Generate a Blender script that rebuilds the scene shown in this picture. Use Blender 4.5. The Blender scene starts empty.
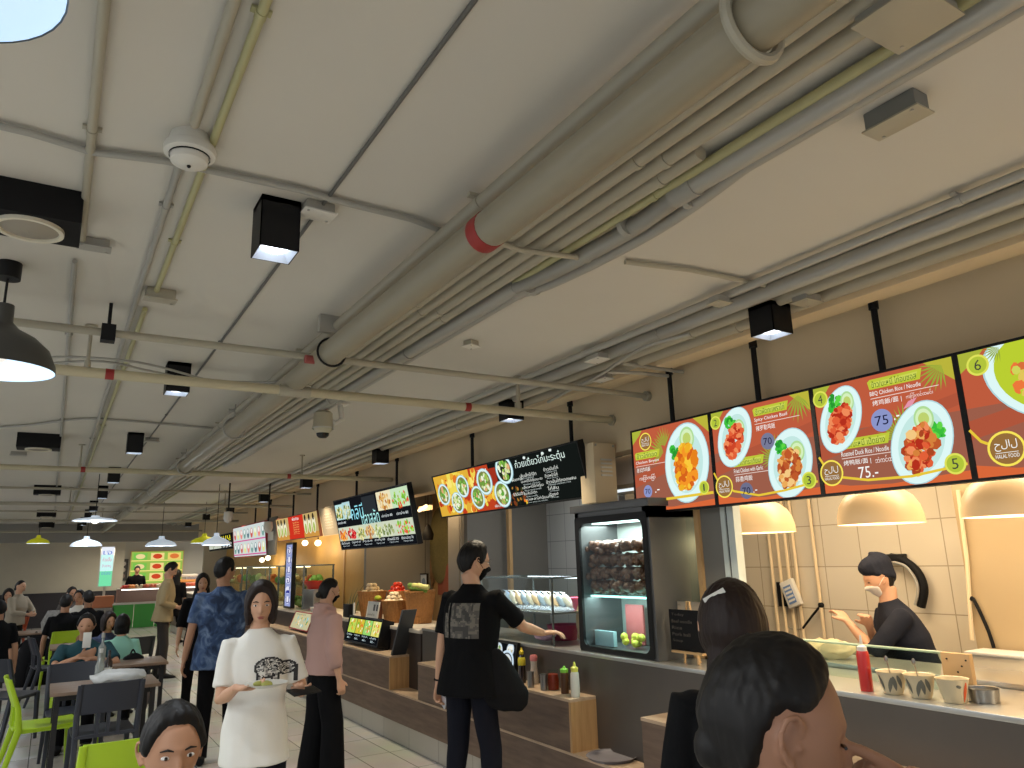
import bpy, bmesh, math, random
import numpy as np
from mathutils import Vector, Matrix, noise
from mathutils.bvhtree import BVHTree

S = bpy.context.scene
C = S.collection
PI = math.pi

# ------------------------------------------------------------------ camera
EYE = 1.62           # height of the phone above the floor
FPX = 737.0
VY = Vector((-462, -188, -737)).normalized()
VX = Vector((1233, -140, -737)); VX = (VX - VX.dot(VY) * VY).normalized()
VZ = VX.cross(VY)
R = Matrix((VX, VY, VZ))           # camera -> world
cam_d = bpy.data.cameras.new('camera')
cam_d.sensor_fit = 'HORIZONTAL'; cam_d.sensor_width = 36.0
cam_d.lens = FPX * 36.0 / 1024.0
cam_d.clip_start = 0.02; cam_d.clip_end = 200
cam = bpy.data.objects.new('camera', cam_d); C.objects.link(cam)
cam.matrix_world = Matrix.Translation((0, 0, EYE)) @ R.to_4x4()
S.camera = cam

def ray(px, py): return (R @ Vector((px - 512, 384 - py, -FPX))).normalized()
def at_z(px, py, z):
    r = ray(px, py); return Vector((0, 0, EYE)) + r * ((z - EYE) / r.z)
def at_x(px, py, x):
    r = ray(px, py); return Vector((0, 0, EYE)) + r * (x / r.x)
def at_y(px, py, y):
    r = ray(px, py); return Vector((0, 0, EYE)) + r * (y / r.y)
def at_d(px, py, d):
    return Vector((0, 0, EYE)) + R @ (Vector(((px - 512) / FPX, (384 - py) / FPX, -1)) * d)

# ------------------------------------------------------------------ world, exposure
w = bpy.data.worlds.new('world'); S.world = w; w.use_nodes = True
bg = w.node_tree.nodes['Background']
bg.inputs[0].default_value = (0.86, 0.92, 1.0, 1); bg.inputs[1].default_value = 0.62
S.view_settings.view_transform = 'Standard'
S.view_settings.look = 'None'
S.view_settings.exposure = 0.0
S.view_settings.gamma = 1.0
S.view_settings.use_curve_mapping = False

def lamp(name, kind, loc, power, color, size=0.1, rot=(0, 0, 0), spot=None, sizey=None, parent=None, blend=0.5):
    d = bpy.data.lights.new(name, kind); d.energy = power; d.color = color
    if kind == 'AREA':
        d.size = size
        if sizey: d.shape = 'RECTANGLE'; d.size_y = sizey
    else: d.shadow_soft_size = size
    if kind == 'SPOT': d.spot_size = spot or 1.6; d.spot_blend = blend
    o = bpy.data.objects.new(name, d); C.objects.link(o); o.location = loc; o.rotation_euler = rot
    if parent: o.parent = parent
    return o

COOL = (0.86, 0.93, 1.0); WARM = (1.0, 0.72, 0.40); NEUT = (1.0, 0.9, 0.76)
ZC = 2.85
# stall work lights fixed under the fascia / on the stall ceilings, plus one added fill
lamp('stall_light', 'AREA', (4.0, 2.4, 2.55), 56, (1.0, 0.8, 0.55), 0.5, sizey=2.6)
lamp('stall_light', 'AREA', (3.95, -1.4, 2.55), 90, (1.0, 0.8, 0.55), 0.5, sizey=2.6)  # unseen lamp added behind the camera to warm the ceiling on the right
lamp('stall_light', 'AREA', (4.2, 5.6, 2.45), 15, (0.95, 0.93, 0.9), 0.5, sizey=2.0)
lamp('stall_light', 'AREA', (4.1, 9.0, 2.35), 24, WARM, 0.5, sizey=3.0)
lamp('stall_light', 'AREA', (4.1, 13.5, 2.3), 22, (1.0, 0.78, 0.45), 0.5, sizey=4.0)
lamp('stall_light', 'AREA', (3.0, 25.6, 2.25), 60, (1.0, 0.9, 0.72), 3.6, sizey=0.8)

# broad lamps added out of view left and behind; floor bounce lifts the ceiling
for yy in (-2.5, 1.0, 4.5, 8.0, 12.0, 17.0):
    lamp('hall_fill_light', 'AREA', (-3.2, yy, ZC - 0.05), 60, (.93, .97, 1.0), 1.0)
for yy in (0.2, 3.2): lamp('hall_fill_light', 'AREA', (-1.6, yy, ZC - 0.05), 36, (.93, .97, 1.0), 0.8)

# ------------------------------------------------------------------ materials
def lin(v):
    v /= 255.0
    return v / 12.92 if v <= 0.04045 else ((v + 0.055) / 1.055) ** 2.4
def rgb(r, g, b): return (lin(r), lin(g), lin(b), 1)
_M = {}
def mat(name, col, rough=0.6, metal=0.0, var=0.0, vscale=4.0, bump=0.0, bscale=60.0, trans=0.0, alpha=1.0, spec=0.5, sss=0.0, coat=0.0):
    if name in _M: return _M[name]
    m = bpy.data.materials.new(name); m.use_nodes = True; nt = m.node_tree; b = nt.nodes['Principled BSDF']
    b.inputs['Base Color'].default_value = col
    b.inputs['Roughness'].default_value = rough; b.inputs['Metallic'].default_value = metal
    b.inputs['Specular IOR Level'].default_value = spec
    if trans: b.inputs['Transmission Weight'].default_value = trans
    if coat: b.inputs['Coat Weight'].default_value = coat
    if alpha < 1: b.inputs['Alpha'].default_value = alpha
    tc = nt.nodes.new('ShaderNodeTexCoord')
    if var:
        n = nt.nodes.new('ShaderNodeTexNoise'); n.inputs['Scale'].default_value = vscale; n.inputs['Detail'].default_value = 4
        nt.links.new(tc.outputs['Object'], n.inputs['Vector'])
        mx = nt.nodes.new('ShaderNodeMix'); mx.data_type = 'RGBA'
        mx.inputs[6].default_value = tuple(c * (1 - var) for c in col[:3]) + (1,)
        mx.inputs[7].default_value = tuple(min(1, c * (1 + var)) for c in col[:3]) + (1,)
        nt.links.new(n.outputs['Fac'], mx.inputs[0]); nt.links.new(mx.outputs[2], b.inputs['Base Color'])
    if bump:
        n2 = nt.nodes.new('ShaderNodeTexNoise'); n2.inputs['Scale'].default_value = bscale; n2.inputs['Detail'].default_value = 3
        nt.links.new(tc.outputs['Object'], n2.inputs['Vector'])
        bp = nt.nodes.new('ShaderNodeBump'); bp.inputs['Strength'].default_value = bump; bp.inputs['Distance'].default_value = 0.01
        nt.links.new(n2.outputs['Fac'], bp.inputs['Height']); nt.links.new(bp.outputs[0], b.inputs['Normal'])
    _M[name] = m; return m
def emis(name, col, st=1.0):
    if name in _M: return _M[name]
    m = bpy.data.materials.new(name); m.use_nodes = True; nt = m.node_tree
    nt.nodes.remove(nt.nodes['Principled BSDF']); e = nt.nodes.new('ShaderNodeEmission')
    e.inputs[0].default_value = col; e.inputs[1].default_value = st
    nt.links.new(e.outputs[0], nt.nodes['Material Output'].inputs[0])
    m.cycles.emission_sampling = 'NONE' if st <= 1.3 else 'AUTO'
    _M[name] = m; return m
def glow(r, g, b, st=1.0): return emis('glow_%d_%d_%d_%d' % (r, g, b, int(st * 100)), rgb(r, g, b), st)
def glass(name, tint=(0.9, 0.96, 0.94), alpha=0.12, rough=0.03):
    """thin pane: mostly see-through with a sharp reflection"""
    if name in _M: return _M[name]
    m = bpy.data.materials.new(name); m.use_nodes = True; nt = m.node_tree
    nt.nodes.remove(nt.nodes['Principled BSDF'])
    tr = nt.nodes.new('ShaderNodeBsdfTransparent'); tr.inputs[0].default_value = (*tint, 1)
    gl = nt.nodes.new('ShaderNodeBsdfGlossy'); gl.inputs['Roughness'].default_value = rough; gl.inputs[0].default_value = (0.9, 0.95, 0.95, 1)
    fr = nt.nodes.new('ShaderNodeLayerWeight'); fr.inputs[0].default_value = 0.5
    pw = nt.nodes.new('ShaderNodeMath'); pw.operation = 'POWER'; pw.inputs[1].default_value = 4.0
    ad = nt.nodes.new('ShaderNodeMath'); ad.operation = 'MULTIPLY_ADD'; ad.inputs[1].default_value = 0.35; ad.inputs[2].default_value = alpha * 0.08
    mx = nt.nodes.new('ShaderNodeMixShader')
    nt.links.new(fr.outputs['Facing'], pw.inputs[0]); nt.links.new(pw.outputs[0], ad.inputs[0]); nt.links.new(ad.outputs[0], mx.inputs[0])
    nt.links.new(tr.outputs[0], mx.inputs[1]); nt.links.new(gl.outputs[0], mx.inputs[2])
    nt.links.new(mx.outputs[0], nt.nodes['Material Output'].inputs[0])
    _M[name] = m; return m

def brick_mat(name, c1, c2, mortar, w, h, axis, rough=0.35, gap=0.006, bump=0.2, off=0.0, stain=0.0):
    """tiles: axis 'XY' floor, 'YZ' wall facing X, 'XZ' wall facing Y"""
    m = bpy.data.materials.new(name); m.use_nodes = True; nt = m.node_tree; b = nt.nodes['Principled BSDF']
    g = nt.nodes.new('ShaderNodeNewGeometry'); sp = nt.nodes.new('ShaderNodeSeparateXYZ'); cb = nt.nodes.new('ShaderNodeCombineXYZ')
    nt.links.new(g.outputs['Position'], sp.inputs[0])
    nt.links.new(sp.outputs[axis[0]], cb.inputs[0]); nt.links.new(sp.outputs[axis[1]], cb.inputs[1])
    br = nt.nodes.new('ShaderNodeTexBrick'); nt.links.new(cb.outputs[0], br.inputs['Vector'])
    br.offset = off; br.inputs['Scale'].default_value = 1; br.inputs['Brick Width'].default_value = w; br.inputs['Row Height'].default_value = h
    br.inputs['Mortar Size'].default_value = gap; br.inputs['Mortar Smooth'].default_value = 0.2
    br.inputs['Color1'].default_value = c1; br.inputs['Color2'].default_value = c2; br.inputs['Mortar'].default_value = mortar
    col = br.outputs['Color']
    if stain:
        n = nt.nodes.new('ShaderNodeTexNoise'); n.inputs['Scale'].default_value = 1.7; n.inputs['Detail'].default_value = 5
        nt.links.new(g.outputs['Position'], n.inputs['Vector'])
        mx = nt.nodes.new('ShaderNodeMix'); mx.data_type = 'RGBA'; mx.blend_type = 'MULTIPLY'; mx.inputs[0].default_value = stain
        nt.links.new(col, mx.inputs[6]); nt.links.new(n.outputs['Color'], mx.inputs[7]); col = mx.outputs[2]
    nt.links.new(col, b.inputs['Base Color'])
    b.inputs['Roughness'].default_value = rough
    bp = nt.nodes.new('ShaderNodeBump'); bp.inputs['Strength'].default_value = bump; bp.inputs['Distance'].default_value = 0.004; bp.invert = True
    nt.links.new(br.outputs['Fac'], bp.inputs['Height']); nt.links.new(bp.outputs[0], b.inputs['Normal'])
    return m
def wood_mat(name, c1, c2, axis_scale=(1, 1, 1), rough=0.45, scale=6):
    m = bpy.data.materials.new(name); m.use_nodes = True; nt = m.node_tree; b = nt.nodes['Principled BSDF']
    tc = nt.nodes.new('ShaderNodeNewGeometry'); mp = nt.nodes.new('ShaderNodeMapping'); mp.inputs['Scale'].default_value = axis_scale
    nt.links.new(tc.outputs['Position'], mp.inputs[0])
    n = nt.nodes.new('ShaderNodeTexNoise'); n.inputs['Scale'].default_value = scale; n.inputs['Detail'].default_value = 6; n.inputs['Roughness'].default_value = 0.65
    nt.links.new(mp.outputs[0], n.inputs['Vector'])
    cr = nt.nodes.new('ShaderNodeValToRGB'); cr.color_ramp.elements[0].position = 0.35; cr.color_ramp.elements[1].position = 0.65
    cr.color_ramp.elements[0].color = c1; cr.color_ramp.elements[1].color = c2
    nt.links.new(n.outputs['Fac'], cr.inputs[0]); nt.links.new(cr.outputs[0], b.inputs['Base Color'])
    b.inputs['Roughness'].default_value = rough
    return m

# ------------------------------------------------------------------ mesh builder
def basis(d):
    d = Vector(d).normalized(); a = Vector((0, 0, 1)) if abs(d.z) < 0.95 else Vector((0, 1, 0))
    x = d.cross(a).normalized(); return x, d.cross(x).normalized(), d
WORLD = {}
class MB:
    def __init__(s): s.bm = bmesh.new(); s.mi = 0; s.mats = []
    def use(s, m):
        if m not in s.mats: s.mats.append(m)
        s.mi = s.mats.index(m); return s
    def face(s, vs):
        try:
            f = s.bm.faces.new(vs); f.material_index = s.mi; f.smooth = True; return f
        except ValueError: return None
    def rings(s, rings, cap=True, closed=True):
        vr = [[s.bm.verts.new(p) for p in r] for r in rings]
        n = len(vr[0])
        for a, b in zip(vr, vr[1:]):
            for i in range(n if closed else n - 1):
                s.face((a[i], a[(i + 1) % n], b[(i + 1) % n], b[i]))
        if cap and closed:
            s.face(list(reversed(vr[0]))); s.face(vr[-1])
        return s
    def box(s, x0, x1, y0, y1, z0, z1, M=None, bev=0.0):
        P = [(x0, y0, z0), (x1, y0, z0), (x1, y1, z0), (x0, y1, z0), (x0, y0, z1), (x1, y0, z1), (x1, y1, z1), (x0, y1, z1)]
        P = [Vector(p) for p in P]
        if M: P = [M @ p for p in P]
        v = [s.bm.verts.new(p) for p in P]; fs = []
        for q in ((0, 3, 2, 1), (4, 5, 6, 7), (0, 1, 5, 4), (1, 2, 6, 5), (2, 3, 7, 6), (3, 0, 4, 7)):
            fs.append(s.face([v[i] for i in q]))
        if bev:
            es = set(e for f in fs if f for e in f.edges)
            r = bmesh.ops.bevel(s.bm, geom=list(es), offset=bev, segments=2, affect='EDGES', profile=0.6)
            for f in r['faces']: f.material_index = s.mi; f.smooth = True
        return s
    def cyl(s, p0, p1, r0, r1=None, n=16, cap=True):
        r1 = r0 if r1 is None else r1
        p0 = Vector(p0); p1 = Vector(p1); x, y, d = basis(p1 - p0)
        s.rings([[p + (x * math.cos(t) + y * math.sin(t)) * r for t in [2 * PI * i / n for i in range(n)]] for p, r in ((p0, r0), (p1, r1))], cap)
        return s
    def tube(s, pts, r, n=10, cap=True):
        pts = [Vector(p) for p in pts]; rs = r if isinstance(r, (list, tuple)) else [r] * len(pts)
        rings = []; x = None
        for i, p in enumerate(pts):
            d = (pts[min(i + 1, len(pts) - 1)] - pts[max(i - 1, 0)])
            if d.length < 1e-9: d = Vector((0, 0, 1))
            d.normalize()
            if x is None: x, y, _ = basis(d)
            else: x = (x - d * x.dot(d)).normalized(); y = d.cross(x)
            rings.append([p + (x * math.cos(t) + y * math.sin(t)) * rs[i] for t in [2 * PI * k / n for k in range(n)]])
        return s.rings(rings, cap)
    def lathe(s, prof, c=(0, 0, 0), n=24, M=None, cap=False):
        c = Vector(c); rg = []
        for r, z in prof:
            rg.append([(M @ Vector((r * math.cos(t), r * math.sin(t), z)) if M else Vector((r * math.cos(t), r * math.sin(t), z))) + c for t in [2 * PI * k / n for k in range(n)]])
        return s.rings(rg, cap)
    def ball(s, c, r, n=12, m=8, M=None):
        c = Vector(c); r = Vector(r) if not isinstance(r, (int, float)) else Vector((r, r, r))
        rg = []
        for j in range(m + 1):
            a = -PI / 2 + PI * j / m; ca = max(math.cos(a), 0.02)
            rg.append([Vector((r.x * ca * math.cos(t), r.y * ca * math.sin(t), r.z * math.sin(a))) for t in [2 * PI * k / n for k in range(n)]])
        if M: rg = [[M @ p for p in g] for g in rg]
        return s.rings([[p + c for p in g] for g in rg])
    def poly(s, pts):
        s.face([s.bm.verts.new(p) for p in pts]); return s
    def loft(s, secs, n=20, power=2.0, cap=True):
        """secs: (centre, rx, ry, xdir, ydir)"""
        rg = []
        for c, rx, ry, xd, yd in secs:
            c = Vector(c); xd = Vector(xd); yd = Vector(yd); g = []
            for k in range(n):
                t = 2 * PI * k / n; ct, st = math.cos(t), math.sin(t)
                g.append(c + xd * (rx * math.copysign(abs(ct) ** (2 / power), ct)) + yd * (ry * math.copysign(abs(st) ** (2 / power), st)))
            rg.append(g)
        return s.rings(rg, cap)
    def build(s, name, m=None, parent=None, local=False, sharp=40, origin=None):
        me = bpy.data.meshes.new(name)
        bmesh.ops.recalc_face_normals(s.bm, faces=s.bm.faces)
        off = Vector((0, 0, 0))
        if parent is not None and not local: off = WORLD.get(parent.name, Vector((0, 0, 0)))
        elif parent is None:
            if origin is not None: off = Vector(origin)
            elif not local and len(s.bm.verts):
                xs = [v.co for v in s.bm.verts]
                off = Vector(((min(p.x for p in xs) + max(p.x for p in xs)) / 2, (min(p.y for p in xs) + max(p.y for p in xs)) / 2, min(p.z for p in xs)))
        if off.length: bmesh.ops.translate(s.bm, verts=s.bm.verts, vec=-off)
        s.bm.to_mesh(me); s.bm.free()
        for q in (s.mats or [m]): me.materials.append(q)
        if sharp: me.set_sharp_from_angle(angle=math.radians(sharp))
        o = bpy.data.objects.new(name, me); C.objects.link(o)
        if parent is not None: o.parent = parent; WORLD[o.name] = WORLD.get(parent.name, Vector((0, 0, 0)))
        else: o.location = off; WORLD[o.name] = off
        return o

def thing(name, label, cat, loc=(0, 0, 0), rz=0.0, group=None):
    o = bpy.data.objects.new(name, None); C.objects.link(o); o.location = loc; o.rotation_euler = (0, 0, rz)
    o.empty_display_size = 0.1
    o['label'] = label; o['category'] = cat
    if group: o['group'] = group
    WORLD[o.name] = Vector(loc) if rz == 0 else Vector((0, 0, 0))
    return o
def tag(o, label, cat, group=None, kind=None):
    o['label'] = label; o['category'] = cat
    if group: o['group'] = group
    if kind: o['kind'] = kind
    return o
def struct(o): o['kind'] = 'structure'; return o
def copy_tree(o, parent=None):
    c = o.copy(); C.objects.link(c); c.parent = parent
    for ch in list(o.children): copy_tree(ch, c)
    WORLD[c.name] = Vector(c.location) if parent is None else Vector((0, 0, 0))
    return c
ORD = ['nearest', 'second nearest', 'third', 'fourth', 'fifth', 'sixth', 'seventh', 'eighth', 'ninth', 'tenth']

# ------------------------------------------------------------------ room
m_ceil = mat('ceiling_paint', rgb(204, 200, 190), 0.85, var=0.06, vscale=1.2, bump=0.05, bscale=9)
m_pipe = mat('painted_pipe', rgb(168, 162, 144), 0.38, var=0.05, vscale=3)
m_main = mat('main_pipe_paint', rgb(146, 138, 118), 0.36, var=0.06, vscale=3)
m_pipe_cream = mat('cream_painted_pipe', rgb(190, 180, 150), 0.4)
m_pipe_yel = mat('yellowed_conduit', rgb(176, 172, 128), 0.45)
m_cond = mat('grey_conduit', rgb(160, 158, 150), 0.4)
m_galv = mat('galvanised_conduit', rgb(170, 168, 160), 0.34, metal=0.2)
m_wall = mat('cream_wall_paint', rgb(220, 200, 164), 0.7, var=0.04, vscale=1.5, bump=0.04, bscale=14)
m_farwall = mat('grey_wall_paint', rgb(196, 190, 172), 0.8, var=0.05)
m_black = mat('black_metal', rgb(16, 16, 18), 0.5, spec=.3)
m_blackm = mat('matt_black', rgb(13, 13, 15), 0.7, spec=.25)
m_white = mat('white_plastic', rgb(214, 212, 204), 0.4)
m_steel = mat('brushed_steel', rgb(150, 148, 144), 0.3, metal=0.9, var=0.08, vscale=6)
m_steeld = mat('dark_brushed_steel', rgb(104, 98, 92), 0.42, metal=0.6, var=0.1, vscale=4)
m_red = mat('red_paint', rgb(150, 38, 34), 0.5)
floor_m = brick_mat('floor_tiles', rgb(206, 203, 196), rgb(194, 191, 184), rgb(120, 118, 112), 0.6, 0.30, 'YX', rough=0.22, gap=0.005, off=0.0, stain=0.35)
tile_warm = brick_mat('cream_wall_tiles', rgb(206, 196, 176), rgb(200, 190, 170), rgb(160, 148, 126), 0.3, 0.3, 'YZ', rough=0.25, gap=0.004)
tile_grey = brick_mat('grey_wall_tiles', rgb(176, 180, 180), rgb(170, 174, 174), rgb(130, 134, 134), 0.3, 0.3, 'YZ', rough=0.25, gap=0.004)
kick_m = brick_mat('plinth_tiles', rgb(176, 170, 158), rgb(168, 162, 150), rgb(120, 114, 104), 0.6, 0.4, 'YZ', rough=0.4, gap=0.004)

struct(MB().box(-9, 6.5, -4, 28.4, -0.1, 0).build('floor', floor_m))
struct(MB().box(-9, 6.5, -4, 28.4, ZC, ZC + 0.12).build('ceiling', m_ceil))
b = MB()
b.box(3.46, 3.62, -3.5, 22.6, 2.36, ZC)                        # fascia above the stall openings
struct(b.build('wall_right', m_wall))
YW = at_x(963, 560, 4.6).y
struct(MB().box(4.9, 5.0, YW, 4.62, 0, ZC).build('wall_stall_back', tile_warm))
struct(MB().box(4.6, 4.9, -3.5, YW, 0, ZC).build('wall_stall_side', mat('yellow_wall_paint', rgb(176, 154, 118), 0.6, var=0.04)))
struct(MB().box(4.9, 5.0, 4.62, 7.3, 0, ZC).build('wall_stall_grey', tile_grey))
m_backwood = wood_mat('light_wood_panelling', rgb(150, 118, 78), rgb(176, 144, 98), (1, 6, 0.5), rough=0.5)
struct(MB().box(4.9, 5.0, 7.3, 22.6, 0, ZC).build('wall_stall_panelled', m_backwood))
struct(MB().box(-9, 2.0, 27.2, 27.35, 0, ZC).build('wall_far_left', m_farwall))
struct(MB().box(2.0, 6.5, 27.6, 27.75, 0, ZC).build('wall_far', mat('far_white_wall', rgb(190, 186, 174), 0.7)))
struct(MB().box(-9, 6.5, 23.2, 23.7, 2.38, ZC).build('trim_1', mat('beam_paint', rgb(150, 148, 142), 0.8)))
struct(MB().box(-4, 1.98, 27.1, 27.2, 0, 1.0).build('baseboard_far', mat('dark_wainscot', rgb(44, 40, 44), 0.6)))
# partitions between the stalls
m_part = mat('grey_partition', rgb(120, 118, 112), 0.5)
for i, (y, mm) in enumerate(((4.62, m_part), (7.3, m_part), (10.4, m_part))):
    struct(MB().box(3.85, 4.9, y - 0.04, y + 0.04, 0, 2.6).build('wall_partition_%d' % (i + 1), mm))
struct(MB().box(3.62, 5.0, 22.5, 22.6, 0, ZC).build('wall_stall_end', m_farwall))
# stall ceilings
struct(MB().box(3.62, 5.0, -3.5, 22.6, 2.62, 2.66).build('ceiling_stall', m_ceil))

# ------------------------------------------------------------------ pipes along the hall
CLAMP = m_galv
def conduit(name, label, X, z, r, y0, y1, m, group=None, clamps=(), cat='pipe'):
    t = thing(name, label, cat, (X, (y0 + y1) / 2, z), 0, group)
    MB().cyl((X, y0, z), (X, y1, z), r, n=20 if r > 0.03 else 14).build('pipe', m, t)
    for yc in clamps:
        b = MB(); b.cyl((X, yc - 0.012, z), (X, yc + 0.012, z), r * 1.16, n=16)
        b.box(X - r * 1.9, X + r * 1.9, yc - 0.01, yc + 0.01, z + r * 0.5, z + r * 1.05)
        b.build('clamp', m, t)
    return t
def Xz(k, z): return k * (z - EYE)
FY = 23.2
zb = 2.62
main = conduit('sprinkler_main', 'large painted sprinkler main pipe running the length of the ceiling', Xz(1.065, 2.66), 2.66, 0.062, -1.5, FY, m_main, cat='pipe')
for (px, py) in ((460, 253),):                    # red band
    p = at_x(px, py, Xz(1.03, 2.6)); MB().cyl((Xz(1.065, 2.66), p.y - 0.03, 2.66), (Xz(1.065, 2.66), p.y + 0.03, 2.66), 0.0635, n=24).build('red_band', m_red, main)
MB().tube([(Xz(1.065, 2.66) + 0.078 * math.cos(a), at_x(772, 36, Xz(1.12, 2.66)).y, 2.66 + 0.078 * math.sin(a)) for a in [PI * k / 12 for k in range(0, 25)]], 0.012, 8).build('hanger_ring', m_pipe, main)
hy = at_x(772, 36, Xz(1.12, 2.66)).y
MB().cyl((Xz(1.065, 2.66), hy, 2.72), (Xz(1.065, 2.66), hy, ZC), 0.01).build('hanger_rod', m_pipe, main)
p = at_x(303, 383, Xz(1.03, 2.6)); MB().cyl((Xz(1.0, 2.66) - .03, p.y - .02, 2.645), (Xz(1.0, 2.66) + .03, p.y - .02, 2.645), 0.022, n=18).build('red_plug', mat('faded_red', rgb(150, 70, 66), .6), main)
yr_ = at_x(322, 362, Xz(1.06, 2.62)).y
MB().tube([(Xz(1.065, 2.66) + 0.072 * math.cos(a), yr_, 2.66 + 0.072 * math.sin(a)) for a in [2 * PI * k / 24 for k in range(25)]] , 0.006, 6).build('wire_ring', m_black, main)
MB().box(Xz(1.065, 2.66) - .07, Xz(1.065, 2.66) + .03, yr_ - .02, yr_ + .02, 2.76, ZC - .001).build('ring_bracket', m_galv, main)
for yy in (5.9, 8.4, 11.2, 14.4, 18.0):
    bb = MB(); X0 = Xz(1.065, 2.66)
    bb.tube([(X0 + 0.08 * math.cos(a), yy, 2.66 + 0.08 * math.sin(a)) for a in [2 * PI * k / 24 for k in range(25)]], 0.007, 6)
    bb.cyl((X0, yy, 2.74), (X0, yy, ZC), 0.006, n=8); bb.box(X0 - 0.05, X0 + 0.05, yy - 0.01, yy + 0.01, 2.79, 2.81)
    bb.build('hanger', m_galv, main)
conduit('water_pipe', 'medium painted pipe tucked just left of the large sprinkler main', Xz(0.958, 2.80), 2.80, 0.026, -1.5, FY, m_pipe, clamps=(2.0, 4.1, 6.6, 9))
zs = 2.815
cl = (1.55, 3.15, 4.9, 7.2)
conduit('conduit', 'painted conduit closest to the sprinkler main on its right', Xz(1.145, zs), zs, 0.026, -1.5, 16, m_pipe, clamps=(3.05, 4.8, 7))
conduit('conduit', 'second painted conduit to the right of the sprinkler main', Xz(1.2, zs), zs, 0.026, -1.5, 17, m_pipe, clamps=cl)
conduit('conduit', 'third painted conduit in the bundle right of the main pipe', Xz(1.262, zs), zs, 0.026, -1.5, 16.5, m_pipe, clamps=(1.5, 3.1, 5, 7.4))
conduit('conduit', 'fourth painted conduit in the bundle, ending at the plate box', Xz(1.32, zs), zs, 0.025, 1.42, 15, m_pipe, clamps=(1.6, 3.2, 5.1))
conduit('conduit', 'fifth and thinnest conduit beside the big grey cable pipe', Xz(1.374, zs), zs, 0.016, -1.5, 15.5, m_pipe_yel, clamps=(1.7, 3.3, 5.3))
# grey cable pipe with flexible section, and its thin companion
def crv(pts, n=14):
    """catmull-rom through points"""
    P = [Vector(p) for p in pts]; P = [P[0]] + P + [P[-1]]; out = []
    for i in range(1, len(P) - 2):
        for k in range(n):
            t = k / n; a, b_, c, d = P[i - 1], P[i], P[i + 1], P[i + 2]
            out.append(0.5 * ((2 * b_) + (c - a) * t + (2 * a - 5 * b_ + 4 * c - d) * t * t + (3 * b_ - a - 3 * c + d) * t ** 3))
    out.append(P[-2]); return out
zg = 2.80
X1 = Xz(1.428, zg); X2 = Xz(1.49, zg)
ya = at_z(686, 200, zg).y; ybk = at_z(545, 292, zg).y
t = thing('cable_pipe', 'thick grey cable pipe with a ribbed flexible section mid ceiling', 'pipe', (X1, ya, zg))
MB().cyl((X1, -1.5, zg), (X1, ya, zg), 0.036, n=22).build('pipe', m_galv, t)
flexpts = crv([(X1, ya - 0.02, zg), (X1 + 0.02, ya + 0.25, zg - 0.01), (X1 - 0.0, (ya + ybk) / 2 + 0.2, zg - 0.01), (X1 - 0.03, ybk + 0.02, zg)])
# corrugation
fl = []; rr = []
L = []
for i in range(len(flexpts) - 1):
    for k in range(6): L.append(flexpts[i].lerp(flexpts[i + 1], k / 6))
MB().tube(L, [0.030 + 0.004 * (i % 2) for i in range(len(L))], 16).build('flexible_sleeve', m_galv, t, sharp=None)
for yy in (ya - 0.05, ybk):
    MB().cyl((X1, yy - 0.05, zg), (X1, yy + 0.05, zg), 0.041, n=18).build('coupling', m_cond, t)
MB().cyl((X1 - 0.03, ybk, zg), (X1 - 0.03, 9.2, zg), 0.034, n=20).build('pipe', m_galv, t)
for yy in (1.9, ybk + 1.2, ybk + 2.6):
    b = MB(); b.cyl((X1 - (0.03 if yy > ybk else 0), yy - 0.012, zg), (X1 - (0.03 if yy > ybk else 0), yy + 0.012, zg), 0.041, n=18); b.build('clamp', m_galv, t)
t = thing('cable_pipe', 'slimmer grey cable pipe curving alongside the thick one', 'pipe', (X2, ya, zg))
MB().tube([Vector((X2, -1.5, zg + 0.01)), Vector((X2, ya - 0.3, zg + 0.01))] + crv([(X2, ya - 0.25, zg + 0.01), (X2 + 0.02, ya + 0.2, zg - 0.02), (X2 - 0.01, (ya + ybk) / 2 + 0.3, zg - 0.02), (X2 - 0.03, ybk + 0.1, zg + 0.01)]) + [Vector((X2 - 0.03, 9.0, zg + 0.01))], 0.022, 14).build('pipe', m_cond, t)
for yy in (2.2, ya, ybk): MB().cyl((X2 - 0.01, yy - 0.012, zg), (X2 - 0.01, yy + 0.012, zg), 0.027, n=16).build('clamp', m_galv, t)

# thin conduits on the left part of the ceiling
def thin(label, X, y0, y1, r=0.012, m=None, clamps=(), name='conduit'):
    return conduit(name, label, X, ZC - r - 0.004, r, y0, y1, m or m_cond, clamps=clamps)
kz = ZC - 0.016 - EYE
thin('thin dark strip drawn for the shaded slit in the ceiling beside the downlight box row', 0.567 * kz, -1.5, FY, 0.0065, mat('gap_shade_strip', rgb(96, 95, 90), .5), clamps=(1.1, 4.2, 6.5))  # dark rod stands in for the shade of a narrow ceiling gap
sm = at_z(194, 128, ZC)
thin('pale conduit running into the smoke detector', sm.x - 0.005, -1.5, sm.y - 0.05, 0.014, m_pipe, clamps=(1.0,))
thin('grey conduit leaving the smoke detector towards the far end', sm.x - 0.01, sm.y + 0.1, FY, 0.012, clamps=(2.6, 5.2, 8))
thin('yellowed conduit passing beside the smoke detector', sm.x + 0.056, -1.5, at_z(160, 296, ZC).y, 0.012, m_pipe_yel, clamps=(1.5, 2.9))
thin('yellowed conduit beyond the long junction box', 0.22 * kz + 0.0, at_z(160, 300, ZC).y + 0.12, FY, 0.012, m_pipe_yel, clamps=(5, 7.2))
thin('pale conduit over the black box light at far left', -0.016 * kz, -1.5, at_z(88, 243, ZC).y, 0.013, m_pipe, clamps=(1.0, 2.2))
thin('thin conduit beyond the black box light at far left', -0.03 * kz, at_z(82, 250, ZC).y + 0.1, FY, 0.010, clamps=(4.4, 7))

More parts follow.
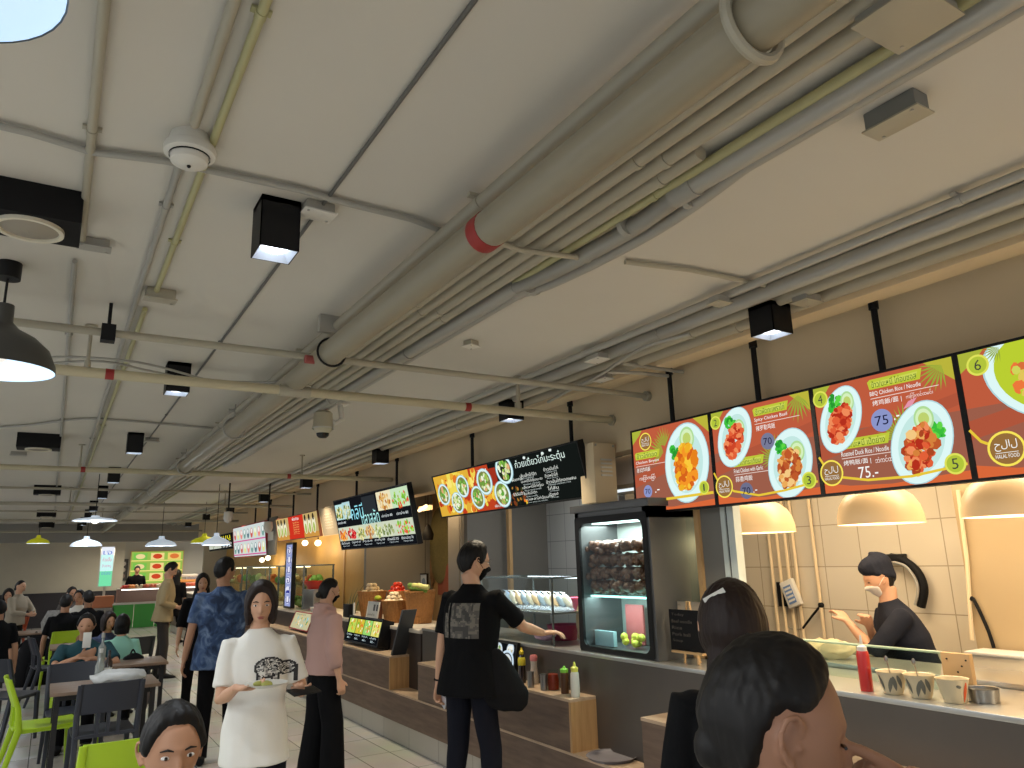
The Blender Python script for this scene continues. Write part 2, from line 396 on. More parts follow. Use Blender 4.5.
# ceiling conduits along the right wall
zr = 2.81
conduit('wall_conduit', 'outermost thin pipe of the bundle near the stall fascia', Xz(2.2, zr), zr, 0.02, -1.5, 22.5, m_galv, clamps=(1.2, 5.2, 9))
conduit('wall_conduit', 'widest grey pipe of the bundle near the stall fascia', Xz(2.32, zr), zr, 0.036, -1.5, 22.5, m_galv, clamps=(2.9, 6.2, 10))
conduit('wall_conduit', 'cream pipe in the middle of the bundle near the fascia', Xz(2.44, zr), zr, 0.03, -1.5, 22.5, m_pipe, clamps=(2.8, 5.6))
conduit('wall_conduit', 'cream pipe right of the middle one near the fascia', Xz(2.56, zr), zr, 0.034, -1.5, 22.5, m_pipe, clamps=(2.6, 5.9))
tr = thing('cable_trunking', 'flat cream cable trunking on the ceiling along the fascia wall', 'trunking', (3.3, 4, 2.8))
MB().box(3.17, 3.30, -1.5, 22.5, 2.79, 2.849, bev=0.004).build('duct', m_wall, tr)
MB().box(3.34, 3.40, -1.5, 22.5, 2.82, 2.849).build('wire_cover', m_wall, tr)

# ------------------------------------------------------------------ crossing sprinkler branches
def cross(label, pts, r, m, name='sprinkler_branch', extra=None, cat='pipe'):
    t = thing(name, label, cat, pts[0])
    MB().tube(pts, r, 16).build('pipe', m, t)
    if extra: extra(t)
    return t
Y1 = at_z(303, 392, 2.60).y
def rod(t, X, Y, z0, m=m_pipe, r=0.009):
    b = MB(); b.cyl((X, Y, z0), (X, Y, ZC - 0.002), r, n=10); b.cyl((X, Y, ZC - 0.012), (X, Y, ZC - 0.001), 0.03, n=14)
    b.cyl((X, Y, z0 - 0.01), (X, Y, z0 + 0.05), r * 1.7, n=12)
    b.build('hanger_rod', m, t)
def ex1(t):
    p = at_y(518, 400, Y1); q = at_y(88, 360, Y1)
    rod(t, p.x, Y1, 2.61, r=0.014); rod(t, q.x, Y1, 2.61)
    for px in (108, 467):
        q = at_y(px, 390, Y1); MB().cyl((q.x - 0.02, Y1, 2.60), (q.x + 0.02, Y1, 2.60), 0.0285, n=18).build('red_band', m_red, t)
    X0 = Xz(1.065, 2.66)
    MB().cyl((X0, Y1, 2.60), (X0, Y1, 2.66), 0.05, n=18).build('tee_joint', m_pipe, t)
    MB().cyl((X0 - 0.09, Y1, 2.60), (X0 + 0.09, Y1, 2.60), 0.034, n=18).build('tee_collar', m_pipe, t)
    MB().cyl((3.44, Y1, 2.60), (3.458, Y1, 2.60), 0.04, n=18).build('wall_flange', m_pipe, t)
cross('cream sprinkler branch with red bands crossing the hall nearest the camera', [(-3, Y1, 2.60), (3.45, Y1, 2.60)], 0.027, m_pipe_cream, extra=ex1)
Y2 = at_z(310, 357, 2.70).y
def ex2(t):
    q = at_y(107, 345, Y2); b = MB(); b.box(q.x - 0.03, q.x + 0.03, Y2 - 0.03, Y2 + 0.03, 2.66, 2.74); b.cyl((q.x, Y2, 2.74), (q.x, Y2, ZC), 0.008); b.build('pipe_bracket', m_black, t)
    MB().cyl((3.43, Y2, 2.70), (3.458, Y2, 2.70), 0.035, n=18).build('wall_flange', m_pipe, t)
cross('slim painted pipe crossing above the red banded sprinkler branch', [(-3, Y2, 2.705), (3.45, Y2, 2.70)], 0.019, m_pipe, name='water_pipe', extra=ex2)
zb2 = ZC - 0.018
cross('thin conduit crossing the ceiling behind the smoke detector',
      [at_z(-60, 112, zb2), at_z(30, 133, zb2), at_z(92, 152, zb2), at_z(165, 161, zb2), at_z(300, 190, zb2), at_z(345, 203, zb2), at_z(410, 219, zb2), at_z(455, 236, zb2)], 0.011, m_cond, name='conduit')
cross('thin conduit crossing below the conduit bundle right of the red band',
      [at_z(498, 242, 2.78), at_z(520, 250, 2.77), at_z(575, 257, 2.77), at_z(582, 259, 2.79)], 0.011, m_pipe, name='conduit')
cross('thin conduit crossing the cream ceiling towards the fascia bundle',
      [at_z(625, 262, zb2), at_z(690, 270, zb2), at_z(768, 286, zb2)], 0.011, m_pipe, name='conduit')
for lab, pts in (('wavy thin cable sagging below the sprinkler branch', [(-20, 362), (60, 357), (120, 360), (160, 367), (225, 383), (290, 381)]),
                 ('second thin cable strung beside the sprinkler branch', [(-20, 371), (90, 361), (150, 371), (200, 380), (280, 383)])):
    cross(lab, crv([at_z(x, y, 2.76) for x, y in pts], 6), 0.007, m_cond, name='cable', cat='cable')
zc3 = ZC - 0.015
cross('thin conduit crossing behind the row of square downlights', crv([at_z(x, y, zc3) for x, y in ((-15, 428), (30, 425), (80, 419), (130, 421), (210, 428), (232, 429))], 5), 0.010, m_cond, name='conduit')
labs = ['second sprinkler branch crossing the hall, with a red band', 'third sprinkler branch crossing the hall', 'fourth sprinkler branch crossing the hall', 'fifth sprinkler branch crossing the hall', 'last sprinkler branch before the far beam']
for i, (px, py) in enumerate(((250, 475), (240, 506), (200, 521), (180, 531), (160, 536))):
    Yb = at_z(px, py, 2.60).y
    def exn(t, Yb=Yb, i=i):
        for X in ((0.15, 2.35) if i < 2 else (0.8,)): rod(t, X, Yb, 2.61)
        if i == 0:
            for px in (83, 289):
                q = at_y(px, 470, Yb); MB().cyl((q.x - 0.02, Yb, 2.60), (q.x + 0.02, Yb, 2.60), 0.0285, n=14).build('red_band', m_red, t)
    cross(labs[i], [(-4, Yb, 2.60), (3.45, Yb, 2.60)], 0.027, m_pipe_cream if i == 0 else m_pipe, extra=exn)
for i, (px, py) in enumerate(((120, 490), (120, 512))):
    Yb = at_z(px, py, 2.72).y
    cross(['slim pipe crossing ahead of the second sprinkler branch', 'slim pipe crossing ahead of the third sprinkler branch'][i], [(-4, Yb, 2.72), (3.45, Yb, 2.72)], 0.017, m_pipe, name='water_pipe')
for i, (a, c_) in enumerate((((660, 170), (760, 200)), ((572, 212), (720, 224)), ((420, 260), (520, 272)))): pass
cross('short white conduit branching off the fascia bundle above the first screens', [at_z(622, 363, 2.78), at_z(655, 368, 2.78), at_z(683, 372, 2.78)], 0.012, m_galv, name='conduit')
cross('lower short white conduit branching off towards the fascia', [at_z(608, 372, 2.76), at_z(640, 373, 2.76), at_z(668, 376, 2.76)], 0.012, m_galv, name='conduit')
cross('loose grey cable looping across the fascia bundle', crv([at_z(x, y, 2.74) for x, y in ((548, 402), (570, 390), (600, 375), (625, 358), (650, 345), (690, 334))], 6), 0.010, m_galv, name='cable', cat='cable')
# ------------------------------------------------------------------ ceiling fixtures
t = thing('smoke_detector', 'round white smoke detector on the ceiling between thin conduits', 'smoke detector', (sm.x, sm.y + 0.05, ZC))
b = MB(); b.lathe([(0.0, -0.0), (0.055, -0.0), (0.06, -0.02), (0.06, -0.035), (0.0, -0.035)], (sm.x, sm.y + 0.05, ZC)); b.build('base', m_white, t)
b = MB(); b.lathe([(0.0, -0.034), (0.068, -0.034), (0.072, -0.045), (0.07, -0.06), (0.05, -0.066)], (sm.x, sm.y + 0.05, ZC), n=32); b.build('housing', m_white, t)
b = MB(); b.lathe([(0.056, -0.06), (0.056, -0.069)], (sm.x, sm.y + 0.05, ZC)); b.build('vent_slot', m_black, t)
b = MB(); b.lathe([(0.054, -0.062), (0.05, -0.085), (0.036, -0.094), (0.0, -0.095)], (sm.x, sm.y + 0.05, ZC), n=32); sc0 = b.build('sensor_cap', m_white, t)
b = MB(); b.ball((sm.x, sm.y + 0.05, ZC - 0.096), 0.006); b.build('indicator', m_black, sc0)

def jbox(label, p, wx, wy, h, mbody, mplate, rot=0.0, lip=0.008):
    t = thing('junction_box', label, 'junction box', p, rot)
    b = MB(); b.box(-wx / 2, wx / 2, -wy / 2, wy / 2, -h, 0, bev=0.004); b.build('body', mbody, t, local=True)
    b = MB(); b.box(-wx / 2 - lip, wx / 2 + lip, -wy / 2 - lip, wy / 2 + lip, -h - 0.006, -h, bev=0.002); cp = b.build('cover_plate', mplate, t, local=True)
    for sx, sy in ((-1, -1), (1, 1)):
        MB().cyl((sx * wx * 0.42, sy * wy * 0.4, -h - 0.009), (sx * wx * 0.42, sy * wy * 0.4, -h - 0.005), 0.005, n=8).build('screw', m_galv, cp, local=True)
zt = ZC - 0.001
jbox('white covered junction box beside the big downlight at the conduit crossing', at_z(318, 205, zt), 0.10, 0.07, 0.035, m_cond, m_white, 0.05)
jbox('long cream junction box on the yellowed conduit', at_z(161, 290, zt), 0.12, 0.06, 0.045, m_pipe, m_pipe, 0.05)
jbox('small grey junction box right of the black box light', at_z(95, 240, zt), 0.10, 0.05, 0.03, m_cond, m_cond)
jbox('small box with wires alone on the cream ceiling', at_z(471, 341, zt), 0.07, 0.06, 0.03, m_pipe, m_white, 0.4)
jbox('junction box with a hanging cream lid beside the thick cable pipe', at_z(905, 92, zt) + Vector((0.03, 0.05, 0)), 0.07, 0.15, 0.055, mat('grey_box', rgb(120, 122, 120), 0.6), m_pipe)
jbox('square plate box across the conduit bundle at the picture top', at_z(905, 8, 2.80), 0.17, 0.14, 0.03, m_cond, m_pipe, 0.0)
jbox('small junction box before the first fascia downlight', at_z(719, 297, 2.80), 0.08, 0.06, 0.03, m_cond, m_pipe)
jbox('junction box behind the square downlight at the fascia', at_z(806, 295, 2.80), 0.11, 0.08, 0.035, m_cond, m_pipe)
jbox('small box on the fascia conduits above the long menu board', at_z(597, 355, 2.79), 0.08, 0.12, 0.03, m_galv, m_white)
jbox('lower small box on the fascia conduits', at_z(603, 375, 2.77), 0.06, 0.12, 0.03, m_galv, m_white)
jbox('grey junction box beside the second row downlight', at_z(152, 438, zt), 0.12, 0.07, 0.03, m_cond, m_cond)
jbox('small plate on the far left of the ceiling', at_z(19, 452, zt), 0.14, 0.09, 0.03, m_cond, m_cond)

# dark pin holes and screw marks on the ceiling stay part of its paint: small plugs
m_lens = glow(240, 247, 255, 6)
m_refl = mat('lamp_reflector', rgb(214, 224, 240), 0.35)
def downlight(label, x, y, ztop, wd=0.155, h=0.2, power=9, group=None, wx=None, lit=True, stem=0.0):
    wx = wx or wd; t = thing('downlight', label, 'ceiling light', (x, y, ztop), 0, group)
    a, c_ = wx / 2, wd / 2; b = MB()
    e = 0.004
    b.box(-a, a, -c_, -c_ + e, -h, 0).box(-a, a, c_ - e, c_, -h, 0).box(-a, -a + e, -c_, c_, -h, 0).box(a - e, a, -c_, c_, -h, 0).box(-a, a, -c_, c_, -0.02, 0)
    b.build('housing', m_black, t, local=True)
    b = MB(); zi = -h + 0.04
    b.rings([[(-a + e, -c_ + e, -h), (a - e, -c_ + e, -h), (a - e, c_ - e, -h), (-a + e, c_ - e, -h)], [(-a * .5, -c_ * .5, zi), (a * .5, -c_ * .5, zi), (a * .5, c_ * .5, zi), (-a * .5, c_ * .5, zi)]], cap=False)
    rf_ = b.build('reflector', m_refl, t, local=True, sharp=20)
    b = MB(); b.cyl((0, 0, zi - 0.02), (0, 0, zi), min(a, c_) * 0.62, n=20); b.box(-a * .5, a * .5, -c_ * .5, c_ * .5, zi, zi + .004)
    b.build('lens', m_lens if lit else m_white, rf_, local=True)
    if lit:
        lamp('downlight_beam', 'SPOT', (0, 0, zi - 0.03), power, COOL if stem == 0 else (1, .84, .6), 0.04, spot=1.9, parent=t, blend=0.7)
    if stem: MB().box(-0.02, 0.02, -0.02, 0.02, 0, stem).build('mount', m_black, t, local=True)
    return t
XA = at_z(283, 196, ZC).x
for i, (px, py) in enumerate(((275, 256), (176, 396), (136, 455), (116, 484), (105, 499.5), (98, 512), (92, 519.5), (87.5, 526), (84, 531), (81, 535))):
    y = at_z(px, py, 2.65).y
    if i == 0: y = at_z(275, 196, ZC).y + 0.066
    downlight('%s black square downlight in the row left of the sprinkler main' % ORD[i] if i < 10 else '', XA, y, ZC - 0.001, wd=0.132, h=0.185, power=60)
pB = at_z(786, 300, 2.80)
XB = pB.x
for i, (px, py) in enumerate(((781, 338), (515, 424), (382, 467), (307, 492), (264, 508), (230, 520), (206, 527), (188, 532))):
    q = at_x(px, py, XB)
    downlight('%s black cube downlight in the row under the fascia conduits' % ORD[i], XB, q.y + 0.05, 2.80, wd=0.14, h=0.15, power=125, stem=0.045)
# fascia row carried on unseen, added for its bounce onto the near ceiling
for k_ in (1, 2):
    downlight(['black cube downlight of the fascia row just outside the picture', 'black cube downlight of the fascia row further behind the picture'][k_ - 1], XB, 2.2 - 2.3 * k_, 2.80, wd=0.14, h=0.15, power=110, stem=0.045)
# black rectangular fixtures on the left
ynear = at_z(40, 183, ZC).y; zb3 = at_y(40, 216, ynear).z; xr = at_z(85, 190, ZC).x; yf = at_z(70, 247, zb3).y
m_ring = mat('light_ring', rgb(216, 210, 190), 0.5)
def boxlight(label, xc, y0, wx, wy, h, group=None):
    t = thing('recessed_spotlight', label, 'ceiling light', (xc, y0 + wy / 2, ZC), 0, group)
    MB().box(-wx / 2, wx / 2, -wy / 2, wy / 2, -h, 0, bev=0.003).build('housing', m_blackm, t, local=True)
    r = min(wx, wy) * 0.44
    MB().lathe([(r, -h), (r, -h - 0.012), (r * 0.86, -h - 0.012), (r * 0.84, -h - 0.002)], n=36).build('ring', m_ring, t, local=True)
    MB().lathe([(r * 0.85, -h - 0.004), (r * 0.6, -h - 0.012), (0.001, -h - 0.016)], n=36).build('diffuser', mat('unlit_diffuser', rgb(150, 142, 128), 0.5), t, local=True)
wyb = yf - ynear; xc_ = at_z(30, 232, zb3).x
boxlight('big black box spotlight with a round rim on the ceiling at far left', xc_, ynear, 2 * (xr - xc_), wyb, ZC - zb3)
for i, (px, py) in enumerate(((40, 433), (48, 485), (47, 510), (47, 522), (47, 532))):
    q = at_z(px, py, ZC)
    boxlight('%s of the smaller black box spotlights at the left of the ceiling' % ORD[i], q.x, q.y, 0.34, 0.24, 0.13)
# pendants
def pendant(name, label, c, r, mo, mi, hgt=0.16, neck=0.03, cord=True, power=8, col=COOL, group=None, bst=3, prof=None, cap=True, top=None):
    top = top or ZC
    t = thing(name, label, 'pendant lamp', c, 0, group)
    P = prof or [(1, 0), (0.98, 0.16), (0.86, 0.45), (0.62, 0.68), (0.32, 0.85), (0.19, 1.0), (0.18, 1.35), (0.0, 1.38)]
    b = MB(); b.lathe([(r * a, hgt * z) for a, z in P], n=40); sh0 = b.build('shade', mo, t, local=True)
    b = MB(); b.lathe([(r * a * 0.985, hgt * z * 0.97 + 0.001) for a, z in P[:5]] + [(0.0, hgt * 0.84)], n=40); b.build('shade_lining', mi, sh0, local=True)
    b = MB(); b.ball((0, 0, hgt * 0.35), r * 0.2, 14, 10); b.build('bulb', glow(255, 250, 240, bst), t, local=True)
    if cord: MB().cyl((0, 0, hgt * 1.3), (0, 0, top - c[2]), 0.005, n=8).build('cord', m_black, t, local=True)
    if cap: MB().cyl((0, 0, ZC - c[2] - 0.07), (0, 0, ZC - c[2] - 0.001), 0.045, n=18).build('ceiling_cap', m_black, t, local=True)
    if power: lamp('pendant_bulb', 'POINT', (0, 0, -0.02), power, col, 0.08, parent=t)
    return t
m_dgrey = mat('dark_grey_shade', rgb(70, 70, 68), 0.35)
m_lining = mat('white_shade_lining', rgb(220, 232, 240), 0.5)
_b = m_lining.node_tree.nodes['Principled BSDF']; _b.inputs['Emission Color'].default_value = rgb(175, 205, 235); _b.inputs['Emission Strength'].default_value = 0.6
pd = at_d(-5, 370, 2.9)
pendant('pendant_lamp', 'dark grey dome pendant lamp hanging at the left picture edge', pd, 0.205, m_dgrey, m_lining, 0.2, power=0.8, bst=1)
pe = at_z(-84, -46, pd.z)
pendant('pendant_lamp', 'pendant lamp cropped by the upper left corner with its pale underside showing', pe, 0.17, m_dgrey, m_lining, 0.15, power=0, bst=.6)
m_wglow = mat('glowing_white_shade', rgb(220, 230, 240), 0.5)
_b = m_wglow.node_tree.nodes['Principled BSDF']; _b.inputs['Emission Color'].default_value = rgb(190, 205, 220); _b.inputs['Emission Strength'].default_value = 0.55
m_yel = mat('yellow_shade', rgb(180, 180, 30), 0.5); _b = m_yel.node_tree.nodes['Principled BSDF']; _b.inputs['Emission Color'].default_value = rgb(190, 190, 30); _b.inputs['Emission Strength'].default_value = 0.35
for i, (px, py, d, r, mm, lab) in enumerate(((86, 546, 13.5, 0.26, m_wglow, 'pale glowing dome pendant far off before the upright sign'), (161, 546, 13.5, 0.26, m_wglow, 'pale glowing dome pendant far off before the green stall'), (95, 521, 9.5, 0.26, m_wglow, 'flat pale pendant seen edge on further up the hall'), (38, 543.5, 16, 0.22, m_yel, 'small yellow dome pendant far away at the left'), (204, 543, 14, 0.24, m_yel, 'small yellow dome pendant beside the far menu boards'), (216, 545, 11, 0.2, m_wglow, 'pale pendant low beside the furthest menu board'))):
    c = at_d(px, py, d)
    pendant('pendant_lamp', lab, c, r, mm, m_wglow, 0.13 if i != 2 else 0.05, power=7 if mm is m_wglow else 2, cap=False)
# warm domes over the first stall
m_domei = mat('warm_dome_lining', rgb(255, 240, 215), 0.5)
m_dome = mat('cream_glass_dome', rgb(206, 180, 140), 0.35)
_b = m_dome.node_tree.nodes['Principled BSDF']; _b.inputs['Emission Color'].default_value = rgb(238, 186, 120); _b.inputs['Emission Strength'].default_value = 0.42
_b = m_domei.node_tree.nodes['Principled BSDF']; _b.inputs['Emission Color'].default_value = rgb(255, 225, 180); _b.inputs['Emission Strength'].default_value = 0.8
DP = [(1, 0), (0.99, 0.2), (0.93, 0.45), (0.8, 0.68), (0.6, 0.85), (0.34, 0.96), (0.12, 1.0), (0.0, 1.0)]
for (px, py, d, lab) in ((760, 533, 3.55, 'leftmost warm glowing dome lamp under the first menu screens'), (881, 524, 3.2, 'middle warm glowing dome lamp under the menu screens'), (1015, 516, 2.95, 'warm glowing dome lamp cropped by the right picture edge')):
    c = at_x(px, py, 3.8)
    pendant('dome_lamp', lab, c, 37.5 / FPX * 4.25, m_dome, m_domei, 0.21, prof=DP, power=5, col=WARM, cap=False, top=2.62)

# dome security camera
pc = at_z(332, 402, ZC)
Yc = at_z(350, 404, ZC).y
t = thing('security_camera', 'cream dome security camera on a white wall bracket under the conduits', 'security camera', (pc.x, pc.y, ZC))
cc = at_y(323, 425, pc.y)
b = MB(); b.box(cc.x + 0.01, cc.x + 0.19, pc.y - 0.05, pc.y + 0.05, ZC - 0.02, ZC - 0.002, bev=0.004); b.tube([(cc.x + 0.13, pc.y, ZC - 0.02), (cc.x + 0.15, pc.y, ZC - 0.13), (cc.x + 0.09, pc.y, ZC - 0.17), (cc.x + 0.02, pc.y, cc.z + 0.08)], 0.022, 12); b.build('bracket', m_white, t)
b = MB(); b.lathe([(0.0, 0.11), (0.055, 0.105), (0.07, 0.09), (0.075, 0.0), (0.078, -0.02), (0.07, -0.03), (0.055, -0.06), (0.05, -0.065)], cc, n=28); b.build('housing', mat('cream_plastic', rgb(192, 184, 160), 0.45), t)
b = MB(); b.lathe([(0.05, -0.062), (0.045, -0.085), (0.028, -0.1), (0, -0.104)], cc, n=24); b.build('lens_dome', mat('smoked_dome', rgb(20, 20, 22), 0.1), t)
b = MB(); b.lathe([(0.08, -0.02), (0.081, -0.032)], cc, n=28); b.build('trim_ring', m_white, t)

# second far camera cluster
for px, py, lab in ((228, 520, 'small security camera far down the hall between the pipes'), (268, 530, 'tiny security camera above the furthest menu boards')):
    c = at_d(px, py - 2, 11)
    t = thing('security_camera', lab, 'security camera', c)
    MB().lathe([(0.0, 0.1), (0.06, 0.09), (0.07, 0.0), (0.05, -0.05), (0.0, -0.08)], c, n=16).build('housing', m_white, t)
    MB().cyl(c + Vector((0, 0, 0.09)), Vector((c.x, c.y, ZC)), 0.012, n=8).build('stem', m_black, t)

# ------------------------------------------------------------------ 2-D drawing on flat boards
def text_polys(body, _c={}):
    if body in _c: return _c[body]
    cu = bpy.data.curves.new('tmp', 'FONT'); cu.body = body; cu.resolution_u = 2
    o = bpy.data.objects.new('tmp', cu); C.objects.link(o); bpy.context.view_layer.update()
    me = bpy.data.meshes.new_from_object(o.evaluated_get(bpy.context.evaluated_depsgraph_get()))
    V = [(v.co.x, v.co.y) for v in me.vertices]; F = [tuple(p.vertices) for p in me.polygons]
    bpy.data.objects.remove(o); bpy.data.curves.remove(cu); bpy.data.meshes.remove(me)
    if not V: V = [(0, 0)]
    x0 = min(a for a, _ in V); x1 = max(a for a, _ in V); y0 = min(b_ for _, b_ in V); y1 = max(b_ for _, b_ in V)
    _c[body] = (V, F, x0, x1, y0, y1); return _c[body]
class Board:
    """a flat board: O = top-left corner as the viewer sees it, U to the right, V down, N towards the viewer"""
    def __init__(s, O, U, V, W, H, em=True):
        s.O = Vector(O); s.U = Vector(U).normalized(); s.V = Vector(V).normalized(); s.N = s.V.cross(s.U).normalized(); s.W = W; s.H = H; s.layer = 0; s.em = em; s.mb = {}
    def m(s, col, st=1.0):
        return glow(*col, st) if s.em else mat('print_%d_%d_%d' % col, rgb(*col), 0.6)
    def P(s, u, v, d=0.0): return s.O + s.U * (u * s.W) + s.V * (v * s.H) + s.N * d
    def get(s, part):
        if part not in s.mb: s.mb[part] = MB()
        return s.mb[part]
    def up(s): s.layer += 1; return 0.001 + s.layer * 0.00025
    def poly(s, pts, col, part='artwork', st=1.0, d=None):
        b = s.get(part); b.use(s.m(col, st)); d = s.up() if d is None else d
        b.poly([s.P(max(0, min(1, u)), max(0, min(1, v)), d) for u, v in pts]); return s
    def rect(s, u0, v0, u1, v1, col, part='artwork', st=1.0, sk=0.0):
        return s.poly([(u0, v0 + sk), (u0, v1 + sk), (u1, v1 - sk), (u1, v0 - sk)], col, part, st)
    def ell(s, u, v, ru, rv, col, rot=0.0, n=28, part='artwork', st=1.0, d=None):
        asp = s.W / s.H; pts = []
        for k in range(n):
            t = -2 * PI * k / n; x = ru * math.cos(t) * asp; y = rv * math.sin(t)
            xr_ = x * math.cos(rot) - y * math.sin(rot); yr_ = x * math.sin(rot) + y * math.cos(rot)
            pts.append((u + xr_ / asp, v + yr_))
        return s.poly(pts, col, part, st, d)
    def ring(s, u, v, ru, rv, th, col, part='artwork', n=28):
        b = s.get(part); b.use(s.m(col)); d = s.up()
        o = [s.P(u + ru * math.cos(2 * PI * k / n), v + rv * math.sin(2 * PI * k / n), d) for k in range(n)]
        i = [s.P(u + ru * (1 - th) * math.cos(2 * PI * k / n), v + rv * (1 - th) * math.sin(2 * PI * k / n), d) for k in range(n)]
        b.rings([o, i], cap=False); return s
    def stroke(s, pts, wd, col, part='artwork'):
        b = s.get(part); b.use(s.m(col)); d = s.up(); L_, R_ = [], []
        Q = [Vector((u * s.W, v * s.H)) for u, v in pts]
        for i, q in enumerate(Q):
            t_ = (Q[min(i + 1, len(Q) - 1)] - Q[max(i - 1, 0)]).normalized(); nn = Vector((-t_.y, t_.x)) * wd * s.H / 2
            L_.append(q + nn); R_.append(q - nn)
        b.rings([[s.O + s.U * a.x + s.V * a.y + s.N * d for a in (l, r)] for l, r in zip(L_, R_)], cap=False, closed=False); return s
    def text(s, body, u0, v0, u1, v1, col, part='lettering', sk=0.0, st=1.0):
        V, F, x0, x1, y0, y1 = text_polys(body); b = s.get(part); b.use(s.m(col, st)); d = s.up() + 0.0006
        vs = [b.bm.verts.new(s.P(u0 + (u1 - u0) * (x - x0) / max(1e-6, x1 - x0), v1 - (v1 - v0) * (y - y0) / max(1e-6, y1 - y0), d)) for x, y in V]
        for f in F: b.face([vs[i] for i in f])
        return s
    def blobs(s, u, v, ru, rv, cols, n, rs, seed=0, rot=0.0, part='artwork'):
        rnd = random.Random(seed); d = s.up(); s.up(); asp = s.W / s.H
        for k in range(n):
            a = rnd.uniform(0, 2 * PI); q = math.sqrt(rnd.random()); x = ru * q * math.cos(a) * asp; y = rv * q * math.sin(a)
            xr_ = x * math.cos(rot) - y * math.sin(rot); yr_ = x * math.sin(rot) + y * math.cos(rot)
            r_ = rs * rnd.uniform(0.6, 1.3)
            s.ell(u + xr_ / asp, v + yr_, r_ * rnd.uniform(.6, 1.3) / asp, r_ * rnd.uniform(.6, 1.3), rnd.choice(cols), rnd.uniform(0, 3), 7, part, d=d + k * 0.000004)
        return s
    def finish(s, parent):
        for k, b in s.mb.items(): b.build(k, None, parent, sharp=None)

def screen(name, label, O, U, V, W, H, thick=0.05, bez=0.012, bcol=None, cat='menu screen', bgcol=(10, 10, 12), em=True, group=None):
    U = Vector(U).normalized(); V = Vector(V).normalized(); N = V.cross(U).normalized(); O = Vector(O)
    t = thing(name, label, cat, O + V * H + U * (W / 2), 0, group)
    b = MB()
    P = lambda u, v, d: O + U * u + V * v + N * d
    def bx(u0, u1, v0, v1, d0, d1):
        b.rings([[P(u0, v0, d0), P(u1, v0, d0), P(u1, v1, d0), P(u0, v1, d0)], [P(u0, v0, d1), P(u1, v0, d1), P(u1, v1, d1), P(u0, v1, d1)]])
    bx(-bez, W + bez, -bez, H + bez, -thick, -0.002)
    bx(-bez, 0, -bez, H + bez, -0.002, 0.008); bx(W, W + bez, -bez, H + bez, -0.002, 0.008); bx(0, W, -bez, 0, -0.002, 0.008); bx(0, W, H, H + bez, -0.002, 0.008)
    b.build('casing', bcol or m_black, t, sharp=30)
    bd = Board(O, U, V, W, H, em)
    b2 = bd.get('display' if em else 'panel'); b2.use(bd.m(bgcol)); b2.poly([bd.P(0, 0, 0.0005), bd.P(0, 1, 0.0005), bd.P(1, 1, 0.0005), bd.P(1, 0, 0.0005)])
    return t, bd

# ---- first stall: four red-brown menu screens
XS = 3.25
UA = Vector((0, -1, 0)); DA = Vector((0, 0, -1))
zt_s = at_x(631, 434, XS).z + 0.006; zb_s = at_x(720, 502, XS).z - 0.014
PL = (205, 240, 236); GRN = (96, 190, 60); WHT = (250, 250, 245)
BG1 = (190, 92, 62); BG2 = (156, 94, 74); ORG = (216, 104, 58); YB = (232, 200, 60); LIME = (190, 200, 60)
def halal(bd, u, v, rv):
    asp = bd.W / bd.H; ru = rv / asp
    bd.ell(u, v, ru, rv, (150, 110, 60)); bd.ring(u, v, ru, rv, 0.13, (250, 230, 90))
    bd.text('حلال', u - ru * .6, v - rv * .5, u + ru * .6, v + rv * .12, WHT); bd.rect(u - ru * .6, v + rv * .2, u + ru * .6, v + rv * .23, WHT, 'lettering')
    bd.text('HALAL FOOD', u - ru * .62, v + rv * .3, u + ru * .62, v + rv * .52, WHT)
def sticker(bd, u, v, rv, txt, col=(140, 150, 200)):
    ru = rv / (bd.W / bd.H); bd.ell(u, v, ru, rv, col, part='price_sticker'); bd.text(txt, u - ru * .62, v - rv * .42, u + ru * .62, v + rv * .42, (24, 26, 60))
def badge(bd, u, v, rv, txt):
    ru = rv / (bd.W / bd.H); bd.ell(u, v, ru, rv, (222, 226, 90)); bd.ell(u, v, ru * .8, rv * .8, (178, 196, 60)); k_ = .14 if txt == '1' else .3; bd.text(txt, u - ru * k_, v - rv * .5, u + ru * k_, v + rv * .5, (70, 74, 60))
def frond(bd, u, v, L_, ang, col=(150, 170, 60)):
    asp = bd.W / bd.H
    for k in range(-4, 5):
        a = ang + k * 0.22; l = L_ * (1 - 0.06 * abs(k))
        bd.poly([(u, v), (u + l * .5 * math.cos(a - .08) / asp, v + l * .5 * math.sin(a - .08)), (u + l * math.cos(a) / asp, v + l * math.sin(a)), (u + l * .5 * math.cos(a + .08) / asp, v + l * .5 * math.sin(a + .08))], col)
def heading(bd, u0, v0, u1, v1, th, en, cjk, extra, big=False):
    bd.poly([(u0, v0 + .02), (u0 + .01, v1), (u1 - .01, v1), (u1 + .01, v0), (u0 + .02, v0)], LIME); bd.poly([(u0 + .02, v0 + .03), (u0 + .03, v1 - .02), (u1 - .04, v1 - .02), (u1 - .02, v0 + .02)], (205, 214, 90))
    bd.text(th, u0 + .03, v0 + .015, u1 - .03, v1 - .012, (60, 96, 30))
    h = 0.045; v = v1 + .02
    bd.text(en, u0 + .01, v, u1 - .01, v + h, WHT); v += h + .015
    bd.rect(u0 + .01, v, u1 + .1, v + .006, (240, 220, 210)); v += .022
    bd.text(cjk, u0 + .02, v, u0 + .02 + (u1 - u0) * .55, v + h * 1.25, WHT); bd.text(extra, u0 + .04 + (u1 - u0) * .58, v, u1 + .06, v + h * 1.3, (250, 236, 230))
    return v + h * 1.5
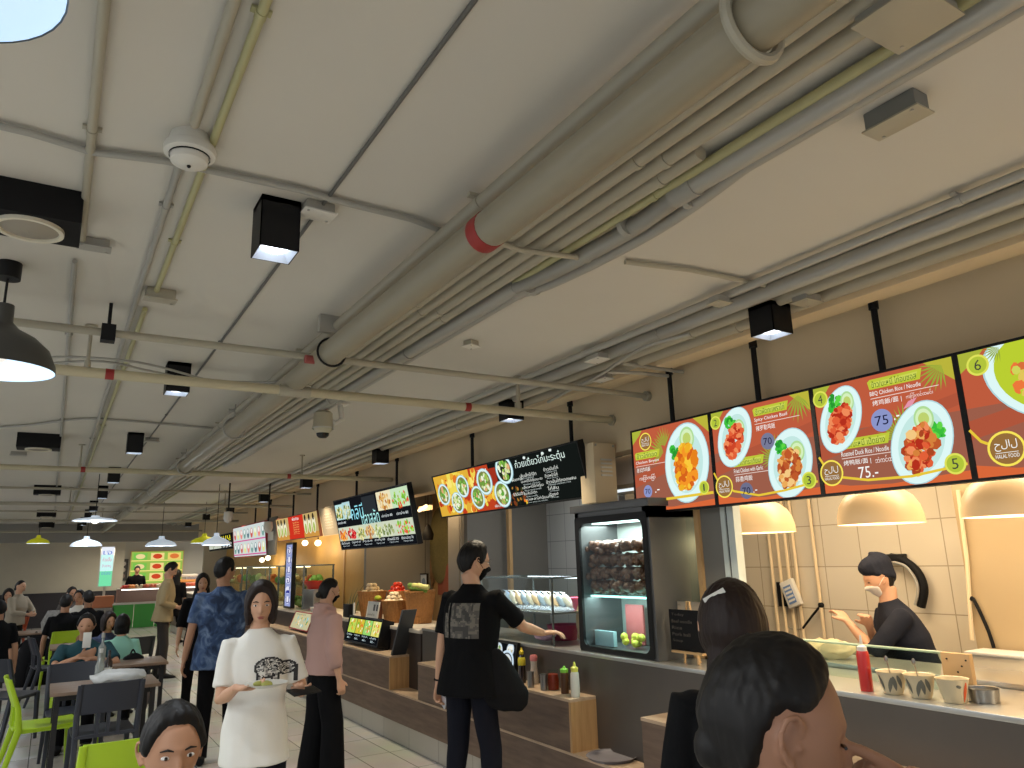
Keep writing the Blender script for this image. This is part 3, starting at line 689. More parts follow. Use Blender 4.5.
def plate(bd, u, v, ru, rv, rot, food, seed, n=60, bowl=None, greens=None, inner=None):
    bd.ell(u, v, ru, rv, (176, 214, 220), rot, 36); bd.ell(u, v, ru * .965, rv * .97, (222, 248, 246), rot, 36); bd.ell(u, v, ru * .74, rv * .76, (196, 232, 226), rot, 32)
    if inner: bd.ell(u, v, ru * .8, rv * .82, inner, rot, 32)
    asp = bd.W / bd.H
    if not inner: bd.blobs(u, v + rv * .1, ru * .55, rv * .6, [(220, 240, 226), (206, 230, 200), (236, 248, 240)], 40, rv * .07, seed + 3, rot)
    if greens: bd.blobs(u + greens[0], v + greens[1], .05, .07, [(60, 190, 60), (96, 214, 70), (40, 150, 50)], 22, rv * .09, seed + 5)
    if bowl:
        bd.ell(u + bowl[0], v + bowl[1], ru * .33, rv * .3, (176, 220, 150)); bd.ell(u + bowl[0], v + bowl[1], ru * .27, rv * .24, (214, 240, 190)); bd.ell(u + bowl[0], v + bowl[1], ru * .18, rv * .15, (190, 210, 110))
    bd.blobs(u - ru * .05, v + rv * .12, ru * .46, rv * .56, food, int(n * 1.5), rv * .1, seed, rot)
REDM = [(206, 70, 40), (226, 96, 56), (180, 48, 30), (240, 140, 90)]
ORGM = [(240, 176, 40), (250, 200, 60), (230, 130, 30), (244, 150, 40), (214, 100, 30)]
BRNM = [(214, 130, 60), (190, 90, 44), (236, 170, 90), (170, 70, 36), (244, 200, 130)]
xs_px = [(631, 432), (709.5, 413.5), (811, 389), (954.5, 354.5)]
ys = [at_x(px, py, XS).y for px, py in xs_px]; ys.append(ys[-1] - 0.78)
def bgd(bd):
    bd.rect(0, 0, 1, .55, BG1); bd.rect(0, .45, 1, 1, BG2); bd.poly([(0, .55), (0, .7), (1, .4), (1, .3)], (176, 86, 60)); bd.poly([(0, .9), (0, 1), (1, 1), (1, .93), (.5, .97), (.2, .95)], ORG)
    bd.poly([(0, 0), (0, .16), (.1, .06), (.14, 0)], (170, 180, 60)); bd.poly([(.82, 0), (.93, .12), (1, .2), (1, 0)], (186, 180, 60))
def mk(i, label):
    y0, y1 = ys[i] - 0.012, ys[i + 1] + 0.012
    return screen('menu_screen', label, (XS, y0, zt_s), UA, DA, y0 - y1, zt_s - zb_s)
t, bd = mk(0, 'lit menu screen with one fried chicken dish marked 1')
bgd(bd); frond(bd, .42, .32, .3, 3.4); frond(bd, .45, .25, .25, 4.4); halal(bd, .19, .15, .11)
heading(bd, .03, .27, .37, .36, 'ข้าวไก่ทอด', 'Chicken Biryani', '泰式炸鸡飯', '')
bd.text('ကြက်ကြော်', .08, .56, .3, .64, WHT)
plate(bd, .71, .49, .27, .46, .16, ORGM, 11, 110, bowl=(.03, -.27), greens=(-.13, -.12))
bd.rect(0, .86, 1, .89, YB, sk=.01); sticker(bd, .19, .76, .075, '70'); bd.text('.-', .29, .75, .35, .79, WHT); badge(bd, .9, .8, .075, '1')
bd.finish(t)
t, bd = mk(1, 'lit menu screen of two rice dishes at price 70, second from the fridge side')
bgd(bd); frond(bd, .9, .02, .28, 1.7); frond(bd, .62, .6, .22, 3.5); frond(bd, .66, .55, .22, 4.4)
heading(bd, .46, .05, .8, .14, 'ข้าวผัดกะเพราไก่', 'Spicy Chicken Basil', '辣罗勒鸡飯', '')
heading(bd, .2, .54, .52, .63, 'ข้าวไก่กระเทียม', 'Fried Chicken with Garlic', '蒜香鸡飯', '')
plate(bd, .25, .31, .175, .33, .4, REDM, 21, 70, bowl=(.06, -.08), greens=(-.03, -.15)); plate(bd, .77, .67, .2, .35, .35, BRNM, 22, 80, bowl=(.08, -.1), greens=(-.06, -.17))
sticker(bd, .59, .42, .085, '70', (120, 122, 150)); bd.text('.-', .66, .42, .7, .45, WHT); sticker(bd, .33, .89, .085, '70', (110, 112, 140)); bd.text('.-', .4, .89, .44, .92, WHT)
bd.stroke([(0, .66), (.04, .76), (.2, .88), (.45, .95), (.7, .93), (1, .88)], .022, YB); halal(bd, .1, .82, .12); badge(bd, .07, .12, .075, '2'); badge(bd, .93, .86, .08, '3')
bd.finish(t)
t, bd = mk(2, 'lit menu screen of two roast meat dishes at price 75 with a blue sticker')
bgd(bd); frond(bd, .93, .05, .26, 2.4); frond(bd, .6, .58, .24, 3.9); frond(bd, .64, .52, .24, 5.0)
heading(bd, .43, .04, .8, .13, 'ข้าว/บะหมี่ ไก่อบซอส', 'BBQ Chicken Rice / Noodle', '烤鸡飯/面 |', 'ကြက်ကင်ထမင်း')
heading(bd, .16, .53, .53, .62, 'ข้าว/บะหมี่ เป็ดย่าง', 'Roasted Duck Rice / Noodle', '烤鸭飯/面 |', 'ဘဲကင်ထမင်း')
plate(bd, .2, .34, .155, .32, .42, REDM, 31, 80, bowl=(.07, -.15), greens=(-.03, -.17)); plate(bd, .74, .66, .195, .36, .42, REDM + BRNM, 32, 100, bowl=(.04, -.19), greens=(.1, -.06))
bd.poly([(.66, .36), (.7, .3), (.76, .28), (.72, .34)], (230, 150, 170))
sticker(bd, .505, .42, .1, '75'); bd.text('.-', .59, .4, .63, .44, WHT); bd.text('75.-', .29, .8, .43, .9, WHT)
bd.stroke([(0, .66), (.04, .76), (.16, .87), (.35, .92), (.65, .93), (1, .88)], .022, YB); halal(bd, .085, .82, .12); badge(bd, .07, .12, .08, '4'); badge(bd, .93, .87, .085, '5')
bd.finish(t)
t, bd = mk(3, 'lit menu screen with a green curry dish marked 6, cropped by the picture edge')
bgd(bd); plate(bd, .42, .26, .32, .36, .5, [(226, 196, 90), (236, 120, 60), (206, 214, 90), (216, 110, 60)], 41, 60, inner=(186, 206, 50), greens=(.12, -.08))
frond(bd, .22, .02, .15, 2.5); badge(bd, .1, .12, .085, '6')
heading(bd, .38, .5, .72, .59, 'ข้าวแกงเขียวหวานไก่', 'Chicken Green Curry Rice', '鸡绿咖喱飯', '')
bd.stroke([(0, .62), (.05, .72), (.2, .84), (.5, .88), (1, .84)], .022, YB); halal(bd, .17, .8, .135); sticker(bd, .66, .76, .09, '75')
bd.finish(t)
# posts
def post(label, px, py, zlow, xs=3.38):
    q = at_z(px, py, ZC); y = at_x(px, py, xs).y
    t = thing('hanger_post', label, 'hanger post', (xs, y, ZC))
    MB().cyl((xs, y, zlow), (xs, y, ZC - 0.001), 0.016, n=14).build('pole', m_black, t)
    b = MB(); b.box(xs - 0.04, xs + 0.04, y - 0.04, y + 0.04, ZC - 0.012, ZC - 0.001, bev=0.003); b.cyl((xs, y, ZC - 0.07), (xs, y, ZC - 0.01), 0.024, n=14); b.build('ceiling_plate', m_black, t)
    MB().box(XS + 0.052 if px > 600 else 3.255, xs, y - 0.015, y + 0.015, zlow, zlow + 0.04).build('arm', m_black, t)
post('black hanger post above the menu screen marked 1', 669, 372, 2.2)
post('black hanger post above the two dishes priced 70', 752, 337, 2.2)
post('black hanger post above the two roast meat dishes priced 75', 872, 297, 2.2)
for px, py, lab in ((472, 432, 'black hanger post at the left of the long noodle menu board'), (570, 405, 'black hanger post at the right of the long noodle menu board'), (397, 457, 'black hanger post behind the two row photo menu'), (357, 470, 'black hanger post at the left of the two row photo menu'), (318, 482, 'black hanger post behind the red menu sign'), (294, 492, 'black hanger post left of the red menu sign'), (271, 499, 'black hanger post beside the pale menu board'), (256, 505, 'black hanger post over the pale menu board')):
    post(lab, px, py, 2.25)

# ---- second stall: long tilted noodle board
def tilted(name, label, tl, bl, tr, xt, xb, **k):
    """board leaning out at the top: xt / xb = x of the top / bottom edge"""
    p_tl = at_x(*tl, xt); p_tr = at_x(*tr, xt); p_bl = at_x(*bl, xb)
    zt_, zb_ = (p_tl.z + p_tr.z) / 2, p_bl.z
    U = Vector((0, -1, 0)); V = Vector((xb - xt, 0, zb_ - zt_))
    return screen(name, label, (xt, p_tl.y, zt_), U, V, p_tl.y - p_tr.y, V.length, **k)
t, bd = tilted('menu_screen', 'long tilted menu board with seven noodle bowls and white lettering on black', (433, 477), (440, 517), (577, 443), 3.18, 3.28, bez=0.014, bgcol=(22, 24, 22))
bd.rect(0, 0, .3, 1, (226, 176, 60)); bd.rect(.12, .0, .2, .5, (240, 220, 90)); bd.rect(.3, 0, .45, 1, (190, 66, 34)); bd.rect(.45, .1, .5, 1, (160, 50, 30))
bd.blobs(.25, .5, .24, .5, [(240, 210, 80), (226, 120, 40), (250, 230, 120), (190, 60, 30), (236, 170, 50)], 130, .09, 5)
bd.poly([(.52, 0), (.56, 1), (1, 1), (1, 0)], (20, 24, 22)); bd.blobs(.6, .8, .06, .2, [(120, 60, 30), (60, 60, 30), (170, 120, 50), (30, 34, 26)], 40, .05, 9)
for k, (u, v, r) in enumerate(((.065, .47, 1), (.165, .72, .95), (.235, .36, 1.0), (.335, .68, 1), (.41, .36, 1.12), (.515, .7, 1.08), (.565, .2, 1.15))):
    ru, rv = .05 * r, .27 * r
    bd.ell(u, v, ru, rv, (150, 190, 200)); bd.ell(u, v, ru * .93, rv * .95, (216, 244, 246)); bd.ell(u, v, ru * .76, rv * .8, (120, 130, 70) if k != 6 else (40, 44, 30))
    bd.blobs(u, v, ru * .6, rv * .62, [(150, 190, 80), (210, 220, 150), (110, 160, 60), (224, 170, 120), (236, 240, 210), (90, 170, 60)], 34, .055, 60 + k)
bd.text('ก๋วยเตี๋ยวไก่มะระตุ๋น', .64, .06, .93, .27, (226, 244, 236)); 
rows = ['เส้นเล็กไก่ฉีก', 'บะหมี่ไก่ตุ๋นมะระ', 'เส้นหมี่ไก่ตุ๋น', 'วุ้นเส้นไก่ฉีก', 'เกาเหลาไก่ตุ๋นมะระ']
for k, rw in enumerate(rows):
    v = .36 + k * .125
    bd.text(rw, .655, v, .655 + (.1, .13, .125, .08, .17)[k], v + .075, (236, 240, 232)); bd.text(['Shredded', 'Stewed chicken', 'Rice vermicelli', 'Glass noodle', 'Clear soup no noodle'][k], .665, v + .082, .665 + (.07, .1, .1, .07, .12)[k], v + .115, (190, 200, 196))
    bd.text(['ข้าวมันไก่', 'ข้าวหน้าไก่', 'ข้าวมันไก่ทอดผสม', 'ไก่สับ', 'น้ำซุป'][k], .80, v - .03, .80 + (.08, .07, .16, .06, .05)[k], v + .04, (236, 240, 232)); bd.text(['Chicken rice', 'Rice topped', 'Mixed chicken rice', 'Chopped', 'Soup'][k], .81, v + .05, .81 + (.06, .06, .12, .05, .04)[k], v + .082, (190, 200, 196))
for k, (u, v) in enumerate(((.6, .42), (.59, .72), (.45, .9), (.38, .08))): bd.text(['พิเศษ', 'ธรรมดา', 'พิเศษ', 'ไข่'][k], u, v, u + .07, v + .06, (230, 236, 228))
for u, v in ((.71, .03), (.865, .0), (.82, .03)): bd.ell(u, v + .02, .008, .03, (230, 240, 236), part='lettering')
bd.blobs(.66, .93, .01, .04, [(230, 200, 60), (240, 120, 40)], 8, .03, 77)
bd.finish(t)
# end box of that board (light cabinet with louvres)
q0 = at_x(606, 446, 3.2); 
t = thing('electrical_cabinet', 'beige metal box with louvre slots at the end of the long menu board', 'cabinet', (3.36, q0.y, 2.0))
yb0 = at_x(585, 470, 3.3).y
b = MB(); b.box(3.24, 3.44, yb0 - 0.19, yb0 - 0.02, 1.99, 2.42, bev=0.006); b.build('box', m_wall, t)
for k in range(5): MB().box(3.30, 3.40, yb0 - 0.196, yb0 - 0.19, 2.18 + 0.028 * k, 2.192 + 0.028 * k).build('louvre', m_white, t)
for xx in (3.26, 3.42): MB().cyl((xx, yb0 - 0.195, 2.40), (xx, yb0 - 0.19, 2.40), 0.008).build('screw', m_galv, t)
# extractor hood seen between the boards
t = thing('extractor_hood', 'pale extractor hood filling the gap between the menu boards', 'hood', (3.9, 3.95, 2.0))
b = MB(); b.rings([[(3.48, 3.5, 2.12), (3.48, 4.6, 2.12), (3.84, 4.6, 2.12), (3.84, 3.5, 2.12)], [(3.66, 3.5, 2.36), (3.66, 4.6, 2.36), (3.84, 4.6, 2.36), (3.84, 3.5, 2.36)]]); b.build('canopy', mat('pale_steel', rgb(200, 192, 188), 0.35, metal=0.3), t)
MB().box(3.47, 3.84, 3.5, 4.6, 2.09, 2.12).build('lip', m_steel, t)
MB().box(3.5, 3.53, 3.7, 4.4, 2.075, 2.09).build('tube_light', glow(225, 235, 240, 1.2), t)

# ---- third stall: two-row photo menu
t, bd = tilted('menu_screen', 'tilted photo menu with two rows of salads and cyan lettering on black', (334, 501), (342, 549), (407, 485), 3.15, 3.28, bez=0.014, bgcol=(20, 22, 26))
def photo(bd, u0, v0, u1, v1, cols, seed, bgc):
    bd.rect(u0, v0, u1, v1, bgc); bd.blobs((u0 + u1) / 2, (v0 + v1) / 2 + .02, (u1 - u0) * .45, (v1 - v0) * .42, cols, 46, .035, seed)
SAL = [[(190, 190, 90), (90, 110, 40), (230, 220, 160)], [(230, 120, 40), (250, 170, 60), (190, 70, 30)], [(120, 140, 80), (170, 180, 120), (220, 224, 190)], [(220, 170, 90), (180, 110, 50), (240, 210, 150)], [(220, 40, 50), (240, 80, 70), (170, 20, 30)], [(120, 190, 50), (170, 220, 90), (230, 80, 50)], [(200, 210, 140), (140, 160, 80), (240, 240, 200)]]
photo(bd, 0, .08, .12, .4, SAL[0], 1, (190, 226, 226)); photo(bd, .12, .06, .24, .4, SAL[2], 2, (180, 214, 220))
photo(bd, .62, .02, .8, .36, SAL[3], 3, (236, 226, 190)); photo(bd, .8, .02, 1, .36, SAL[5], 4, (200, 226, 190))
bd.rect(.42, .04, .6, .42, (44, 48, 52)); bd.text('คลินี', .24, .14, .42, .44, (150, 225, 240)); bd.text('ปลาสลัด', .38, .3, .62, .58, (180, 240, 236))
xs_ = [0, .14, .27, .4, .53, .63, .78, 1.0]
for k in range(7): photo(bd, xs_[k], .56, xs_[k + 1], .84, SAL[(k * 3 + 1) % 7], 10 + k, (206, 214, 190))
for k in range(6):
    u = .02 + k * .165; bd.text(['ส้มตำไทย 45', 'ตำปูปลาร้า 50', 'ยำวุ้นเส้น 60', 'ลาบหมู 60', 'ตำผลไม้ 55', 'ยำรวมมิตร 70'][k], u, .86, u + .13, .91, (236, 244, 246)); bd.text('Papaya salad', u + .02, .93, u + .12, .96, (200, 210, 214))
for u in (.02, .66, .84): bd.text('ปลาย่าง 80', u, .43, u + .13, .485, (236, 244, 246))
bd.finish(t)
# gap panel beside it (translucent acrylic with lettering)
t, bd = tilted('menu_board', 'clear acrylic price board between the red sign and the photo menu', (319, 509), (323, 536), (334, 506), 3.2, 3.28, bez=0.004, thick=0.01, bcol=m_wall, cat='menu board', bgcol=(176, 160, 134), em=False)
for k in range(6): bd.text('ข้าวเหนียว 10', .25, .2 + k * .1, .75, .26 + k * .1, (225, 215, 195))
bd.finish(t)
# ---- red sign and pale board
t, bd = tilted('menu_screen', 'red and cream menu sign with a row of skewers on either side', (276, 520), (279, 541), (317, 511), 3.18, 3.24, bez=0.012, bcol=mat('brown_frame', rgb(110, 60, 36), 0.5), bgcol=(196, 170, 110))
bd.rect(.32, 0, .68, 1, (206, 52, 34)); bd.text('พิเศษ', .42, .06, .58, .2, WHT)
for k in range(7): bd.text('ไก่ย่าง', .43, .26 + k * .1, .57, .33 + k * .1, (240, 200, 120))
bd.rect(0, .8, 1, 1, (206, 150, 70))
for u in (.05, .14, .23, .73, .82, .91): bd.ell(u, .5, .038, .36, (236, 232, 200)); bd.ell(u, .18, .02, .14, (50, 40, 30)); bd.ell(u, .62, .02, .2, (170, 190, 90))
bd.rect(.32, .8, .68, 1, (206, 52, 34)); bd.finish(t)
t, bd = tilted('menu_screen', 'pale menu board with two rows of colourful drinks in a red frame', (233, 531), (236, 557), (265, 519), 3.18, 3.24, bez=0.02, bcol=m_red, bgcol=(206, 216, 214))
for r_ in range(2):
    for k in range(9): bd.ell(.06 + k * .11, .26 + r_ * .48, .036, .16, [(206, 90, 80), (120, 160, 150), (226, 226, 150), (90, 120, 130), (236, 140, 130)][(k * 2 + r_) % 5]); bd.ell(.06 + k * .11, .2 + r_ * .48, .02, .08, (240, 244, 240))
    bd.rect(0, .46 + r_ * .46, 1, .5 + r_ * .46, (206, 90, 150))
bd.finish(t)
t = thing('partition_board', 'grey board hung beside the pale drinks menu', 'board', (3.3, 11.6, 1.8))
ya_, yb_ = at_x(267, 520, 3.25).y, at_x(277, 520, 3.25).y
b = MB(); b.box(3.24, 3.27, yb_, ya_, 1.8, 2.45, bev=0.003); b.build('panel', mat('grey_brown_board', rgb(104, 98, 88), 0.5), t)
MB().box(3.232, 3.24, yb_ + .15, ya_ - .2, 2.05, 2.2).build('sticker', m_white, t)
t, bd = tilted('menu_screen', 'furthest menu board, black with yellow and white lettering', (208, 537), (210, 551), (231, 534), 3.18, 3.24, bez=0.012, bgcol=(24, 26, 26))
bd.rect(0, 0, .55, .9, (200, 205, 190)); bd.blobs(.27, .5, .24, .4, [(120, 140, 60), (230, 232, 210), (60, 60, 40)], 30, .07, 4); bd.text('เมนู', .6, .1, .95, .45, (240, 230, 40)); bd.text('อาหารตามสั่ง', .56, .55, .98, .7, WHT); bd.text('49 59 69', .6, .76, .95, .9, WHT)
bd.finish(t)
# upright sign near the third stall
t, bd = tilted('upright_sign', 'tall narrow black sign with blue and white lettering standing by the counter', (287, 545), (286, 606), (293, 544.5), 3.06, 3.06, bez=0.03, cat='sign', bgcol=(150, 160, 206))
for k, ch in enumerate('ขนมจีน'): bd.ell(.5, .1 + k * .16, .4, .06, (226, 226, 236)); bd.text(ch, .2, .05 + k * .16, .8, .15 + k * .16, (50, 60, 150))
bd.finish(t)
# ------------------------------------------------------------------ service counters
m_lam = wood_mat('brown_laminate', rgb(92, 74, 62), rgb(116, 95, 80), (6, 1.0, 9), rough=0.5, scale=3)
m_lamtop = wood_mat('pale_laminate_top', rgb(176, 150, 124), rgb(196, 172, 146), (5, 1.0, 5), rough=0.35, scale=3)
m_lamend = wood_mat('light_laminate_end', rgb(170, 132, 88), rgb(194, 156, 108), (9, 9, 0.7), rough=0.45, scale=3)
XF = 2.87
Ya = at_x(570.5, 700, XF).y             # right end of the second stall's raised part
Yb1 = at_x(418, 664, XF).y              # its left end
Yc1 = at_x(641, 717, XF).y              # left end of the first stall's raised part
Yd = at_x(390, 657, XF).y               # right end of the third stall's raised part
b = MB(); b.box(2.885, 3.6, -1.5, 22.4, 0, 0.178); struct(b.build('baseboard_right', kick_m))
def seg(label, y0, y1, z1, m=m_lam, top=m_lamtop, end=True):
    t = thing('wooden_counter', label, 'counter', (2.97, (y0 + y1) / 2, 0.18))
    MB().box(XF, 3.07, y0 + (0.022 if end else 0), y1, 0.44, z1 - 0.018, bev=0.002).build('front_panel', m, t)
    MB().box(XF - 0.004, 3.07, y0, y1, z1 - 0.018, z1, bev=0.002).build('top', top, t)
    if end: MB().box(XF, 3.07, y0, y0 + 0.022, 0.44, z1 - 0.018).build('end_panel', m_lamend, t)
    return t
MB_base = thing('counter_base', 'long brown laminate base running under all the stall counters', 'counter base', (2.97, 10, 0.18))
MB().box(XF, 3.07, -1.5, 22.4, 0.18, 0.425, bev=0.002).build('front_panel', m_lam, MB_base)
MB().box(XF - 0.004, 3.07, -1.5, 22.4, 0.425, 0.44).build('ledge', m_lamtop, MB_base)
seg('brown laminate counter section in front of the first stall, behind the two dark haired women', -1.5, Yc1, 0.75, end=False)
seg('brown laminate counter section holding sauce bottles and the lit tablet', Ya, Yb1, 0.75)
seg('brown laminate counter section of the salad stall', Yd, 12.6, 0.742)
seg('brown laminate counter section of the furthest stalls', 12.75, 22.4, 0.75)
# steel upstand and ledge
t = thing('steel_counter', 'stainless steel counter upstand and ledge of the first two stalls', 'counter', (3.3, 3, 0.44))
MB().box(3.07, 3.11, -1.5, 6.72, 0.44, 0.985).build('front_panel', m_steeld, t)
m_ledge = mat('steel_ledge', rgb(196, 196, 192), 0.28, metal=0.7)
MB().box(3.06, 3.62, -1.5, 6.72, 0.985, 1.008, bev=0.004).build('ledge', m_ledge, t)
MB().box(3.4, 3.62, -1.5, 6.72, 0.1, 0.985).build('back_panel', m_steeld, t)
t = thing('shelf_counter', 'dark counter with a white stone shelf carrying the vegetable baskets', 'counter', (3.3, 9, 0.44))
MB().box(3.07, 3.11, 6.76, 12.6, 0.44, 0.95).build('front_panel', mat('dark_panel', rgb(58, 48, 42), 0.5), t)
MB().box(3.06, 3.66, 6.76, 12.6, 0.95, 0.985, bev=0.004).build('shelf', mat('white_stone', rgb(206, 196, 180), 0.3, var=0.12, vscale=18), t)
t = thing('steel_counter', 'far steel counter with glass food cases', 'counter', (3.3, 17, 0.44))
MB().box(3.07, 3.6, 12.75, 22.4, 0.44, 0.97).build('front_panel', m_steeld, t)
MB().box(3.06, 3.62, 12.75, 22.4, 0.97, 1.0, bev=0.004).build('ledge', m_ledge, t)
# inner work benches
t = thing('work_bench', 'white topped work bench inside the first stall', 'bench', (4.3, 2.2, 0))
MB().box(4.35, 4.58, -1.2, 2.9, 0.86, 0.9).box(4.4, 4.56, -1.1, 2.85, 0.1, 0.86).build('bench', mat('bench_white', rgb(190, 180, 160), 0.4), t)

# partition frame between the first and second stall: fridge-like warmer
gl = glass('clear_glass', (0.93, 0.97, 0.96), 0.12)
glt = glass('greenish_glass', (0.86, 0.95, 0.92), 0.16)
yw0 = at_x(655, 655, 3.1).y; yw1 = at_x(581, 650, 3.1).y; zw1 = at_x(582, 513, 3.1).z
t = thing('glass_cabinet', 'tall dark steel cabinet with glass front holding bags of meat', 'cabinet', (3.3, (yw0 + yw1) / 2, 1.008))
m_cab = mat('dark_cabinet_frame', rgb(92, 93, 94), 0.4, metal=0.3)
zb_ = 1.01
b = MB()
b.box(3.1, 3.5, yw0 - 0.03, yw0 + 0.03, zb_, zw1).box(3.1, 3.5, yw1 - 0.04, yw1, zb_, zw1).box(3.46, 3.5, yw0, yw1, zb_, zw1).box(3.1, 3.5, yw0, yw1, zb_, zb_ + 0.03).box(3.1, 3.5, yw0 - 0.03, yw1, zw1 - 0.07, zw1)
b.build('frame', m_cab, t)
MB().box(3.08, 3.54, yw0 - 0.05, yw1 + 0.03, zw1, zw1 + 0.05, bev=0.004).build('top_cap', m_cab, t)
MB().box(3.13, 3.46, yw0 + 0.03, yw1 - 0.04, 1.37, 1.378).build('middle_shelf', glt, t)
MB().box(3.44, 3.46, yw0 + 0.03, yw1 - 0.04, zb_ + 0.03, zw1 - 0.07).build('back_lining', mat('steel_lining', rgb(190, 200, 196), 0.4, metal=0.3), t)
# rounded glass door
def rrect(y0, y1, z0, z1, r, x, n=6):
    P = []
    for cy_, cz_, a0 in ((y1 - r, z1 - r, 0), (y0 + r, z1 - r, PI / 2), (y0 + r, z0 + r, PI), (y1 - r, z0 + r, 1.5 * PI)):
        for k in range(n + 1):
            a = a0 + PI / 2 * k / n; P.append(Vector((x, cy_ + r * math.cos(a), cz_ + r * math.sin(a))))
    return P
b = MB(); b.rings([rrect(yw0 + 0.03, yw1 - 0.04, zb_ + .03, zw1 - 0.07, 0.05, 3.098), rrect(yw0 + 0.03, yw1 - 0.04, zb_ + .03, zw1 - 0.07, 0.05, 3.104)]); gd_ = b.build('glass_door', gl, t)
o_ = rrect(yw0 - 0.01, yw1, zb_ + .005, zw1 - 0.03, 0.02, 3.094); i_ = rrect(yw0 + 0.035, yw1 - 0.045, zb_ + .035, zw1 - 0.075, 0.05, 3.094)
b = MB(); b.rings([o_, i_], cap=False); b.rings([i_, [p + Vector((0.02, 0, 0)) for p in i_]], cap=False); b.build('door_gasket', m_black, gd_, sharp=None)
MB().box(3.2, 3.3, yw0 + .06, yw1 - .06, zw1 - 0.078, zw1 - 0.07).build('inner_tube_light', glow(220, 250, 244, 4), t)
MB().box(3.16, 3.2, yw0 + .06, yw1 - .06, 1.355, 1.366).build('shelf_light', glow(170, 240, 235, 3), t)
lamp('cabinet_light', 'AREA', (3.25, (yw0 + yw1) / 2, zw1 - 0.09), 7, (0.9, 1, 0.97), 0.2, sizey=0.7)
lamp('cabinet_light', 'AREA', (3.2, (yw0 + yw1) / 2, 1.35), 3, (0.7, 1, 0.98), 0.1, sizey=0.7)
rnd = random.Random(3)
m_meat = mat('dark_meat', rgb(104, 66, 46), 0.4, var=0.55, vscale=40, bump=0.6, bscale=70, coat=0.4)
k = 0
for row in range(4):
    for j in range(6):
        y = yw0 + 0.09 + j * (yw1 - yw0 - 0.18) / 5; z = 1.379 + row * 0.088
        b = MB()
        for q in range(16):
            b.ball((3.16 + rnd.uniform(0, .12), y + rnd.uniform(-.055, .055), z + 0.035 + rnd.uniform(-.025, .035)), rnd.uniform(.016, .026), 7, 5)
        b.ball((3.22, y, z + .045), (.07, .06, .04), 10, 8)
        tag(b.build('meatball_bag', m_meat), 'clear bag of dark brown meatballs stacked in the glass cabinet', 'food bag', 'bags of meatballs in the glass cabinet')
ym = (yw0 + yw1) / 2
tag(MB().box(3.17, 3.2, ym + 0.1, ym + 0.3, 1.045, 1.14, bev=.004).build('label_card', mat('pale_blue_card', rgb(170, 200, 210), 0.5)), 'pale blue card propped in the lower part of the glass cabinet', 'card')
b = MB()
for q in range(9): b.ball((3.25 + rnd.uniform(-.04, .04), ym - 0.02 + rnd.uniform(-.08, .08), 1.065 + rnd.uniform(0, .05)), .025, 8, 6)
tag(b.build('noodle_pile', mat('yellow_noodles', rgb(226, 216, 80), 0.5)), 'heap of yellow noodles at the bottom of the glass cabinet', 'noodles')
tag(MB().box(3.36, 3.38, ym + 0.02, ym + 0.2, 1.045, 1.3, bev=.01).build('chopping_board', mat('pink_board', rgb(206, 110, 110), 0.5)), 'pink chopping board standing inside the glass cabinet', 'chopping board')

# grey steel post right of the cabinet + wooden framed door
t = thing('steel_post', 'grey steel upright between the glass cabinet and the wooden frame', 'post', (3.3, yw0 - 0.08, 1.008))
MB().box(3.30, 3.40, at_x(667, 600, 3.3).y, at_x(648, 600, 3.3).y, 1.01, 2.3, bev=.004).build('post', m_part, t)
yq0 = at_x(736, 590, 3.4).y; yq1 = at_x(668, 600, 3.4).y
t = thing('display_cupboard', 'wooden framed display cupboard with a rounded glass door and trays inside', 'cupboard', (3.5, (yq0 + yq1) / 2, 1.0))
yv = at_x(704, 590, 3.4).y; zp0, zp1 = 1.01, 2.2
m_fr = mat('pale_wood_frame', rgb(196, 160, 112), 0.45, var=0.08)
b = MB(); b.box(3.38, 3.43, yq1 - 0.035, yq1, zp0, zp1).box(3.38, 3.43, yv - .018, yv + .018, zp0, zp1).box(3.38, 3.43, yv, yq1, zp1 - .04, zp1).box(3.38, 3.43, yv, yq1, zp0, zp0 + .04); b.build('frame', m_fr, t)
yqb = at_x(738, 590, 3.84).y; b = MB(); b.box(3.8, 3.84, yqb, yq1, zp0, zp1).box(3.44, 3.84, yqb, yq1, zp1, zp1 + .03).box(3.44, 3.84, yq1 - .02, yq1, zp0, zp1); b.build('carcass', m_steel, t)
b = MB(); b.rings([rrect(yv + .018, yq1 - .035, zp0 + .04, zp1 - .04, .05, 3.40), rrect(yv + .018, yq1 - .035, zp0 + .04, zp1 - .04, .05, 3.406)]); b.build('glass_door', glt, t)
MB().box(3.40, 3.41, yq0 + .07, yv - .02, zp0, zp1).build('side_panel', m_part, t)
MB().ball((3.395, (yv + yq1) / 2, 1.72), .012).build('knob', m_galv, t)
MB().box(3.44, 3.8, yv, yq1 - .03, 1.3, 1.31).build('shelf', m_steel, t)
t = thing('white_pillar', 'narrow white upright profile right of the wooden cupboard', 'post', (3.42, yq0, 1.0))
b = MB(); b.box(3.38, 3.44, yq0 - .05, yq0 + .0, 1.01, 2.3).box(3.38, 3.44, yq0 + .015, yq0 + .05, 1.01, 2.3); b.build('profile', mat('white_profile', rgb(200, 210, 206), 0.4), t)
MB().box(3.39, 3.43, yq0 + .0, yq0 + .015, 1.01, 2.3).build('groove', m_black, t)
for k, (yy, z) in enumerate(((yv + .2, 1.32), (yv + .06, 1.325))):
    b = MB(); b.lathe([(0, 0), (.07, 0), (.12, .11), (.125, .115), (.115, .11), (.065, .01), (0, .01)], (3.56 + .06 * k, yy, z), n=24)
    tag(b.build('steel_basin', mat('white_basin', rgb(206, 214, 204), 0.35)), ['white basin on the cupboard shelf nearest the grey post', 'white basin behind the middle wooden frame upright'][k], 'basin')
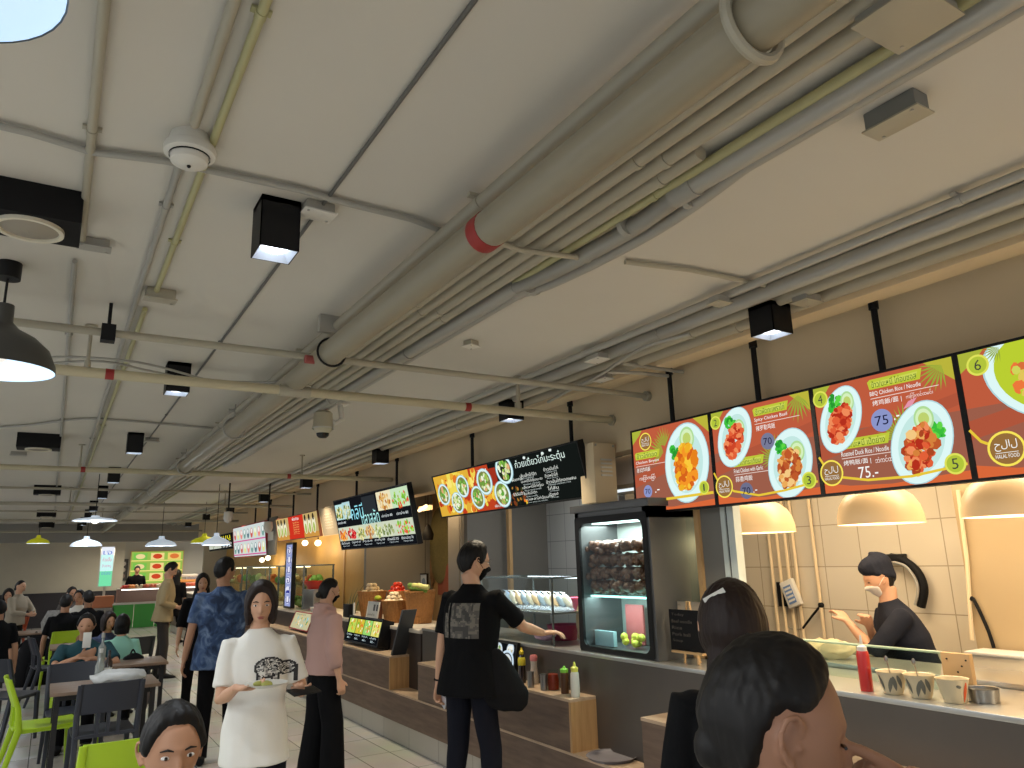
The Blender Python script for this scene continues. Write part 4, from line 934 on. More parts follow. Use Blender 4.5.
# paper sheet and blackboard
yp0 = at_x(706, 620, 3.3).y; yp1 = at_x(660, 620, 3.3).y
t, bd = screen('paper_notice', 'white paper sheet with printed lines taped up behind the small blackboard', (3.28, yp1, at_x(660, 600, 3.3).z), UA, DA, yp1 - yp0, at_x(660, 600, 3.3).z - at_x(660, 637, 3.3).z, thick=0.004, bez=0.0, bcol=m_white, cat='notice', bgcol=(206, 190, 165), em=False)
for k in range(9): bd.text(['รายการอาหาร ก๋วยเตี๋ยว', 'ลูกชิ้นเนื้อ น้ำใส', 'เกาเหลา พิเศษ', 'เพิ่มเส้น เพิ่มข้าว'][k % 4], .04, .06 + k * .1, .04 + (.5, .42, .46)[k % 3], .11 + k * .1, (90, 78, 66))
bd.finish(t)
ye0 = at_x(705, 640, 3.16).y; ye1 = at_x(672, 640, 3.16).y; ze1 = at_x(688, 610, 3.16).z; ze0 = at_x(688, 651, 3.16).z
t = thing('chalkboard_easel', 'small blackboard on a wooden easel standing on the steel ledge', 'blackboard', (3.17, (ye0 + ye1) / 2, 1.008))
MB().box(3.15, 3.165, ye0, ye1, ze0, ze1, bev=.002).build('board', m_blackm, t)
b = MB(); yc_ = (ye0 + ye1) / 2
for s in (-1, 1): b.tube([(3.175, yc_ + s * .055, 1.009), (3.18, yc_ + s * .01, ze1 + .045)], .007, 8)
b.tube([(3.24, yc_, 1.009), (3.185, yc_, ze1 + .045)], .007, 8); b.box(3.14, 3.172, ye0 + .01, ye1 - .01, ze0 - .014, ze0 - .002); b.build('easel', m_fr, t)
b = MB(); b.use(mat('chalk', rgb(90, 84, 76), 0.9))
for k in range(5):
    V_, F_, a0, a1, c0, c1 = text_polys(['Today', 'Beef noodle', 'Rice', 'Pork ball', 'Soup'][k]); vs = [b.bm.verts.new((3.1495, ye1 - .02 - (ye1 - ye0 - .06) * (x - a0) / (a1 - a0) * (.5, .8, .4, .7, .4)[k], ze1 - .02 - k * .036 - .018 * (1 - (y - c0) / (c1 - c0)))) for x, y in V_]
    for f in F_: b.face([vs[i] for i in f])
b.build('chalk_writing', None, t, sharp=None)

# ------------------------------------------------------------------ first stall: things on and behind the ledge
def lathe_thing(name, label, cat, c, parts, group=None, n=24):
    t = thing(name, label, cat, c, 0, group)
    for pn, prof, mm in parts: MB().lathe(prof, c, n=n).build(pn, mm, t)
    return t
XR = 3.14
q = at_x(867, 689, XR); rb = .026
lathe_thing('squeeze_bottle', 'red squeeze bottle with a white nozzle on the steel ledge', 'bottle', (XR, q.y, 1.009), [
    ('bottle', [(0, 0), (rb, 0), (rb * 1.05, .01), (rb * 1.05, .15), (rb * .9, .168), (0, .169)], mat('red_sauce_plastic', rgb(190, 30, 20), 0.3, coat=0.5)),
    ('cap', [(rb * .8, .167), (rb * .78, .185), (.007, .195), (.004, .235), (0, .235)], m_white)])
m_cup = mat('cream_cup', rgb(206, 192, 160), 0.35); m_leaf = mat('grey_leaf_print', rgb(104, 104, 96), 0.5); m_org = mat('orange_print', rgb(214, 90, 40), 0.5)
def cupbowl(label, x, y, r, h, leaves, spoon=False):
    t = thing('ceramic_cup', label, 'cup', (x, y, 1.009))
    P = lambda z: r * (0.62 + 0.38 * (z / h) ** .8)
    b = MB(); b.lathe([(0, 0), (P(0), 0)] + [(P(h * k / 6), h * k / 6) for k in range(1, 7)] + [(r * 1.05, h * 1.02), (r * .96, h * 1.0), (r * .6, h * .3), (0, h * .25)], (x, y, 1.009), n=32); b.build('cup', m_cup, t)
    for (a0, a1, z0, z1, mm) in leaves:
        b = MB(); rows_ = []
        for k in range(7):
            zz = z0 + (z1 - z0) * k / 6; wv = math.sin(PI * (k + .4) / 7.0) * .35
            rows_.append([Vector((x + (P(zz * h) + .0012) * math.cos(a), y + (P(zz * h) + .0012) * math.sin(a), 1.009 + zz * h)) for a in [a0 + (a1 - a0) * k / 6 + wv * (j / 3 - .5) for j in range(4)]])
        b.rings(rows_, cap=False, closed=False); b.build('painted_leaf', mm, t)
    if spoon:
        b = MB(); b.tube([(x + .01, y, 1.02), (x - .005, y + .01, 1.009 + h + .045)], .003, 8); b.ball((x - .006, y + .011, 1.009 + h + .05), (.004, .009, .014), 10, 8); b.build('spoon', m_steel, t)
for k, (px, lab, sp) in enumerate(((893, 'leaf patterned cup with a spoon beside the red bottle', True), (920.5, 'leaf patterned cup with a spoon in the middle of three', True), (953, 'largest cream cup with an orange stripe, nearest the perforated block', False))):
    q = at_x(px, 697, XR + .02)
    r = [.060, .060, .060][k]
    cupbowl(lab, XR + .03, q.y, r, .09, [(-2.9, -2.6, .1, .8, m_leaf), (-2.3, -2.5, .2, .85, m_leaf), (-1.8, -2.2, .3, .9, m_leaf), (2.9, 2.7, .2, .85, m_leaf)] if k < 2 else [(-2.2, -2.3, .65, .8, m_leaf), (-1.7, -1.7, .05, .9, m_org)], sp)
# perforated wooden block, pan, glass guard
yk0, yk1 = at_x(972, 660, 3.36).y, at_x(946, 660, 3.36).y
t = thing('perforated_block', 'light wooden panel with small holes at the end of the glass guard', 'wooden block', (3.36, yk0, 1.008))
MB().box(3.34, 3.37, yk0, yk1 + .01, 1.009, at_x(958, 653, 3.36).z, bev=.002).build('panel', m_fr, t)
for a in range(5):
    for c_ in range(5): 
        if (a + c_) % 4 == 0: MB().cyl((3.337, yk0 + .015 + a * .02, 1.05 + c_ * .025), (3.341, yk0 + .015 + a * .02, 1.05 + c_ * .025), .004, n=8).build('hole', m_black, t)
q = at_x(985, 700, 3.24)
t = thing('steel_pan', 'round stainless pan on the ledge right of the cups', 'pan', (3.27, q.y + .02, 1.008))
MB().lathe([(0, 0), (.055, 0), (.06, .05), (.064, .052), (.058, .05), (.052, .005), (0, .005)], (3.27, q.y + .02, 1.009), n=28).build('pan', m_steel, t)
MB().lathe([(0, .038), (.056, .04)], (3.27, q.y + .02, 1.009), n=24).build('lid', m_steel, t)
yg0, yg1 = at_x(942, 655, 3.45).y, 3.0
t = thing('glass_guard', 'low tilted glass guard along the first stall worktop', 'glass guard', (3.42, (yg0 + yg1) / 2, 1.008))
zg_ = at_x(880, 647, 3.45).z
b = MB(); b.rings([[(3.38, yg0, 1.01), (3.388, yg0, 1.01), (3.388, yg1, 1.01), (3.38, yg1, 1.01)], [(3.45, yg0, zg_), (3.458, yg0, zg_), (3.458, yg1, zg_), (3.45, yg1, zg_)]]); b.build('pane', glt, t)
MB().tube([(3.454, yg0, zg_), (3.454, yg1, zg_)], .006, 8).build('edge_rail', mat('green_edge', rgb(176, 196, 170), 0.3), t)
# serving surface behind the guard: dough pieces, plates
m_dough = mat('pale_dough', rgb(214, 196, 160), 0.6)
t = thing('prep_table', 'steel prep table behind the glass guard of the first stall', 'table', (3.85, 2.5, 0))
MB().box(3.64, 4.0, 1.0, 3.6, 1.0, 1.03, bev=.004).build('top', m_ledge, t)
for yy in (1.1, 3.5):
    for xx in (3.68, 3.96): MB().cyl((xx, yy, 0), (xx, yy, 1.0), .018, n=12).build('leg', m_steel, t)
q = at_x(828, 637, 3.8)
b = MB(); b.ball((3.8, q.y, 1.075), (.10, .14, .05), 30, 18)
for v in b.bm.verts: v.co += Vector((noise.noise(v.co * 17), noise.noise(v.co * 17 + Vector((5, 0, 0))), noise.noise(v.co * 22 + Vector((0, 7, 0))))) * .03
o = b.build('rice_heap', m_dough); tag(o, 'pale heap of rice paper being handled by the cook', 'food')
for k in range(4):
    b = MB(); b.lathe([(0, 0), (.06, 0), (.09, .02), (.092, .024), (.06, .006), (0, .006)], (3.75 + .02 * k, at_x(800 - k * 9, 640, 3.8).y + .05 * k, 1.032 + .012 * k), n=24)
    tag(b.build('white_plate', m_white), ['white plate nearest the cook, left of the rice heap', 'second white plate of the stack left of the rice heap', 'third white plate of the stack left of the rice heap', 'topmost white plate left of the rice heap'][k], 'plate')
t = thing('steel_ladle', 'steel ladle lying on the prep table below the card reader', 'ladle', (3.7, 2.6, 1.03))
q = at_x(790, 628, 3.75)
b = MB(); b.tube([(3.75, q.y, 1.06), (3.72, q.y + .2, 1.1)], .005); b.ball((3.75, q.y - .02, 1.06), (.04, .04, .02)); b.build('ladle', m_steel, t)
# tub on the right
q = at_x(1000, 664, 4.45)
t = thing('plastic_tub', 'translucent white plastic tub on the bench at the right edge', 'tub', (4.45, q.y, .95))
b = MB(); b.rings([rrect(q.y - .26, q.y + .12, q.z - .035, q.z + .05, .03, 4.38), rrect(q.y - .26, q.y + .12, q.z - .035, q.z + .05, .03, 4.56)]); b.build('tub', mat('tub_plastic', rgb(222, 212, 190), 0.35), t)
MB().box(4.37, 4.57, q.y - .28, q.y + .14, q.z + .045, q.z + .062, bev=.006).build('lid', m_white, t)
MB().cyl((4.375, q.y - .18, q.z), (4.368, q.y - .18, q.z), .014, n=12).build('tap', m_blackm, t)
t = thing('bench_box', 'white bench block carrying the plastic tub', 'bench', (4.4, 1.4, 0))
MB().box(4.3, 4.59, -1.2, 2.12, .9, q.z - .036, bev=.004).build('block', m_white, t)
# card reader on the wall, cords, hose
def wallpt(px, py, x=4.895): return at_x(px, py, x)
q = wallpt(795, 593)
t = thing('card_reader', 'white and blue handset in a black holder mounted on the tiled wall', 'card reader', q)
MB().box(4.86, 4.898, q.y + .02, q.y + .14, q.z - .1, q.z + .08, bev=.004).build('holder', m_blackm, t)
M_ = Matrix.Translation((4.84, q.y - .01, q.z)) @ Matrix.Rotation(-.35, 4, 'X')
MB().box(-.02, .02, -.06, .06, -.1, .1, M_, bev=.01).build('handset', m_white, t); MB().box(-.024, -.02, -.035, .035, -.075, .06, M_).build('label', mat('blue_label', rgb(100, 130, 180), 0.5), t)
for k in range(4): MB().box(-.026, -.024, -.03, .03, -.06 + k * .03, -.045 + k * .03, M_).build('button_row', m_white, t)
t = thing('power_cord', 'black plug and stiff cord leaning on the tiled wall', 'cord', wallpt(815, 607))
pts = [wallpt(821, 605, 4.87), wallpt(812, 616, 4.86), wallpt(803, 628, 4.86)]
MB().tube(pts, .009, 8).build('cord', m_blackm, t); MB().ball(pts[0], .022).build('plug', m_blackm, t)
t = thing('thin_cable', 'thin cable hanging from the handset on the tiled wall', 'cable', wallpt(787, 615))
MB().tube(crv([wallpt(787, 608), wallpt(785, 620), wallpt(790, 628), wallpt(800, 629), wallpt(803, 626)]), .004, 6).build('cable', m_cond, t)
t = thing('rubber_hose', 'black hose bent in an arch on the wall behind the cook', 'hose', wallpt(905, 560))
MB().tube(crv([wallpt(891, 557, 4.87), wallpt(903, 560, 4.85), wallpt(917, 571, 4.85), wallpt(924, 588, 4.85), wallpt(921, 607, 4.85)]), .026, 12).build('hose', m_blackm, t)
MB().box(4.83, 4.895, wallpt(908, 560).y, wallpt(888, 560).y, wallpt(890, 561).z, wallpt(890, 554).z, bev=.008).build('bracket', m_black, t)
MB().tube(crv([wallpt(893, 562, 4.84), wallpt(905, 566, 4.82), wallpt(914, 577, 4.82), wallpt(918, 590, 4.82), wallpt(915, 605, 4.82)]), .009, 8).build('inner_tube', m_cond, t)
def w2(px, py): return at_x(px, py, 4.58)
t = thing('curved_wire', 'dark stiff wire hanging from the wall edge at the far right', 'wire', w2(985, 620))
MB().tube(crv([w2(969, 604), w2(972, 598), w2(979, 610), w2(988, 630), w2(994, 648)]), .010, 8).build('wire', m_blackm, t)
t = thing('wall_pipe', 'cream pipe running down the corner of the tiled wall', 'pipe', w2(962, 560))
MB().tube([w2(958, 490), w2(967, 560), w2(972, 640)], .012, 8).build('pipe', m_wall, t)
for k, px in enumerate((769, 777, 785, 793, 813)):
    a = wallpt(px, 540, 4.87); t = thing('wall_pipe', ['leftmost of the cream pipes rising on the tiled wall', 'second cream pipe rising on the tiled wall', 'third cream pipe rising on the tiled wall', 'fourth cream pipe rising on the tiled wall', 'single cream pipe right of the pipe group on the tiled wall'][k], 'pipe', a)
    MB().cyl((4.87, a.y, .9), (4.87, a.y, 2.6), .013, n=10).build('pipe', m_wall, t)

# ------------------------------------------------------------------ second stall: glass case, bottles, tablet
yc0 = at_x(554, 645, 3.1).y; yc1 = at_x(487, 577, 3.1).y + .1; zt2 = at_x(554, 578, 3.1).z; zm2 = at_x(554, 614, 3.1).z; z0 = 1.009
t = thing('glass_food_case', 'glass food display case with fish trays beside the man in black', 'display case', (3.35, (yc0 + yc1) / 2, z0))
xb2 = 3.62
b = MB(); m_edge = mat('case_edge', rgb(130, 140, 140), 0.25, metal=0.6)
for (x, y) in ((3.1, yc0), (xb2, yc0), (3.1, yc1), (xb2, yc1)): b.box(x - .006, x + .006, y - .006, y + .006, z0, zt2)
for z in (zm2, zt2): b.box(3.094, xb2, yc0 - .006, yc0 + .006, z - .006, z + .006).box(3.094, 3.106, yc0, yc1, z - .006, z + .006).box(3.094, xb2, yc1 - .006, yc1 + .006, z - .006, z + .006)
b.build('frame', m_edge, t)
MB().box(3.098, 3.102, yc0, yc1, z0, zt2).build('front_pane', gl, t); MB().box(3.1, xb2, yc0 - .002, yc0 + .002, z0, zt2).build('side_pane', gl, t)
MB().box(3.09, xb2, yc0, yc1, zt2, zt2 + .006).build('top_pane', gl, t); MB().box(3.1, xb2, yc0, yc1, zm2 - .005, zm2).build('shelf', mat('case_shelf', rgb(180, 190, 196), 0.2, metal=0.3), t)
MB().box(3.5, 3.54, yc0 + .1, yc1 - .1, zt2 - .02, zt2 - .004).build('tube_light', glow(230, 240, 250, 4), t)
lamp('case_light', 'AREA', (3.45, (yc0 + yc1) / 2, zt2 - .03), 5, (.93, .97, 1), .1, sizey=1.0)
m_fish = [mat('pale_fish', rgb(214, 216, 214), 0.3, var=.15, vscale=20), mat('blue_fish', rgb(150, 176, 210), 0.3, var=.3, vscale=22), mat('tan_fish', rgb(214, 190, 160), 0.35, var=.2, vscale=18)]
for k in range(11):
    y = yc0 + .1 + k * (yc1 - yc0 - .2) / 10
    M_ = Matrix.Rotation(1.15, 4, 'Z') @ Matrix.Rotation(-.28, 4, 'Y') @ Matrix.Rotation(.15, 4, 'X') @ Matrix.Scale(.9, 4)
    tf = thing('fish', ['tray fish laid first beside the pink bowl in the glass case', 'second fish', ''][0] if k == 0 else '%s fish counted from the pink bowl on the glass case shelf' % (ORD[min(k, 9)] if k < 10 else 'last'), 'fish', (3.3, y, zm2 + .01))
    b = MB(); b.loft([(Vector((-.18 + .36 * s, 0, 0)), .001 + .035 * math.sin(PI * min(1, s * 1.05)) ** .7 if s < .95 else .006, .001 + .03 * math.sin(PI * min(1, s * 1.05)) ** .7 if s < .95 else .006, (0, 1, 0), (0, 0, 1)) for s in [i / 9 for i in range(10)]], n=12)
    bmesh.ops.transform(b.bm, matrix=Matrix.Translation((0, 0, .07)) @ M_, verts=b.bm.verts)
    b.build('body', m_fish[k % 3], tf, local=True)
    b = MB(); b.poly([(.16, 0, 0), (.21, .03, .0), (.2, 0, 0), (.21, -.03, 0)]); bmesh.ops.transform(b.bm, matrix=Matrix.Translation((0, 0, .07)) @ M_, verts=b.bm.verts); b.build('tail', m_fish[k % 3], tf, local=True)
m_pink = mat('pink_plastic', rgb(226, 90, 120), 0.4)
lathe_thing('plastic_bowl', 'pink plastic bowl on the upper shelf of the glass case', 'bowl', (3.45, yc0 + .12, zm2 + .002), [('bowl', [(0, 0), (.06, 0), (.1, .09), (.105, .092), (.095, .09), (.055, .006), (0, .006)], m_pink)])
lathe_thing('plastic_bowl', 'dark pink bowl on the lower level of the glass case', 'bowl', (3.4, yc0 + .3, z0 + .002), [('bowl', [(0, 0), (.1, 0), (.13, .11), (.135, .112), (.12, .11), (.09, .006), (0, .006)], mat('magenta_plastic', rgb(170, 50, 90), 0.4))])
b = MB()
for k in range(7): b.ball((3.2 + rnd.uniform(-.03, .05), yc0 + .32 + rnd.uniform(-.1, .1), z0 + .04 + rnd.uniform(0, .02)), (.05, .06, .035), 12, 8)
tag(b.build('pink_bag', mat('pink_bag', rgb(214, 170, 200), 0.45)), 'crumpled pale pink bag at the front of the glass case', 'bag')
b = MB(); b.ball((3.4, yc0 + .06, z0 + .15), (.05, .035, .14), 14, 10); b.ball((3.42, yc0 + .04, z0 + .05), (.08, .05, .05), 14, 8)
tag(b.build('meat_joint', mat('tan_meat', rgb(190, 160, 130), 0.5, var=.2, vscale=14)), 'tan piece of meat standing at the right end of the glass case', 'meat')

zs2 = .751
def sx(px, py=690, x=2.98): return at_x(px, py, x).y
amber = mat('dark_soy', rgb(40, 18, 10), 0.15, coat=.8); m_lab_y = mat('yellow_label', rgb(220, 204, 50), .5)
lathe_thing('sauce_bottle', 'dark sauce bottle with a yellow cap next to the lit tablet', 'bottle', (2.98, sx(522.5), zs2), [('bottle', [(0, 0), (.026, 0), (.027, .08), (.024, .12), (.027, .15), (.015, .19), (.012, .2)], amber), ('label', [(.0278, .12), (.0285, .135), (.0278, .16), (.022, .175)], m_lab_y), ('cap', [(.016, .195), (.017, .215), (.008, .222), (.005, .24), (0, .24)], mat('yellow_cap', rgb(226, 200, 40), .4))])
lathe_thing('sauce_bottle', 'white sauce bottle with a pink cap behind the steel cups', 'bottle', (3.02, sx(534.5, 686, 3.02), zs2), [('bottle', [(0, 0), (.03, 0), (.032, .05), (.022, .12), (.024, .16), (0, .16)], mat('cream_sauce', rgb(214, 204, 190), .4)), ('cap', [(.026, .155), (.028, .18), (.022, .195), (0, .196)], mat('pink_cap', rgb(220, 130, 130), .4))])
for px, lab in ((531, 'steel seasoning cup next to the yellow capped bottle'), (544, 'steel seasoning cup next to the red chilli jar')):
    lathe_thing('steel_cup', lab, 'cup', (2.93, sx(px, 690, 2.93), zs2), [('cup', [(0, 0), (.024, 0), (.024, .1), (.026, .102), (.022, .1), (.021, .006), (0, .006)], m_steel)])
lathe_thing('chilli_jar', 'open glass jar of red chilli paste on the wooden counter', 'jar', (2.99, sx(553.5, 688, 2.99), zs2), [('contents', [(0, .002), (.038, .002), (.04, .07), (.034, .1), (0, .1)], mat('chilli_paste', rgb(150, 44, 16), .3, var=.3, vscale=30)), ('jar', [(0, 0), (.041, 0), (.043, .075), (.036, .11), (.037, .13)], glt)])
lathe_thing('sauce_bottle', 'brown sauce bottle with a lime green cap', 'bottle', (2.97, sx(565, 691, 2.97), zs2), [('bottle', [(0, 0), (.026, 0), (.027, .12), (.025, .135), (0, .136)], mat('brown_sauce', rgb(84, 50, 24), .3)), ('cap', [(.027, .13), (.028, .15), (.012, .156), (.005, .17), (0, .17)], mat('lime_cap', rgb(130, 200, 70), .4))])
lathe_thing('sauce_bottle', 'white squeeze bottle with a yellow cap at the end of the row', 'bottle', (2.95, sx(575.5, 694, 2.95), zs2), [('bottle', [(0, 0), (.028, 0), (.03, .05), (.027, .14), (.02, .155), (0, .156)], mat('white_sauce', rgb(206, 206, 196), .4)), ('cap', [(.022, .15), (.025, .175), (.01, .185), (.006, .21), (0, .21)], mat('pale_yellow_cap', rgb(214, 214, 90), .4))])
def tablet(name, label, tl, bl, tr, x, lean, thick, draw, bgcol=(16, 18, 22), bez=.014, bcol=None):
    a = at_x(*tl, x + lean); c_ = at_x(*bl, x); d_ = at_x(*tr, x + lean)
    t, bd = screen(name, label, (x + lean, c_.y, a.z), Vector((0, -1, 0)), Vector((-lean, 0, c_.z - a.z)), abs(c_.y - d_.y), math.hypot(lean, a.z - c_.z), thick=thick, bez=bez, bcol=bcol, cat='tablet sign', bgcol=bgcol)
    draw(bd); bd.finish(t)
def dr1(bd):
    for k, (u, v, r) in enumerate(((.2, .25, .26), (.75, .16, .2))): bd.ell(u, v, r * .8, r, (200, 214, 226)); bd.blobs(u, v, r * .5, r * .6, [(90, 150, 70), (200, 190, 150), (240, 240, 230)], 20, .05, k)
    bd.ell(.2, .6, .24, .14, (170, 60, 40)); bd.ell(.64, .58, .34, .4, (206, 226, 240), -.4); bd.ell(.64, .58, .28, .33, (60, 70, 80), -.4)
    bd.ell(.64, .58, .25, .29, (214, 222, 226), -.4); bd.blobs(.64, .58, .17, .2, [(220, 190, 70), (90, 170, 60), (226, 120, 50), (236, 226, 160)], 60, .05, 8, -.4)
    bd.text('ข้าวมันไก่', .03, .8, .3, .88, WHT); bd.text('50', .05, .9, .16, .97, WHT)
tablet('tablet_sign', 'slanted black tablet with glowing food plates beside the man in black', (490, 641), (490, 676), (517, 647), 2.99, .05, .09, dr1, bez=.02)
# black tray and stool-like pad in the counter gap
lathe_thing('round_tray', 'grey round tray lying on the low ledge in the counter gap', 'tray', (2.98, at_x(612, 765, 2.98).y, .441), [('tray', [(0, 0), (.13, 0), (.15, .02), (.153, .02), (.13, .006), (0, .006)], mat('grey_tray', rgb(120, 116, 122), .5))], n=32)
# ------------------------------------------------------------------ third stall
m_bsk = mat('basket_weave', rgb(170, 116, 60), .7, var=.3, vscale=50, bump=.7, bscale=50)
def basket(label, c, r, h):
    t = thing('woven_basket', label, 'basket', c)
    prof = [(0, 0), (r * .72, 0)]
    for k in range(9): prof.append((r * (.72 + .28 * k / 8) + (.004 if k % 2 else 0), h * k / 8))
    prof += [(r * 1.06, h * 1.0), (r * 1.06, h * 1.05), (r * .94, h * 1.04), (r * .7, h * .3), (0, h * .28)]
    MB().lathe(prof, c, n=28).build('bowl', m_bsk, t)
    b = MB()
    for k in range(28):
        a = 2 * PI * k / 28; b.tube([(c[0] + r * .735 * math.cos(a), c[1] + r * .735 * math.sin(a), c[2] + .002), (c[0] + r * 1.01 * math.cos(a), c[1] + r * 1.01 * math.sin(a), c[2] + h)], .005, 5)
    b.build('weave_stakes', m_bsk, t)
    return t
zsh = .986
def heap(kind, label, c, r, n, rad, m, group, cat, sq=(1, 1, 1), seed=0):
    rn = random.Random(seed); first = None
    for k in range(n):
        layer = 0 if k < n * .55 else (1 if k < n * .85 else 2); a = k * 2.4; rr = r * math.sqrt((k % max(1, int(n * .5))) / (n * .5)) * (1 - .32 * layer)
        p = Vector((c[0] + rr * math.cos(a), c[1] + rr * math.sin(a), c[2] + layer * rad * 1.25))
        if first is None:
            b = MB(); b.ball((0, 0, 0), Vector(sq) * rad, 12, 8); first = b.build(kind, m, None, local=True); tag(first, label, cat, group); o = first
        else: o = first.copy(); C.objects.link(o)
        o.location = p; o.rotation_euler = (rn.uniform(-.5, .5), rn.uniform(-.5, .5), rn.uniform(0, 6))
m_egg = mat('egg_shell', rgb(226, 206, 166), .5); m_tom = mat('tomato_skin', rgb(206, 52, 26), .25, coat=.4); m_cuc = mat('cucumber_skin', rgb(96, 130, 40), .4, var=.3, vscale=30); m_lem = mat('pale_garlic', rgb(226, 206, 170), .6)
def bsk_at(px, py, x): p = at_x(px, py, x); return p
stt = [('basket of eggs at the back beside the hanging leaves', 372, 592, 3.42, .17, .20, 'egg'), ('front basket heaped with garlic bulbs', 394.5, 601, 3.24, .135, .155, 'garlic'), ('basket of red tomatoes behind the garlic', 398, 592, 3.46, .12, .21, 'tomato'), ('wide basket of cucumbers and gourds nearest the man in black', 420, 592, 3.4, .16, .21, 'gourd')]
for lab, px, py, x, r, h, kd in stt:
    p = at_x(px, py, x); c = Vector((x, p.y, zsh)); h = max(.1, p.z - zsh); basket(lab, c, r, h)
    top = c + Vector((0, 0, h))
    if kd == 'egg': heap('egg', 'cream egg in the basket beside the hanging leaves', top, r * .8, 34, .032, m_egg, 'eggs in the basket', 'egg', (1, .8, .8), 1)
    if kd == 'garlic': heap('garlic_bulb', 'pale garlic bulb heaped in the front basket', top, r * .8, 26, .03, m_lem, 'garlic bulbs in the front basket', 'garlic', (1, 1, .8), 2)
    if kd == 'tomato': heap('tomato', 'red tomato heaped in the basket behind the garlic', top, r * .85, 26, .034, m_tom, 'tomatoes in the basket', 'tomato', (1, 1, .85), 3)
    if kd == 'gourd':
        for k in range(5):
            y = c.y - .11 + k * .055; dz = .02 if k % 2 else .05; b = MB()
            b.tube(crv([(x - .02, y + .12, top.z + dz), (x - .05, y + .04, top.z + dz + .02), (x - .04, y - .06, top.z + dz + .01), (x, y - .13, top.z + dz)], 5), [.008] + [.026] * 14 + [.01], 12)
            tag(b.build('cucumber', m_cuc if k not in (0, 2) else mat('pale_gourd', rgb(206, 200, 120), .4)), ['yellow gourd at the near end of the gourd basket', 'green cucumber between the two yellow gourds', 'yellow gourd in the middle of the gourd basket', 'green cucumber behind the middle yellow gourd', 'green cucumber at the far end of the gourd basket'][k], 'gourd' if k in (0, 2) else 'cucumber')
# small yellow-green fruit between
p = at_x(378, 598, 3.3); b = MB(); b.ball((3.3, p.y, p.z), (.04, .05, .03)); tag(b.build('lime', mat('lime_skin', rgb(190, 200, 60), .4)), 'yellow green lime between the egg and garlic baskets', 'fruit')
b = MB(); b.lathe([(0, 0), (.05, 0), (.06, p.z - zsh - .03), (0, p.z - zsh - .03)], (3.3, p.y, zsh)); tag(b.build('clay_pot', mat('dark_clay', rgb(90, 50, 30), .6)), 'dark clay pot under the lime between the baskets', 'pot')
# leaves
t = thing('leafy_plant', 'long drooping green leaves at the left of the egg basket', 'plant', at_x(350, 625, 3.45))
rt = at_x(352, 628, 3.45); m_lf = mat('grey_green_leaf', rgb(90, 104, 60), .55, var=.25)
for k, (tx, ty) in enumerate(((352, 592), (358, 588), (364, 585), (348, 600), (369, 588), (345, 610))):
    e = at_x(tx, ty, 3.4); mid = rt.lerp(e, .55) + Vector((-.03, .03 * (k % 3), .05)); path = crv([rt, mid, e], 6); b = MB()
    b.rings([[q_ + Vector((0, .018, 0)) * math.sin(PI * min(1, (i + 1.5) / len(path))), q_ + Vector((0, 0, .006)), q_ - Vector((0, .018, 0)) * math.sin(PI * min(1, (i + 1.5) / len(path)))] for i, q_ in enumerate(path)], cap=False, closed=False); b.build('leaf', m_lf, t)
b = MB(); b.lathe([(0, 0), (.08, 0), (.11, rt.z - zsh), (0, rt.z - zsh)], (3.45, rt.y, zsh)); b.build('pot', mat('dark_clay', rgb(90, 50, 30), .6), t)
def dr2(bd):
    for k in range(4): bd.rect(.02 + k * .245, .05, .25 + k * .245, .66, [(190, 214, 90), (206, 190, 60), (150, 210, 110), (226, 220, 120)][k]); bd.blobs(.135 + k * .245, .35, .09, .25, [(120, 190, 50), (230, 190, 60), (226, 120, 50), (240, 240, 200)], 26, .06, k)
    for k in range(4): bd.text(['ส้มตำไทย', 'ตำปูปลาร้า', 'ยำวุ้นเส้น', 'ตำซั่ว'][k], .03 + k * .245, .7, .2 + k * .245, .78, (220, 240, 246)); bd.text(['45.-', '50.-', '60.-', '55.-'][k], .06 + k * .245, .84, .17 + k * .245, .92, (220, 240, 246))
tablet('tablet_sign', 'slanted tablet with a bright row of salad photos on the salad stall counter', (347, 616), (345, 639), (383, 620), 2.93, .06, .12, dr2, bez=.018)
def dr3(bd):
    bd.rect(.0, .0, 1, 1, (196, 190, 150)); bd.blobs(.5, .5, .4, .35, [(120, 190, 200), (230, 230, 210), (90, 150, 90), (230, 190, 120)], 40, .09, 3); bd.text('เมนูแนะนำ', .1, .05, .6, .18, (60, 70, 60))
tablet('tablet_sign', 'red framed slanted menu stand further along the counter', (297, 612), (290, 627), (314, 614), 2.95, .08, .03, dr3, bcol=m_red, bgcol=(190, 184, 150))
p0 = at_x(421, 605, 3.0)
t = thing('folding_chalkboard', 'dark menu board leaning upright at the end of the salad counter', 'board', (2.97, Yd + .12, .743))
b = MB(); zz1 = at_x(420, 612, 2.97).z; b.rings([[(2.90, Yd + .03, .744), (3.05, Yd + .03, .744), (3.05, Yd + .06, .744), (2.90, Yd + .06, .744)], [(2.98, Yd - .05, zz1), (3.13, Yd - .05, zz1), (3.13, Yd - .02, zz1), (2.98, Yd - .02, zz1)]]); b.build('board', mat('charcoal_board', rgb(52, 54, 56), .35), t)
p0 = at_x(375, 600, 3.2)
t, bd = tilted('notice_card', 'white printed card propped before the vegetable baskets', (369, 603), (365, 617), (380, 601), 3.2, 3.17, bez=.004, thick=.006, bcol=m_white, cat='card', bgcol=(190, 192, 190), em=False)
bd.rect(.5, .15, .68, .55, (60, 62, 66)); bd.rect(.76, .15, .92, .55, (60, 62, 66)); bd.text('สแกนจ่าย', .08, .7, .7, .85, (60, 60, 60)); bd.finish(t)
